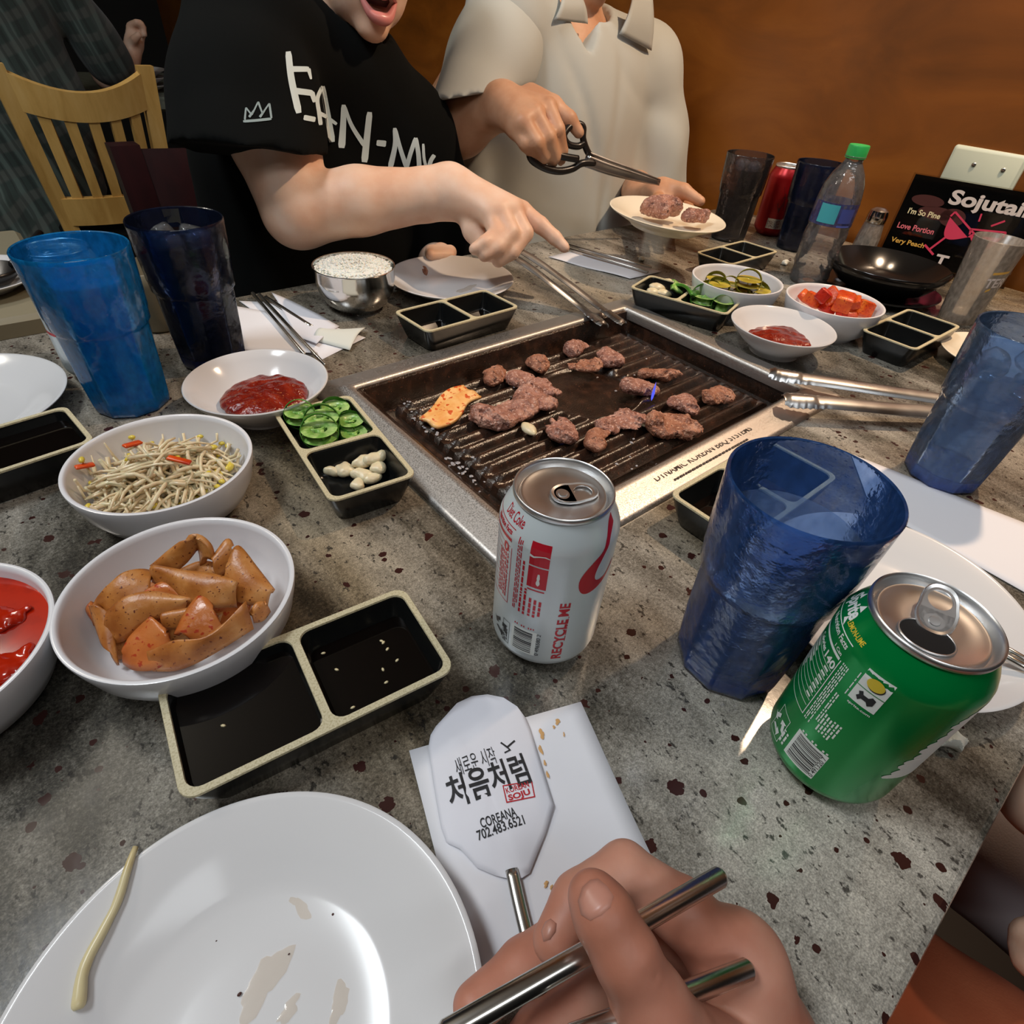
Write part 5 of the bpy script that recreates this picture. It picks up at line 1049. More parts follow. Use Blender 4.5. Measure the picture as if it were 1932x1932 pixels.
def cocktail(cx, cy, s, tilt):
    Q = lambda x, y: (cx + s * (x * math.cos(tilt) - y * math.sin(tilt)), cy + s * (x * math.sin(tilt) + y * math.cos(tilt)))
    rim = [Q(-1.0, .9), Q(1.0, .9)]; arc = [Q(-1.0 + 2 * i / 12, .55 - 1.25 * math.sin(math.pi * i / 12) * .8) for i in range(13)]
    m.add([sp(*p, .0037) for p in [Q(-.95, .5), Q(.95, .5)][::-1] + arc], [list(range(15))]); band2(Q(-1.05, .9), Q(1.05, .9), s * .12); band2(Q(-1.05, .9), arc[0], s * .12); band2(Q(1.05, .9), arc[-1], s * .12); band2(Q(0, -.4), Q(0, -1.6), s * .14); band2(Q(-.5, -1.6), Q(.5, -1.6), s * .14)
cocktail(.098, .064, .024, -.55); cocktail(.150, .056, .024, .10); band2((.148, .085), (.163, .096), .003); band2((.128, .088), (.126, .100), .0025)
m.out('cocktail_drawing', M_SIGNP, sg, smooth=False)
m = MB()
for (cx, cy, rx, ry) in ((.040, .104, .026, .009), (.062, .088, .030, .010), (.088, .086, .020, .014)):
    P = [sp(cx + rx * math.cos(i * .3142), cy + ry * math.sin(i * .3142), .0034) for i in range(20)]; m.add(P, [list(range(20))])
m.out('fruit_picture', mat('sign_brown_print', S(74, 42, 40), .3), sg, smooth=False)
# blank double outlet plate on the wall with a cable below
PV, PZ = .362, .128
wp = thing('outlet_cover', 'blank white two-gang cover plate on the wood wall behind the sign', 'outlet', (WALL_U, PV, PZ))
v, f = loft([[(WALL_U - .0001, PV + x, PZ + y) for x, y, z in rrect(.116, .114, .004, 3)], [(WALL_U - .004, PV + x, PZ + y) for x, y, z in rrect(.115, .113, .004, 3)], [(WALL_U - .0065, PV + x, PZ + y) for x, y, z in rrect(.107, .105, .004, 3)]], cap1=True); mk('plate', v, f, M_PLATE, wp, fix=True, angle=30)
for dy in (-.023, .023):
    for dz in (-.040, .033):
        v, f = lathe([(.0037, 0), (.0036, .0012), (.002, .0018), (0, .0018)], 20); v = v @ rot('Y', -90).T + [WALL_U - .0064, PV - .008 + dy, PZ + dz]; mk('screw', v, f, M_STEELWARE, wp)
P = smooth_path([(WALL_U - .006, .33, .094), (WALL_U - .010, .328, .07), (WALL_U - .009, .335, .03), (WALL_U - .012, .33, -.02)], 5); v, f = tube(P, .0028, 8); tag(mk('cable', v, f, M_PLATE), 'thin white cable hanging below the outlet cover', 'cable')

# ------------------------------------------------------------------ paper, chopsticks, spoons
def paper(name, P, z, label, m, cat='napkin', th=.0006, group=None, wob=.0008, seed=1, sub=10):
    """a four-cornered sheet lying nearly flat, with real thickness"""
    P = [np.array(p[:2]) for p in P]; w = Wave(seed, 40)
    def fn(s, t): q = (P[0] * (1 - s) + P[1] * s) * (1 - t) + (P[3] * (1 - s) + P[2] * s) * t; return (q[0], q[1], z + wob * (1 + float(w(q[0], q[1], .1))))
    v, f = sheet(fn, sub, sub, th); return tag(mk(name, v, f, m, fix=True), label, cat, group)
n1 = paper('napkin', [Zp(772, 1418), Zp(1095, 1327), Zp(1240, 1640), Zp(905, 1940)], .0005, 'stained white paper napkin under the wrapped spoon', M_PAPER, seed=3)
paper('napkin', [Zp(452, 570), Zp(505, 573), Zp(690, 640), Zp(605, 680)], .0006, 'white napkin under the steel chopsticks beside the rice bowl', M_PAPER, seed=4); 
paper('napkin', [Zp(440, 580), Zp(500, 590), Zp(600, 670), Zp(460, 665)], .0016, 'second white napkin sheet lying by the dark cola tumbler', M_PAPER, seed=5)
paper('napkin', [Zp(1035, 487), Zp(1092, 474), Zp(1248, 514), Zp(1188, 528)], .0008, 'narrow white napkin near the pointing finger', M_PAPER, seed=6)
paper('paper_sheet', [Zp(1605, 858), Zp(1985, 1010), Zp(1960, 1135), Zp(1640, 955)], .0006, 'large white paper sheet under the right-hand tumbler and plate', M_PAPER, 'paper', seed=7, wob=.0003)
st = MB(); rg = random.Random(5)
for (px, py, r, sq, rz) in ((1022, 1385, .0028, .5, 1.0), (1020, 1415, .0022, .5, 1.1), (1052, 1362, .0020, .6, .2), (1064, 1386, .0012, .4, .9), (1028, 1440, .0014, .5, 1.3), (1033, 1462, .0018, .4, 1.0), (1030, 1668, .0016, .5, .2), (1040, 1674, .0010, .6, .4), (1045, 1372, .0010, .7, .4)):
    p = Zp(px, py, .002); v, f = patch(p, r, int(px), .0019 + .0004, sq, rz); st.add(v, f)
o = st.out('sauce_stain', mat('sauce_stain', S(206, 160, 104), .5), n1); o['kind'] = 'stuff'
# wrapped spoon
def wp_(px, py, z=.0045): return Zp(px, py, z)
oc = [(838, 1352), (862, 1325), (890, 1311), (920, 1308), (950, 1315), (976, 1331), (992, 1352), (1000, 1372), (1045, 1518), (1030, 1570), (1000, 1645), (985, 1655), (958, 1656), (935, 1650), (900, 1635), (868, 1600), (842, 1588), (832, 1560), (818, 1480), (808, 1410), (812, 1385), (822, 1368)]
sl = thing('wrapped_spoon', 'steel spoon in a white printed paper sleeve on the napkin', 'spoon', tuple(wp_(930, 1480, 0)))
oc2 = np.array([wp_(*q) for q in oc]); cen = oc2.mean(0); rings = []
for k, (s_, z_) in enumerate(((1.0, .0030), (1.0, .0035), (.93, .0042), (.6, .0060), (.25, .0068))): rings.append([(cen[0] + (p[0] - cen[0]) * s_, cen[1] + (p[1] - cen[1]) * s_, z_ + .0004 * math.sin(i * 1.7 + k)) for i, p in enumerate(oc2)])
v, f = loft(rings, caps=True); mk('paper_sleeve', v, f, M_WRAP, sl, angle=75)
hp = [wp_(965, 1640, .0055), wp_(978, 1700, .0050), wp_(995, 1770, .0048), wp_(1012, 1840, .0048), wp_(1035, 1932, .0048)]
v, f = tube(smooth_path(hp, 4), .0030, 12, flat=.55); mk('handle', v, f, M_STEELWARE, sl)
o_ = wp_(925, 1485, .0084); xd = wp_(992, 1455, .0084) - wp_(858, 1500, .0084); wl = np.linalg.norm(xd); xd /= wl; yd = np.array([-xd[1], xd[0], 0])
from mathutils.bvhtree import BVHTree as _B
bv = _B.FromPolygons([tuple(p) for p in v * 0 + 0] if False else [tuple(p) for L_ in rings for p in L_], [tuple(q) for q in loft(rings, caps=True)[1]])
def sleeve_text(s, px, py, w_px, m, name, h_px=None, bold=.0, ang=0.0):
    c = wp_(px, py, .006); sc = np.linalg.norm(c - EYE) / np.linalg.norm(ray(px, py)) / F_PX * 1.04
    tv, tf = fit_text(s, w_px * sc, None if h_px is None else h_px * sc * 1.12, bold); ca, sa = math.cos(ang), math.sin(ang); x = xd * ca + yd * sa; y = -xd * sa + yd * ca; out = []
    for q in lay(tv, c, x, y):
        hit = bv.ray_cast(Vector((q[0], q[1], .05)), Vector((0, 0, -1))); out.append((q[0], q[1], (hit[0].z if hit[0] else .006) + .00035))
    mk(name, out, tf, m, sl, smooth=False)
sleeve_text('새로운 시작', 897, 1437, 76, M_INK, 'black_lettering', 30, .0)
sleeve_text('처음처럼', 921, 1472, 152, M_INK, 'black_lettering', 52, .02)
sleeve_text('KOREAN', 976, 1486, 44, M_REDINK, 'red_lettering', 9, .02); sleeve_text('SOJU', 980, 1501, 42, M_REDINK, 'red_lettering', 12, .035)
sleeve_text('COREANA', 940, 1543, 68, M_INK, 'black_lettering', 15, .015); sleeve_text('702.483.6521', 945, 1561, 90, M_INK, 'black_lettering', 15, .015)
def flatline(P, w, m, name, parent, z=None):
    out = MB()
    for a, b in zip(P[:-1], P[1:]):
        d = (b - a); d /= np.linalg.norm(d); n_ = np.array([-d[1], d[0], 0]) * w / 2; q = [a - n_ - d * w / 2, b - n_ + d * w / 2, b + n_ + d * w / 2, a + n_ - d * w / 2]
        q2 = []
        for p in q:
            hit = bv.ray_cast(Vector((p[0], p[1], .05)), Vector((0, 0, -1))); q2.append((p[0], p[1], (hit[0].z if hit[0] else .006) + .00035))
        out.add(q2, [[0, 1, 2, 3]])
    out.out(name, m, parent, smooth=False)
flatline([wp_(*q, .006) for q in ((949, 1484), (1003, 1473), (1009, 1502), (956, 1515), (949, 1484))], .0006, M_REDINK, 'red_border', sl)
flatline([wp_(*q, .006) for q in ((946, 1403), (957, 1411), (970, 1399))], .0010, M_INK, 'bird_mark', sl); flatline([wp_(*q, .006) for q in ((957, 1411), (962, 1416), (953, 1421))], .0008, M_INK, 'bird_mark', sl)
# chopsticks and wrapped spoon by the rice bowl
def chopstick(a, b, ra, rb, label, group=None, m=M_STEELWARE, n=10): v, f = rod([a, (np.asarray(a) * .5 + np.asarray(b) * .5), b], [ra, (ra + rb) / 2, rb], n); return tag(mk('chopstick', v, f, m), label, 'chopstick', group)
chopstick(Zp(477, 554, .0065), Zp(574, 668, .0055), .0026, .0019, 'steel chopstick on the napkin by the rice bowl, left one of the pair', 'chopsticks by the rice bowl')
chopstick(Zp(489, 556, .0065), Zp(613, 688, .0045), .0026, .0018, 'steel chopstick whose tip overhangs the napkin by the paste bowl', 'chopsticks by the rice bowl')
s2 = thing('wrapped_spoon', 'steel spoon half in a torn white paper sleeve by the rice bowl', 'spoon', tuple(Zp(600, 620, 0)))
v, f = tube(smooth_path([Zp(501, 560, .006), Zp(545, 588, .0055), Zp(588, 616, .005)], 4), .0028, 10, flat=.6); mk('handle', v, f, M_STEELWARE, s2)
P = [np.array(Zp(*q, .003))[:2] for q in ((512, 551), (640, 614), (598, 652), (560, 636))]; w = Wave(9, 60)
def fn(s, t): q = (P[0] * (1 - s) + P[1] * s) * (1 - t) + (P[3] * (1 - s) + P[2] * s) * t; return (q[0], q[1], .0035 + .0012 * float(w(q[0], q[1], 0)) + .0025 * math.sin(math.pi * t))
v, f = sheet(fn, 12, 8, .0005); mk('paper_sleeve', v, f, M_WRAP, s2, fix=True)
P2 = [np.array(Zp(*q, .003))[:2] for q in ((610, 622), (690, 622), (660, 660), (590, 640))]
def fn2(s, t): q = (P2[0] * (1 - s) + P2[1] * s) * (1 - t) + (P2[3] * (1 - s) + P2[2] * s) * t; return (q[0], q[1], .0040 + .0030 * float(w(q[0], q[1], .3)) + .006 * math.sin(math.pi * t) * (1 - .5 * s))
v, f = sheet(fn2, 12, 8, .0005); mk('torn_end', v, f, M_TISSUE, s2, fix=True)
chopstick(Zp(1070, 461, .0065), Zp(1228, 505, .0055), .0026, .0020, 'steel chopstick lying across the narrow napkin, farther one', 'chopsticks on the narrow napkin'); chopstick(Zp(1062, 466, .0065), Zp(1222, 513, .0055), .0026, .0020, 'steel chopstick lying across the narrow napkin, nearer one', 'chopsticks on the narrow napkin')
chopstick(Zp(1892, 1222, .0225), Zp(1965, 1262, .0225), .0026, .0022, 'steel chopstick on the plate behind the green can, upper one', 'chopsticks on the right plate'); chopstick(Zp(1888, 1234, .0225), Zp(1960, 1274, .0225), .0026, .0022, 'steel chopstick on the plate behind the green can, lower one', 'chopsticks on the right plate')
def crumple(name, c, r, seed, label, m=M_TISSUE):
    vol = Vol(np.array(c) - [r * 1.8, r * 1.8, .002], np.array(c) + [r * 1.8, r * 1.8, r * 2], r / 9); w = Wave(seed, 3.2 / r); vol.ell(np.array(c) + [0, 0, r * .4], (r, r * .7, r * .55), rot('Z', seed * 40), k=.002); vol.bump(lambda X, Y, Z: r * .28 * np.abs(w(X, Y, Z)) - r * .1); vol.half((0, 0, .0004), (0, 0, -1))
    v, f = vol.mesh(0); return tag(mk(name, v, f, m, smooth=False), label, 'tissue')
crumple('tissue_scrap', (*Zp(1778, 1398)[:2], 0), .011, 3, 'crumpled white scrap on the granite right of the green can')
crumple('tissue_scrap', (*Zp(1481, 500)[:2], 0), .009, 5, 'little white tissue scrap beside the water bottle')
crumple('tissue_scrap', (*Zp(1210, 492)[:2], 0), .007, 6, 'tiny pale crumb on the granite in front of the hand-held plate')
# beige cup behind the tumblers
simple_lathe('tea_cup', 'small beige tea cup seen between the two left tumblers', 'cup', (.1180, .7700), 0, [(0, 0), (.022, 0), (.025, .003), (.030, .02), (.0325, .055), (.0330, .068), (.0318, .069), (.0305, .055), (.027, .018), (.020, .006), (0, .005)], M_BEIGE, 'body')

# ------------------------------------------------------------------ tongs: two sprung channel arms with toothed tips
def tongs(label, arms, w0=.019, wt=.023, group=None, up=(0, 0, 1), rolls=(0, 0)):
    t = thing('tongs', label, 'tongs', tuple(np.mean([np.mean(a, axis=0) for a in arms], axis=0)), 0, group)
    for P, rl in zip(arms, rolls):
        Q, T, N = frames(smooth_path(P, 8)); n_ = len(Q)
        d = np.r_[0, np.cumsum([np.linalg.norm(Q[i + 1] - Q[i]) for i in range(n_ - 1)])]; tot = d[-1]
        def fn(s, tt):
            x = s * tot; q = np.array([np.interp(x, d, [p[k] for p in Q]) for k in range(3)]); i = min(int(s * (n_ - 1)), n_ - 1); a, b_ = N[i]
            a2 = a * math.cos(rl) + b_ * math.sin(rl); b2 = -a * math.sin(rl) + b_ * math.cos(rl); tip = max(0, 1 - x / .045); w = w0 + (wt - w0) * min(1, tip * 1.6) - .004 * max(0, (tip - .8) / .2) ** 2 * 2
            y = (tt - .5) * w * (1 + (.10 * math.sin(x * 1500) if tip > 0 else 0)); e = abs(tt - .5) * 2
            return q + b2 * y - a2 * (.0034 * e ** 3 + (.0022 * (1 - e) if .25 < tip < .9 else 0) * -1) + a2 * .0012 * (math.exp(-((s - .75) / .12) ** 2) * (1 - e))
        v, f = sheet(fn, 110, 8, .0011); mk('arm', v, f, M_TONG, t, fix=True, angle=50)
    return t
tongs('steel tongs resting on the right corner of the grill', ([Zp(1452, 699, .026), Zp(1500, 708, .026), Zp(1560, 716, .025), Zp(1660, 731, .024), Zp(1760, 746, .022), Zp(1880, 768, .018), Zp(1960, 790, .014)], [Zp(1480, 750, .024), Zp(1520, 753, .024), Zp(1580, 757, .024), Zp(1680, 766, .022), Zp(1760, 772, .020), Zp(1880, 783, .016), Zp(1962, 796, .012)]), rolls=(.2, .2))

# ------------------------------------------------------------------ people
def head_parts(vol, c, B, open_=0.0, k=.014):
    L = lambda x, y, z: np.asarray(c) + B @ np.array([x, y, z]); e = lambda p, r, kk=k, cut=False: vol.ell(L(*p), r, B, k=kk, cut=cut)
    e((0, -.012, .030), (.074, .095, .086)); e((0, .026, -.022), (.061, .062, .086)); e((0, .030, -.072), (.050, .048, .040)); e((0, .064, -.100), (.021, .019, .016))
    for s in (-1, 1):
        e((s * .038, .050, -.028), (.022, .022, .026)); e((s * .076, -.010, -.008), (.009, .019, .031), .006); e((s * .0125, .090, -.035), (.009, .010, .0075), .006)
    vol.cap(L(0, .082, .004), L(0, .103, -.031), .008, .0115, .008); vol.cap(L(-.032, .077, .020), L(.032, .077, .020), .011, .011, .014)
    for s in (-1, 1): e((s * .031, .092, .001), (.016, .011, .009), .006, True)
    e((0, .085, -.067), (.021, .018, .0075 + .006 * open_), .006, True)
    return L
def face_bits(root, c, B, open_=0.0, hair=True, long_=0.0):
    L = lambda x, y, z: np.asarray(c) + B @ np.array([x, y, z])
    lo = smooth_path([L(-.025, .074, -.066), L(-.013, .0865, -.0745 - .006 * open_), L(0, .0900, -.0765 - .007 * open_), L(.013, .0865, -.0745 - .006 * open_), L(.025, .074, -.066)], 5); n = len(lo)
    v, f = tube(lo, [.0022 + .0052 * math.sin(math.pi * i / (n - 1)) for i in range(n)], 10); mk('lower_lip', v, f, M_LIP, root)
    up = smooth_path([L(-.025, .074, -.065), L(-.011, .0885, -.0565), L(0, .0910, -.0590), L(.011, .0885, -.0565), L(.025, .074, -.065)], 5); n = len(up)
    v, f = tube(up, [.0020 + .0034 * math.sin(math.pi * i / (n - 1)) for i in range(n)], 10); mk('upper_lip', v, f, M_LIP, root)
    if open_: v, f = box(L(0, .078, -.0605), (.030, .006, .006), B, bev=.002); mk('teeth', v, f, M_TOOTH, root); v, f = lathe([(0, -.008), (.016, -.006), (.019, 0), (.016, .006), (0, .008)], 16); v = (v * [1, .5, 1]) @ B.T + L(0, .069, -.067); mk('mouth_inside', v, f, M_MOUTH, root)
    for s in (-1, 1):
        v, f = lathe([(0, -1), (.5, -.866), (.866, -.5), (1, 0), (.866, .5), (.5, .866), (0, 1)], 18); ey = mk('eye', v * .0115 @ B.T + L(s * .031, .078, .001), f, M_EYE, root); v2, f2 = lathe([(0, .0012), (.004, .0010), (.0052, 0)], 16); v2 = v2 @ rot('X', -90).T; mk('iris', v2 @ B.T + L(s * .031, .0892, .001), f2, M_IRIS, root)
        P = smooth_path([L(s * .016, .091, .018), L(s * .030, .090, .0225), L(s * .046, .079, .019)], 5); v, f = tube(P, .0024, 6); mk('eyebrow', v, f, M_HAIR, root)
    if hair:
        vol = Vol(np.asarray(c) - .17, np.asarray(c) + .17, .0042); w = Wave(3, 120); w2 = Wave(4, 45)
        vol.ell(L(0, -.018, .040), (.086, .106, .088), B, k=.01); vol.ell(L(0, -.045, -.02), (.080, .070, .09 + long_), B, k=.02)
        vol.ell(L(0, .095, -.050), (.066, .085, .098), B, k=.008, cut=True)
        vol.bump(lambda X, Y, Z: .0028 * w(X, Y, Z) + .004 * w2(X, Y, Z)); v, f = vol.mesh(); mk('hair', v, f, M_HAIR, root)
def person(name, label, v, f, skinm, loc):
    t = thing(name, label, 'person', tuple(loc)); mk('body', v, f, skinm, t); return t
def bvh_of(v, f): return BVHTree.FromPolygons([tuple(p) for p in v], [tuple(map(int, q)) for q in f])
def press(bv_, P, off=.0009):
    """points of the photograph laid onto a cloth surface"""
    out = []
    for (px, py) in P:
        d = Vector(ray(px, py)).normalized(); h = bv_.ray_cast(Vector(EYE), d); out.append(None if h[0] is None else np.array(h[0] + (h[1] if h[1].dot(d) < 0 else -h[1]) * off))
    return out
def print_strokes(root, bv_, strokes, m, name):
    b = MB()
    for P, w0, w1 in strokes:
        Q = smooth_path([np.array([x, y, 0.0]) for x, y in P], 6) if len(P) > 2 else [np.array([P[0][0] + (P[1][0] - P[0][0]) * i / 10, P[0][1] + (P[1][1] - P[0][1]) * i / 10, 0.0]) for i in range(11)]
        L_ = []; n = len(Q)
        for i, q in enumerate(Q):
            d = Q[min(i + 1, n - 1)] - Q[max(i - 1, 0)]; d /= np.linalg.norm(d) + 1e-9; nn = np.array([-d[1], d[0], 0]); t = i / (n - 1); w = (w0 + (w1 - w0) * t) * (.75 if i in (0, n - 1) else 1)
            L_ += [(q + nn * w / 2)[:2], q[:2], (q - nn * w / 2)[:2]]
        R = press(bv_, L_)
        if any(r is None for r in R): continue
        b.add(R, [[3 * i + j, 3 * i + 3 + j, 3 * i + 4 + j, 3 * i + 1 + j] for i in range(n - 1) for j in (0, 1)])
    if b.v: b.out(name, m, root, smooth=False)
def trousers(root, hips, knees, feet, m, r=.085):
    lo = np.min(hips + knees + feet, axis=0) - .16; hi = np.max(hips + knees + feet, axis=0) + .16; vol = Vol(lo, hi, .011)
    for h_, k_, f_ in zip(hips, knees, feet): vol.chain([np.array(h_), np.array(k_), np.array(f_)], [r, r * .78, r * .6], .02)
    vol.cap(hips[0], hips[1], .11, .11, .05); v, f = vol.mesh(); mk('trousers', v, f, m, root)
    for f_ in feet: vv = Vol(np.array(f_) - [.08, .22, .08], np.array(f_) + [.08, .08, .08], .008); vv.cap(np.array(f_) + [0, .01, -.035], np.array(f_) + [0, -.14, -.04], .045, .036, .02); vv.half((0, 0, FZ + .004), (0, 0, -1)); v, f = vv.mesh(); mk('shoe', v, f, M_DARK, root)

# --- person in the black T-shirt
hc = np.array([.522, .945, .391]); HB_ = basis((-.16, -.96, -.20), (.10, -.22, 1))
SR, SL = Vp(472, 66, .955), np.array([.600, .985, .140]); EL = Vp(562, 398, .815); HEM = Vp(478, 277, .870); WR = Vp(848, 362, .725)
vol = Vol((.17, .50, -.36), (.76, 1.20, .50), .0034)
vol.chain([np.array([.46, 1.07, -.33]), np.array([.46, 1.06, -.05]), np.array([.46, 1.05, .10])], [.15, .14, .15], .03, flat=((0, 1, 0), .62))
vol.chain([SR, np.array([.475, 1.02, .195]), SL], [.052, .060, .052], .03); vol.cap((.48, 1.02, .19), hc + HB_ @ np.array([0, -.02, -.07]), .058, .054, .03)
head_parts(vol, hc, HB_, 1.0)
vol.chain([SR, Vp(516, 262, .865), EL], [.052, .055, .046], .012); vol.chain([EL, EL * .6 + WR * .4 + [0, 0, .002], EL * .15 + WR * .85, WR], [.044, .041, .032, .030], .010)
H = lambda px, py, v: Vp(px, py, v)
for P, R in (([WR, H(985, 398, .655)], [.027, .0135]), ([WR, H(966, 394, .650)], [.027, .0140]), ([WR, H(944, 396, .650)], [.026, .0140]), ([WR, H(922, 406, .655)], [.024, .0135])): vol.chain(P, R, .016)
for P, R in (([H(985, 398, .655), H(1020, 425, .627), H(1047, 449, .606), H(1065, 467, .592)], [.0128, .0112, .0096, .0078]), ([H(966, 394, .650), H(990, 440, .622), H(966, 474, .615), H(940, 492, .620)], [.0125, .0115, .0100, .0085]), ([H(944, 396, .650), H(964, 438, .622), H(940, 466, .617), H(914, 482, .622)], [.0122, .0110, .0098, .0084]), ([H(922, 406, .655), H(938, 440, .630), H(915, 458, .626), H(895, 470, .630)], [.0115, .0100, .0090, .0076])): vol.chain(P, R, .0035)
vol.chain([H(880, 392, .70), H(893, 436, .675), H(918, 474, .650), H(944, 486, .640)], [.0180, .0135, .0115, .0090], .006)
EL2 = np.array([.665, 1.02, -.08]); W2 = Vp(824, 494, .90); vol.chain([SL, EL2], [.050, .044], .02); vol.chain([EL2, W2], [.042, .030], .02); vol.chain([W2, Vp(832, 482, .845)], [.028, .020], .01)
for dx in (-18, -6, 6, 17): vol.chain([Vp(832 + dx * .5, 480, .845), Vp(832 + dx, 475, .80), Vp(831 + dx, 482, .775)], [.0105, .0095, .0080], .004)
wv = Wave(31, 60); vol.bump(lambda X, Y, Z: .0006 * wv(X, Y, Z)); bv_, bf_ = vol.mesh()
pb = person('person', 'person in a black T-shirt pointing across the grill with tongs in hand, mouth open', bv_, bf_, M_SKIN, (.46, 1.05, FZ))
face_bits(pb, hc, HB_, 1.0)
vs_ = Vol((.13, .76, -.36), (.80, 1.24, .44), .0056); fo = Wave(41, 22); fo2 = Wave(42, 60)
vs_.chain([np.array([.455, 1.07, -.34]), np.array([.455, 1.065, -.12]), np.array([.462, 1.05, .085])], [.212, .202, .195], .03, flat=((0, 1, 0), .70))
vs_.chain([SR + [.02, 0, -.005], np.array([.500, 1.005, .215]), SL + [-.01, 0, 0]], [.074, .082, .074], .05)
vs_.cap(SL + [-.005, 0, -.005], (.655, .985, -.02), .076, .080, .03)
ad = HEM - SR; LS = np.linalg.norm(ad); ad /= LS; hn = np.cross(ray(365, 268), ray(590, 287)); hn *= 1 if hn @ ad > 0 else -1
vs_.chain([SR, SR + ad * LS * .6, SR + ad * (LS + .08)], [.076, .086, .094], .022, clip=(HEM, hn))
vs_.bump(lambda X, Y, Z: .0038 * fo(X, Y, Z * .6) + .0016 * fo2(X, Y, Z * .5))
vs_.cap((.505, .985, .275), (.515, .96, .42), .058, .066, .006, cut=True)
v1, f1 = vs_.mesh()
m = MB().add(v1, f1); m.out('tee_shirt', M_TEE, pb)
bvt = bvh_of(m.v, m.f)
W_ = 13
print_strokes(pb, bvt, [([(543, 98), (549, 150), (563, 214)], 12, 13), ([(546, 131), (582, 131)], 11, 10), ([(581, 130), (586, 150)], 8, 4), ([(556, 172), (589, 176)], 12, 11), ([(587, 174), (593, 193)], 10, 8), ([(572, 222), (594, 226)], 10, 10),
    ([(608, 162), (598, 186), (601, 214), (604, 236)], 7, 8), ([(608, 162), (616, 208), (626, 268)], 9, 14), ([(600, 213), (618, 222), (635, 234)], 8, 6),
    ([(648, 197), (647, 236), (644, 279)], 9, 14), ([(649, 198), (663, 236), (688, 276)], 6, 9), ([(697, 211), (692, 258), (687, 306)], 11, 13), ([(710, 269), (728, 271)], 11, 12),
    ([(744, 241), (745, 274), (736, 316)], 7, 11), ([(745, 242), (755, 280), (767, 316)], 7, 9), ([(767, 316), (774, 290), (784, 260)], 8, 8), ([(784, 260), (789, 290), (791, 322)], 8, 9), ([(798, 271), (800, 300), (806, 322)], 5, 6), ([(819, 292), (812, 304), (808, 322)], 8, 8)], M_TEEPRINT, 'shirt_lettering')
print_strokes(pb, bvt, [([(459, 230), (485, 228), (512, 225)], 5, 5), ([(462, 227), (464, 204)], 4, 3), ([(464, 204), (475, 218)], 3, 3), ([(475, 218), (487, 193)], 3, 3), ([(487, 193), (495, 215)], 4, 3), ([(495, 215), (508, 196)], 3, 3), ([(508, 196), (512, 224)], 4, 4), ([(470, 222), (480, 208)], 5, 3), ([(490, 222), (500, 208)], 5, 3)], M_TEEGREY, 'sleeve_emblem')
trousers(pb, [np.array([.36, 1.08, -.30]), np.array([.56, 1.08, -.30])], [np.array([.33, .70, -.20]), np.array([.60, .70, -.20])], [np.array([.33, .74, FZ + .08]), np.array([.60, .74, FZ + .08])], M_TEE)
# --- tongs held by that person
tongs('steel tongs held in the pointing hand, tips on the far corner of the grill', ([H(948, 466, .640), H(985, 490, .612), H(1040, 530, .570), H(1100, 578, .525), Zp(1142, 612, .014)][::-1], [H(958, 456, .640), H(1000, 480, .612), H(1070, 528, .560), H(1130, 574, .510), Zp(1180, 610, .014)][::-1]), w0=.017, wt=.020, rolls=(.25, .25))

# --- person in the pale polo shirt
ph = np.array([.975, .985, .455]); PB = basis((-.10, -.95, -.30), (.0, -.30, 1))
PSR, PSL = Vp(958, 40, 1.0), np.array([1.180, 1.000, .235]); PE = Vp(815, 270, 1.03); PW = Vp(948, 200, .875); PE2 = np.array([1.205, .985, .02]); PW2 = Vp(1205, 366, .800)
vol = Vol((.58, .58, -.34), (1.30, 1.20, .60), .0040)
vol.chain([np.array([.955, 1.05, -.30]), np.array([.955, 1.04, .12])], [.15, .155], .03, flat=((0, 1, 0), .62)); vol.ell((.965, .985, .17), (.12, .085, .13), k=.04)
vol.chain([PSR, np.array([.96, 1.02, .265]), PSL], [.054, .066, .054], .03); vol.cap((.962, 1.015, .24), ph + PB @ np.array([0, -.02, -.07]), .060, .056, .03); head_parts(vol, ph, PB)
vol.chain([PSR, PE], [.050, .046], .02); vol.chain([PE, PE * .55 + PW * .45, PW], [.046, .042, .030], .02); vol.chain([PSL, PE2], [.050, .044], .02); vol.chain([PE2, PW2], [.042, .028], .02)
for P, R in (([PW, H(1034, 200, .800)], [.027, .0140]), ([PW, H(1010, 214, .795)], [.027, .0145]), ([PW, H(988, 230, .795)], [.026, .0145]), ([PW, H(972, 246, .805)], [.024, .0140])): vol.chain(P, R, .016)
for P, R in (([H(1034, 200, .800), H(1052, 244, .772), H(1060, 284, .775), H(1058, 302, .785)], [.0130, .0118, .0104, .0090]), ([H(1010, 214, .795), H(1034, 258, .768), H(1046, 294, .772), H(1042, 308, .782)], [.0130, .0120, .0106, .0090]), ([H(988, 230, .795), H(1012, 268, .770), H(1026, 294, .775), H(1022, 304, .786)], [.0126, .0116, .0102, .0088]), ([H(972, 246, .805), H(992, 272, .782), H(1006, 288, .784), H(1004, 296, .792)], [.0115, .0104, .0094, .0082])): vol.chain(P, R, .0035)
vol.chain([H(1000, 184, .850), H(1044, 200, .810), H(1074, 224, .785), H(1092, 250, .772)], [.0190, .0145, .0120, .0096], .006)
vol.chain([PW2, Vp(1245, 362, .735), Vp(1276, 368, .705)], [.027, .026, .018], .012, flat=((0, 0, 1), .75))
vol.chain([Vp(1250, 350, .735), Vp(1290, 360, .690), Vp(1322, 380, .655)], [.0150, .0120, .0092], .006)
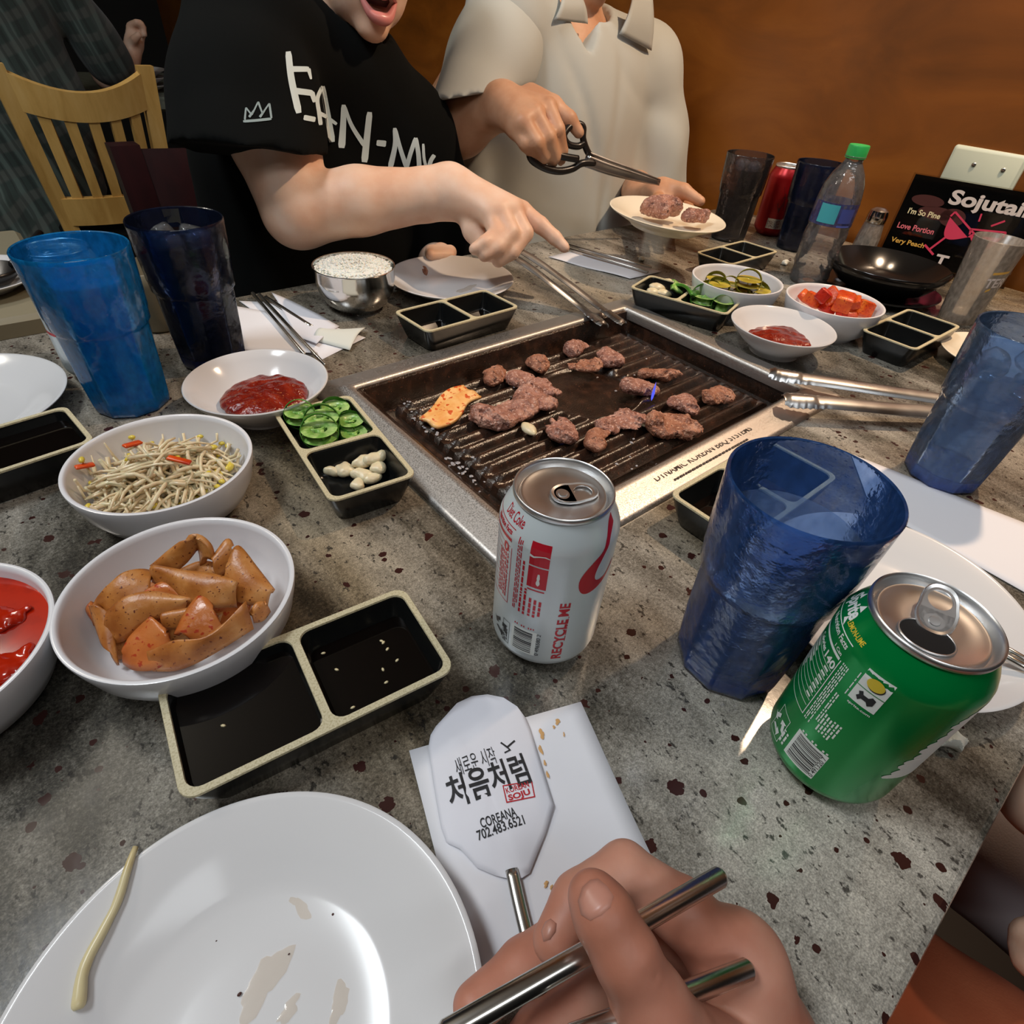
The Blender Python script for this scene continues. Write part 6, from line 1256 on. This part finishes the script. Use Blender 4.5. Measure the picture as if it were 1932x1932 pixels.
for (x0, x1, x2) in ((1240, 1236, 1240), (1256, 1258, 1262), (1274, 1280, 1284), (1288, 1300, 1304)): vol.chain([Vp(x0, 374, .715), Vp(x1, 396, .690), Vp(x2, 420, .640)], [.0115, .0100, .0085], .004)
vol.bump(lambda X, Y, Z: .0006 * wv(X, Y, Z)); v, f = vol.mesh()
pp = person('person', 'person in a pale polo shirt holding scissors and a plate of beef', v, f, M_SKINW, (.955, 1.04, FZ)); face_bits(pp, ph, PB)
vs_ = Vol((.60, .80, -.30), (1.36, 1.25, .42), .0060); fo = Wave(51, 20); fo2 = Wave(52, 44)
vs_.chain([np.array([.950, 1.03, -.30]), np.array([.950, 1.02, -.06]), np.array([.955, 1.035, .12])], [.232, .222, .205], .04, flat=((0, 1, 0), .68))
vs_.chain([PSR, np.array([.962, 1.02, .262]), PSL], [.072, .084, .072], .06); vs_.ell((.965, .965, .15), (.14, .085, .14), k=.05)
vs_.chain([PSL, PSL + np.array([.035, -.015, -.12]), PSL + np.array([.050, -.025, -.22])], [.076, .086, .092], .04)
def drape(X, Y, Z):
    lo_ = np.clip((.27 - Z) * 4, 0, 1); a = np.abs(np.sin(17 * (X - .50 * Z) + .8 + 1.1 * fo(X, Y * .3, Z * .5))); b = np.abs(np.sin(13 * (X + .75 * Z) + 2.1 + 1.2 * fo2(X * .4, Y * .2, Z * .4)))
    m1 = .5 + .5 * np.tanh(2.2 * fo(X * .7 + 1, Y * .1, Z * .7)); m2 = .5 + .5 * np.tanh(2.2 * fo2(X * .35 + 2, Y * .1, Z * .35))
    p1_ = np.sin(13 * (X - .38 * Z) + 1.2 * fo(X, Y * .2, Z * .5)); p2_ = np.sin(10 * (X + .80 * Z) + 2.4 + 1.3 * fo2(X * .3, Y * .1, Z * .3))
    return .007 * fo(X + .25 * Z, Y * .3, Z * .3) + .006 * (a - .6) * lo_ + (.016 * (.35 + .65 * m1) * np.exp(-(p1_ / .34) ** 2) + .013 * (.25 + .75 * m2) * np.exp(-(p2_ / .30) ** 2)) * np.clip((.30 - Z) * 4, .15, 1) - .004
vs_.bump(drape)
ta, tb, tc = Vp(1088, -30, .89), Vp(1204, -30, .89), Vp(1126, 106, .885)
X, Y, Z = vs_.ax[0][:, None, None], vs_.ax[1][None, :, None], vs_.ax[2][None, None, :]; wd = None
for p, q in ((ta, tc), (tc, tb)):
    ex, ez = q[0] - p[0], q[2] - p[2]; l_ = math.hypot(ex, ez); dd = ((X - p[0]) * -ez + (Z - p[2]) * ex) / l_; wd = -dd if wd is None else np.maximum(wd, -dd)
wd = np.maximum(wd + 0 * Y, Y - 1.0); vs_.D = np.maximum(vs_.D, -wd).astype(np.float32)
vs_.cap((.962, 1.01, .30), (.965, .99, .44), .072, .085, .01, cut=True)
v1, f1 = vs_.mesh()
sv = Vol((.56, .82, .04), (.92, 1.15, .42), .0052); aim_ = Vp(902, 178, .955); ad = aim_ - PSR; LS = np.linalg.norm(ad); ad /= LS
sv.chain([PSR, PSR + ad * LS * .5, PSR + ad * (LS + .06)], [.074, .070, .068], .03); sv.bump(lambda X, Y, Z: .0034 * fo(X, Y, Z) + .0016 * fo2(X, Y, Z)); hn = np.cross(ray(838, 187), ray(962, 167)); hn *= 1 if hn @ ad > 0 else -1; sv.half(aim_, hn); v2, f2 = sv.mesh()
m = MB().add(v1, f1).add(v2, f2); m.out('polo_shirt', M_POLO, pp); bvp = bvh_of(m.v, m.f)
def flap(P, name, lift=.006):
    """a collar leaf: four photo corners pressed on the shirt and lifted off it"""
    P = [np.array(q, float) for q in P]; Q = {}
    K = []
    for i, q in enumerate(P):
        r = press(bvp, [tuple(q)], lift)[0]; r = Vp(q[0], q[1], .93) if r is None else r; r = r if .80 < r[1] < .97 else Vp(q[0], q[1], .93); K.append(r)
    def fn(s, t): return (K[0] * (1 - s) + K[1] * s) * (1 - t) + (K[3] * (1 - s) + K[2] * s) * t + np.array([-.25, -.95, 0]) * .006 * math.sin(math.pi * t)
    v, f = sheet(fn, 8, 8, .0035); mk(name, v, f, M_POLO, pp, fix=True)
flap([(1062, -14), (1096, -8), (1108, 44), (1042, 38)], 'collar'); flap([(1194, -8), (1230, -6), (1224, 98), (1164, 68)], 'collar')
trousers(pp, [np.array([.86, 1.08, -.30]), np.array([1.05, 1.08, -.30])], [np.array([.84, .70, -.20]), np.array([1.08, .70, -.20])], [np.array([.84, .74, FZ + .08]), np.array([1.08, .74, FZ + .08])], M_GREY)
# --- kitchen scissors in that hand
sc = thing('kitchen_scissors', 'kitchen scissors with black handles held over the plate of beef', 'scissors', tuple(Vp(1123, 306, .755)))
piv = Vp(1123, 306, .755)
def loop(P, r, name): Q = smooth_path([Vp(*q) for q in P], 6); v, f = tube(Q, r, 10); mk(name, v, f, M_BLACKH, sc)
loop([(1120, 303, .756), (1108, 285, .762), (1100, 262, .768), (1100, 240, .772), (1090, 234, .776), (1074, 240, .778), (1064, 256, .776), (1072, 272, .772), (1090, 276, .768), (1102, 270, .766)], .0052, 'handle')
loop([(1121, 308, .755), (1098, 308, .760), (1080, 318, .764), (1056, 323, .768), (1030, 318, .774), (1006, 304, .780), (1000, 290, .784), (1014, 284, .782), (1040, 290, .774), (1066, 296, .766), (1090, 300, .760)], .0056, 'handle')
def blade(P, w, name, off):
    Q = smooth_path([Vp(*q) for q in P], 8); n = len(Q); T = Q[-1] - Q[0]; T /= np.linalg.norm(T); sd = np.cross(T, ray(1180, 330)); sd /= np.linalg.norm(sd); nrm = np.cross(sd, T)
    def fn(s, t): i = s * (n - 1); a = int(min(i, n - 2)); q = Q[a] + (Q[a + 1] - Q[a]) * (i - a); return q + sd * (t - .5) * w * (1 - .62 * s ** 2) + nrm * (off + .0008 * math.sin(3.14 * t))
    v, f = sheet(fn, 24, 4, .0016); mk(name, v, f, M_TONG, sc, fix=True)
blade([(1106, 296, .758), (1150, 312, .742), (1200, 328, .724), (1246, 343, .708)], .017, 'blade', .0012); blade([(1106, 304, .758), (1150, 320, .742), (1200, 334, .724), (1244, 346, .708)], .017, 'blade', -.0012)
v, f = lathe([(0, -.004), (.0042, -.004), (.0046, 0), (.0042, .004), (0, .0044)], 20); B_ = basis(ray(1123, 306), (0, 0, 1)); v = v @ rot('X', 90).T; mk('pivot_screw', v @ B_.T + piv, f, M_STEELWARE, sc)

# --- the diner's own hand with chopsticks, and knee
D = Dp
thumb = [D(1118, 1690, .183), D(1140, 1728, .179), D(1180, 1800, .176), D(1232, 1905, .178), D(1330, 2060, .190)]; HP = np.array(thumb + [D(1400, 1835, .222), D(1176, 1640, .224), D(895, 1898, .210), D(1420, 1930, .246), D(960, 2000, .222), D(1090, 2040, .232), D(1560, 2230, .215)]); vol = Vol(HP.min(0) - .03, HP.max(0) + .03, .0011)
vol.chain(thumb, [.0078, .0092, .0094, .0116, .0190], .004)
idx = [D(1400, 1835, .222), D(1290, 1722, .222), D(1176, 1640, .224), D(1092, 1696, .214), D(1046, 1772, .206)]; vol.chain(idx, [.0145, .0118, .0098, .0092, .0078], .003)
mid = [D(1420, 1880, .240), D(1250, 1745, .246), D(1110, 1745, .236), D(985, 1825, .222), D(895, 1898, .210)]; vol.chain(mid, [.0140, .0115, .0102, .0094, .0078], .003)
rin = [D(1420, 1930, .246), D(1260, 1840, .252), D(1130, 1870, .242), D(1010, 1950, .230), D(960, 2000, .222)]; vol.chain(rin, [.0135, .0112, .0100, .0090, .0076], .003)
pin = [D(1430, 1990, .244), D(1290, 1940, .248), D(1180, 1980, .240), D(1090, 2040, .232)]; vol.chain(pin, [.0120, .0098, .0086, .0070], .003)
wr = D(1560, 2230, .215)
for p, r in ((D(1395, 1830, .224), .0150), (D(1405, 1880, .240), .0150), (D(1415, 1935, .246), .0145), (D(1425, 1990, .244), .0135)): vol.cap(p, wr, r, .024, .012)
vol.cap(thumb[-1], wr, .0190, .022, .014)
vol.ell(D(1395, 1800, .226), (.012, .012, .012), k=.012)
# finger creases
for P, R in (([D(1196, 1818, .1655), D(1214, 1830, .1655), D(1236, 1832, .1680)], .0003), ([D(1204, 1836, .1655), D(1222, 1846, .1660), D(1240, 1844, .1690)], .0003)): vol.chain(P, [R] * len(P), .0012, cut=True)
fw = Wave(61, 240); vol.bump(lambda X, Y, Z: .00022 * fw(X, Y, Z)); v, f = vol.mesh(2)
# forearm continues from the wrist out of the picture
fv = Vol(np.minimum(wr, (.30, -.42, -.02)) - .06, np.maximum(wr, (.30, -.42, -.02)) + .06, .005); fv.chain([wr, (wr + np.array([.30, -.42, -.02])) / 2, np.array([.30, -.42, -.02])], [.025, .036, .042], .02); v2, f2 = fv.mesh()
m = MB().add(v, f).add(v2, f2); pd_ = person('person', "diner's right hand holding steel chopsticks, orange-brown trouser knee below", m.v, m.f, M_SKINP, tuple(D(1300, 1850, .21))); bvd = bvh_of(v, f)
def nail(pts, name):
    P = press(bvd, pts, .0005)
    if any(p is None for p in P): return
    n = len(P); c = sum(P) / n; nrm = np.cross(P[1] - P[0], P[2] - P[0]); nrm /= np.linalg.norm(nrm); nrm *= -1 if nrm @ (EYE - c) < 0 else 1
    V_ = P + [p * .55 + c * .45 + nrm * .0007 for p in P] + [c + nrm * .0009] + [p - nrm * .0015 for p in P]; F_ = []
    for i in range(n): j = (i + 1) % n; F_ += [[i, j, n + j, n + i], [n + i, n + j, 2 * n], [j, i, 2 * n + 1 + i, 2 * n + 1 + j]]
    mk(name, V_, F_, M_NAIL, pd_, fix=True)
nail([(1098, 1726), (1092, 1700), (1100, 1675), (1114, 1662), (1128, 1660), (1144, 1674), (1156, 1692), (1150, 1712), (1134, 1726), (1114, 1736)], 'thumb_nail')
nail([(1026, 1776), (1022, 1758), (1030, 1740), (1040, 1734), (1050, 1742), (1048, 1758), (1038, 1772)], 'finger_nail')
kn = Vol((.14, -.62, -.40), (.50, .16, -.08), .007); kn.chain([np.array([.275, .06, -.27]), np.array([.285, -.20, -.255]), np.array([.29, -.55, -.25])], [.085, .098, .110], .02); kf = Wave(71, 34); kn.bump(lambda X, Y, Z: .006 * kf(X, Y, Z)); v, f = kn.mesh(); mk('trouser_leg', v, f, M_ORANGE, pd_)
chg = 'chopsticks in the hand'
chopstick(D(1357, 1655, .211), D(840, 1950, .160), .0036, .0033, 'steel chopstick under the thumb, upper one in the foreground hand', chg, M_STEELWARE, 16)
chopstick(D(1408, 1830, .204), D(1080, 1957, .168), .0037, .0033, 'steel chopstick lower in the palm of the foreground hand', chg, M_STEELWARE, 16)

# --- neighbour at the right frame edge
nv_ = Vol((.34, -.75, -.40), (.86, .05, .05), .007); kf = Wave(72, 24)
nv_.chain([np.array([.515, -.02, -.25]), np.array([.520, -.22, -.23]), np.array([.53, -.55, -.22])], [.078, .088, .105], .015); nv_.chain([np.array([.665, 0.0, -.22]), np.array([.675, -.25, -.20]), np.array([.68, -.55, -.20])], [.075, .085, .100], .015); nv_.bump(lambda X, Y, Z: .004 * kf(X, Y, Z)); v, f = nv_.mesh()
nb = thing('person', 'seated neighbour at the right frame edge, grey trousers and bare forearm', 'person', (.60, -.4, FZ))
mk('trousers', v, f, M_GREY, nb)
av = Vol((.30, -.45, -.30), (.86, .02, .10), .004); e0, e1 = np.array([.72, -.34, .02]), Zp(1945, 1500, -.04); h1 = Zp(1992, 1800, -.150)
av.chain([e0, Zp(2010, 1360, -.02), Zp(1992, 1500, -.05)], [.042, .034, .028], .02); av.chain([Zp(1992, 1500, -.05), Zp(2090, 1600, -.10), Zp(2080, 1720, -.13), h1], [.028, .028, .026, .022], .02)
for dx, dy in ((-34, -14), (-30, 14), (-16, 34), (0, 44)): av.chain([h1, Zp(1985 + dx * .8, 1800 + dy * .6, -.152), Zp(1975 + dx * 1.5, 1800 + dy, -.158)], [.013, .0098, .0075], .004)
av.chain([h1, Zp(1960, 1775, -.150), Zp(1930, 1758, -.150)], [.014, .011, .0085], .004)
v, f = av.mesh(); mk('body', v, f, M_SKIN, nb)
tv_ = Vol((.38, -.86, -.36), (.92, -.26, .42), .009); tv_.chain([np.array([.64, -.58, -.30]), np.array([.66, -.56, .10])], [.17, .175], .03, flat=((0, 1, 0), .7)); tv_.chain([np.array([.50, -.55, .22]), np.array([.66, -.56, .27]), np.array([.82, -.55, .22])], [.06, .07, .06], .04); tv_.cap((.80, -.54, .2), e0, .065, .055, .03); v, f = tv_.mesh(); mk('shirt', v, f, M_TEE, nb)
nh = np.array([.68, -.52, .50]); NB = basis((-.4, .9, -.2), (0, 0, 1)); hv = Vol(nh - .2, nh + .16, .005); head_parts(hv, nh, NB); hv.cap((.665, -.555, .25), nh + [0, -.03, -.06], .058, .054, .03); v, f = hv.mesh(); mk('head', v, f, M_SKIN, nb); face_bits(nb, nh, NB)

# ------------------------------------------------------------------ chairs, the far table and its guest
def chair(name, label, m, cu, vb, zt, zb, w0, w1, rail, low, ns, curve, facing=1, seat_m=None, rake=.06, post=.034, smat=None, sag=0.0):
    """slat-back chair; the back is the plane v = vb, the seat lies towards +v * facing"""
    t = thing(name, label, 'chair', (cu, vb + facing * .2, FZ))
    W_at = lambda z: w1 + (w0 - w1) * (z - zb) / (zt - zb); R_at = lambda z: -facing * rake * (z - zb) / (zt - zb) 
    def P(s, z, d=0.0): return np.array([cu + s * W_at(z) / 2, vb + R_at(z) - facing * curve * (1 - s * s) + facing * curve + d, z])
    for s in (-1, 1):
        Q = [P(s, zt + .008), P(s, (zt + zb) / 2), P(s, zb - .05), np.array([cu + s * w1 / 2, vb + .005 * facing, FZ + .35]), np.array([cu + s * w1 / 2, vb - facing * .03, FZ])]; Q = smooth_path(Q, 5)
        L_ = [[q + np.array([i * post / 2, j * post * .42, 0]) for i, j in ((-1, -1), (1, -1), (1, 1), (-1, 1))] for q in Q]; v, f = loft(L_, caps=True); mk('back_post', v, f, m, t, fix=True, angle=30)
        v, f = box((cu + s * w1 / 2, vb + facing * .40, FZ + .215), (.036, .036, .43), bev=.004); mk('leg', v, f, m, t, angle=30)
    for nm, z0, z1, dip in (('top_rail', zt - rail, zt, sag), ('lower_rail', zb, zb + low, 0)):
        v, f = sheet(lambda s, q: P((s - .5) * 1.94, z0 + (z1 - z0) * q - dip * (.6 + .4 * q) * (1 - ((s - .5) * 2) ** 2)), 18, 4, .020); mk(nm, v, f, m, t, fix=True, angle=40)
    for i in range(ns):
        s0 = -1 + 2 * (i + 1) / (ns + 1); v, f = sheet(lambda s, q: P(s0 + (s - .5) * (.30 * 5 / ns) * .55, zb + low * .7 + (zt - rail * .8 - sag * .5 - zb - low * .7) * q), 3, 8, .013); mk('slat', v, f, m, t, fix=True, angle=40)
    v, f = box((cu, vb + facing * .205, FZ + .445), (w1 + .04, .42, .04), bev=.012); mk('seat', v, f, smat or m, t, angle=40)
    v, f = box((cu, vb + facing * .40, FZ + .395), (w1, .02, .05)); mk('apron', v, f, m, t, smooth=False); return t
c1 = Vp(8, 185, 2.26); c2 = Vp(276, 132, 2.26)
chair('slat_back_chair', 'golden oak slat-back chair at the far table, its back to the camera', M_YELLOW, (Vp(0, 160, 2.26)[0] + Vp(272, 128, 2.26)[0]) / 2, 2.26, .122, -.262, .345, .29, .088, .075, 5, .035, 1, smat=M_TEE, rake=.05, post=.04, sag=.05)
chair('dark_chair', 'dark mahogany chair behind the person in the black T-shirt', M_MAHOG, .455, 1.36, .068, -.18, .40, .40, .10, .05, 4, -.03, -1, rake=.05, post=.05)
chair('dark_chair', 'dark mahogany chair behind the person in the polo shirt', M_MAHOG, .955, 1.38, .125, -.18, .40, .40, .10, .05, 4, -.03, -1, rake=.05, post=.045)
ft = thing('far_table', 'stone-topped table in the dark background, set with stacked plates', 'table', (.30, 3.15, FZ))
v, f = box((.30, 3.15, -.022), (1.7, .80, .044), bev=.008); mk('tabletop', v, f, M_FARTOP, ft, angle=30); v, f = box((.30, 3.15, FZ + .36), (.12, .12, .69), bev=.01); mk('pedestal', v, f, M_TBLBASE, ft); v, f = box((.30, 3.15, FZ + .02), (.7, .5, .04), bev=.01); mk('foot_plate', v, f, M_TBLBASE, ft)
fp = Vp(296, 178, 2.90)
for i in range(3):
    for dx in (-.045, .155): plate('stacked_plate', f"{('bottom', 'middle', 'top')[i]} white plate of the {('stack hidden by', 'stack right of')[dx > 0]} the golden oak chair post", (fp[0] + dx + .006 * i, 2.92 + .008 * i, .0005 + .022 * i), M_CHINA, 1.05, group='plates stacked on the far table')
simple_lathe('far_cup', 'small white cup standing on the stacked plates at the far table', 'cup', (fp[0] + .125, 2.93), .067, [(0, 0), (.026, 0), (.030, .004), (.036, .05), (.037, .058), (.035, .058), (.030, .006), (0, .004)], M_CHINA, 'body')
# guest in plaid seated at that table
gv_ = Vol((-.24, 2.30, -.42), (.72, 2.98, .58), .010); fo = Wave(81, 16); fo2 = Wave(82, 40)
gv_.chain([np.array([.16, 2.56, -.30]), np.array([.18, 2.57, -.05]), np.array([.18, 2.60, .28])], [.215, .205, .200], .05, flat=((0, 1, 0), .62)); gv_.chain([np.array([.00, 2.60, .42]), np.array([.18, 2.60, .46]), np.array([.36, 2.60, .42])], [.07, .08, .07], .06); gv_.cap((.02, 2.50, -.30), (.05, 2.46, -.36), .15, .12, .08)
gv_.cap((.37, 2.60, .40), Vp(205, 120, 2.68), .075, .066, .04); gv_.bump(lambda X, Y, Z: .010 * fo(X, Y, Z) + .004 * fo2(X, Y, Z)); v, f = gv_.mesh()
gb = Vol((.0, 2.45, -.05), (.76, 2.98, .84), .0062); e2 = Vp(236, 150, 2.74); w2_ = Vp(246, 108, 2.78); gh = np.array([.18, 2.62, .66]); GB = basis((.2, .95, -.15), (0, 0, 1))
gb.chain([np.array([.37, 2.62, .40]), Vp(205, 140, 2.68), e2, w2_], [.05, .046, .036, .028], .02); gb.cap(w2_, Vp(253, 82, 2.79), .027, .030, .015)
for a, b2, c2_ in (((244, 72), (246, 50), (258, 42)), ((251, 70), (254, 46), (266, 44)), ((258, 72), (263, 50), (271, 52)), ((263, 78), (269, 60), (272, 64))): gb.chain([Vp(*a, 2.79), Vp(*b2, 2.80), Vp(*c2_, 2.77)], [.014, .012, .010], .005)
gb.chain([Vp(246, 90, 2.78), Vp(254, 74, 2.75), Vp(262, 66, 2.74)], [.015, .012, .010], .005); gb.cap((.18, 2.60, .44), gh + [0, -.02, -.06], .06, .056, .03); head_parts(gb, gh, GB); gv2, gf2 = gb.mesh()
gp = person('person', 'guest in a dark green plaid shirt seated at the far table, hand raised', gv2, gf2, M_SKIN, (.18, 2.58, FZ)); mk('plaid_shirt', v, f, M_PLAID, gp); face_bits(gp, gh, GB, long_=.03)
trousers(gp, [np.array([.08, 2.58, -.29]), np.array([.28, 2.58, -.29])], [np.array([.06, 2.92, -.24]), np.array([.30, 2.92, -.24])], [np.array([.06, 2.90, FZ + .08]), np.array([.30, 2.90, FZ + .08])], M_TEE, .08)
# side stand with a plate and a ladle behind the left tumblers
ss = thing('side_stand', 'beige side stand partly seen at the left frame edge behind the white can', 'stand', (-.16, 1.13, FZ))
v, f = box((-.16, 1.13, -.035), (.40, .40, .03), bev=.006); mk('stand_top', v, f, M_BEIGE, ss, angle=30); v, f = box((-.16, 1.13, FZ + .35), (.36, .36, .70)); mk('cabinet', v, f, M_BEIGE, ss, smooth=False)
v, f = box((-.16, .9485, FZ + .35), (.004, .004, .60)); mk('door_gap', v, f, M_DARK, ss, smooth=False)
sp_pl = Zp(18, 545, -.018); plate('dinner_plate', 'white plate on the beige side stand', (-.040, 1.060, -.0198), s=.9)
v, f = lathe([(0, .002), (.024, .003), (.034, .012), (.036, .020), (.034, .020), (.024, .006), (0, .005)], 32); lz = np.array([-.022, 1.045, -.013]); tl = thing('black_ladle', 'black ladle lying on the white plate of the side stand', 'ladle', tuple(lz)); mk('scoop', v, f, M_BLACKH, tl, local=True); v, f = rod([(.03, .01, .018), (.06, .06, .026), (.08, .10, .03)], .005, 8); mk('handle', v, f, M_BLACKH, tl, local=True)

# ------------------------------------------------------------------ lift everything: floor to z = 0
for o in scene.objects:
    if o.parent is None: o.location.z += TABLE_H
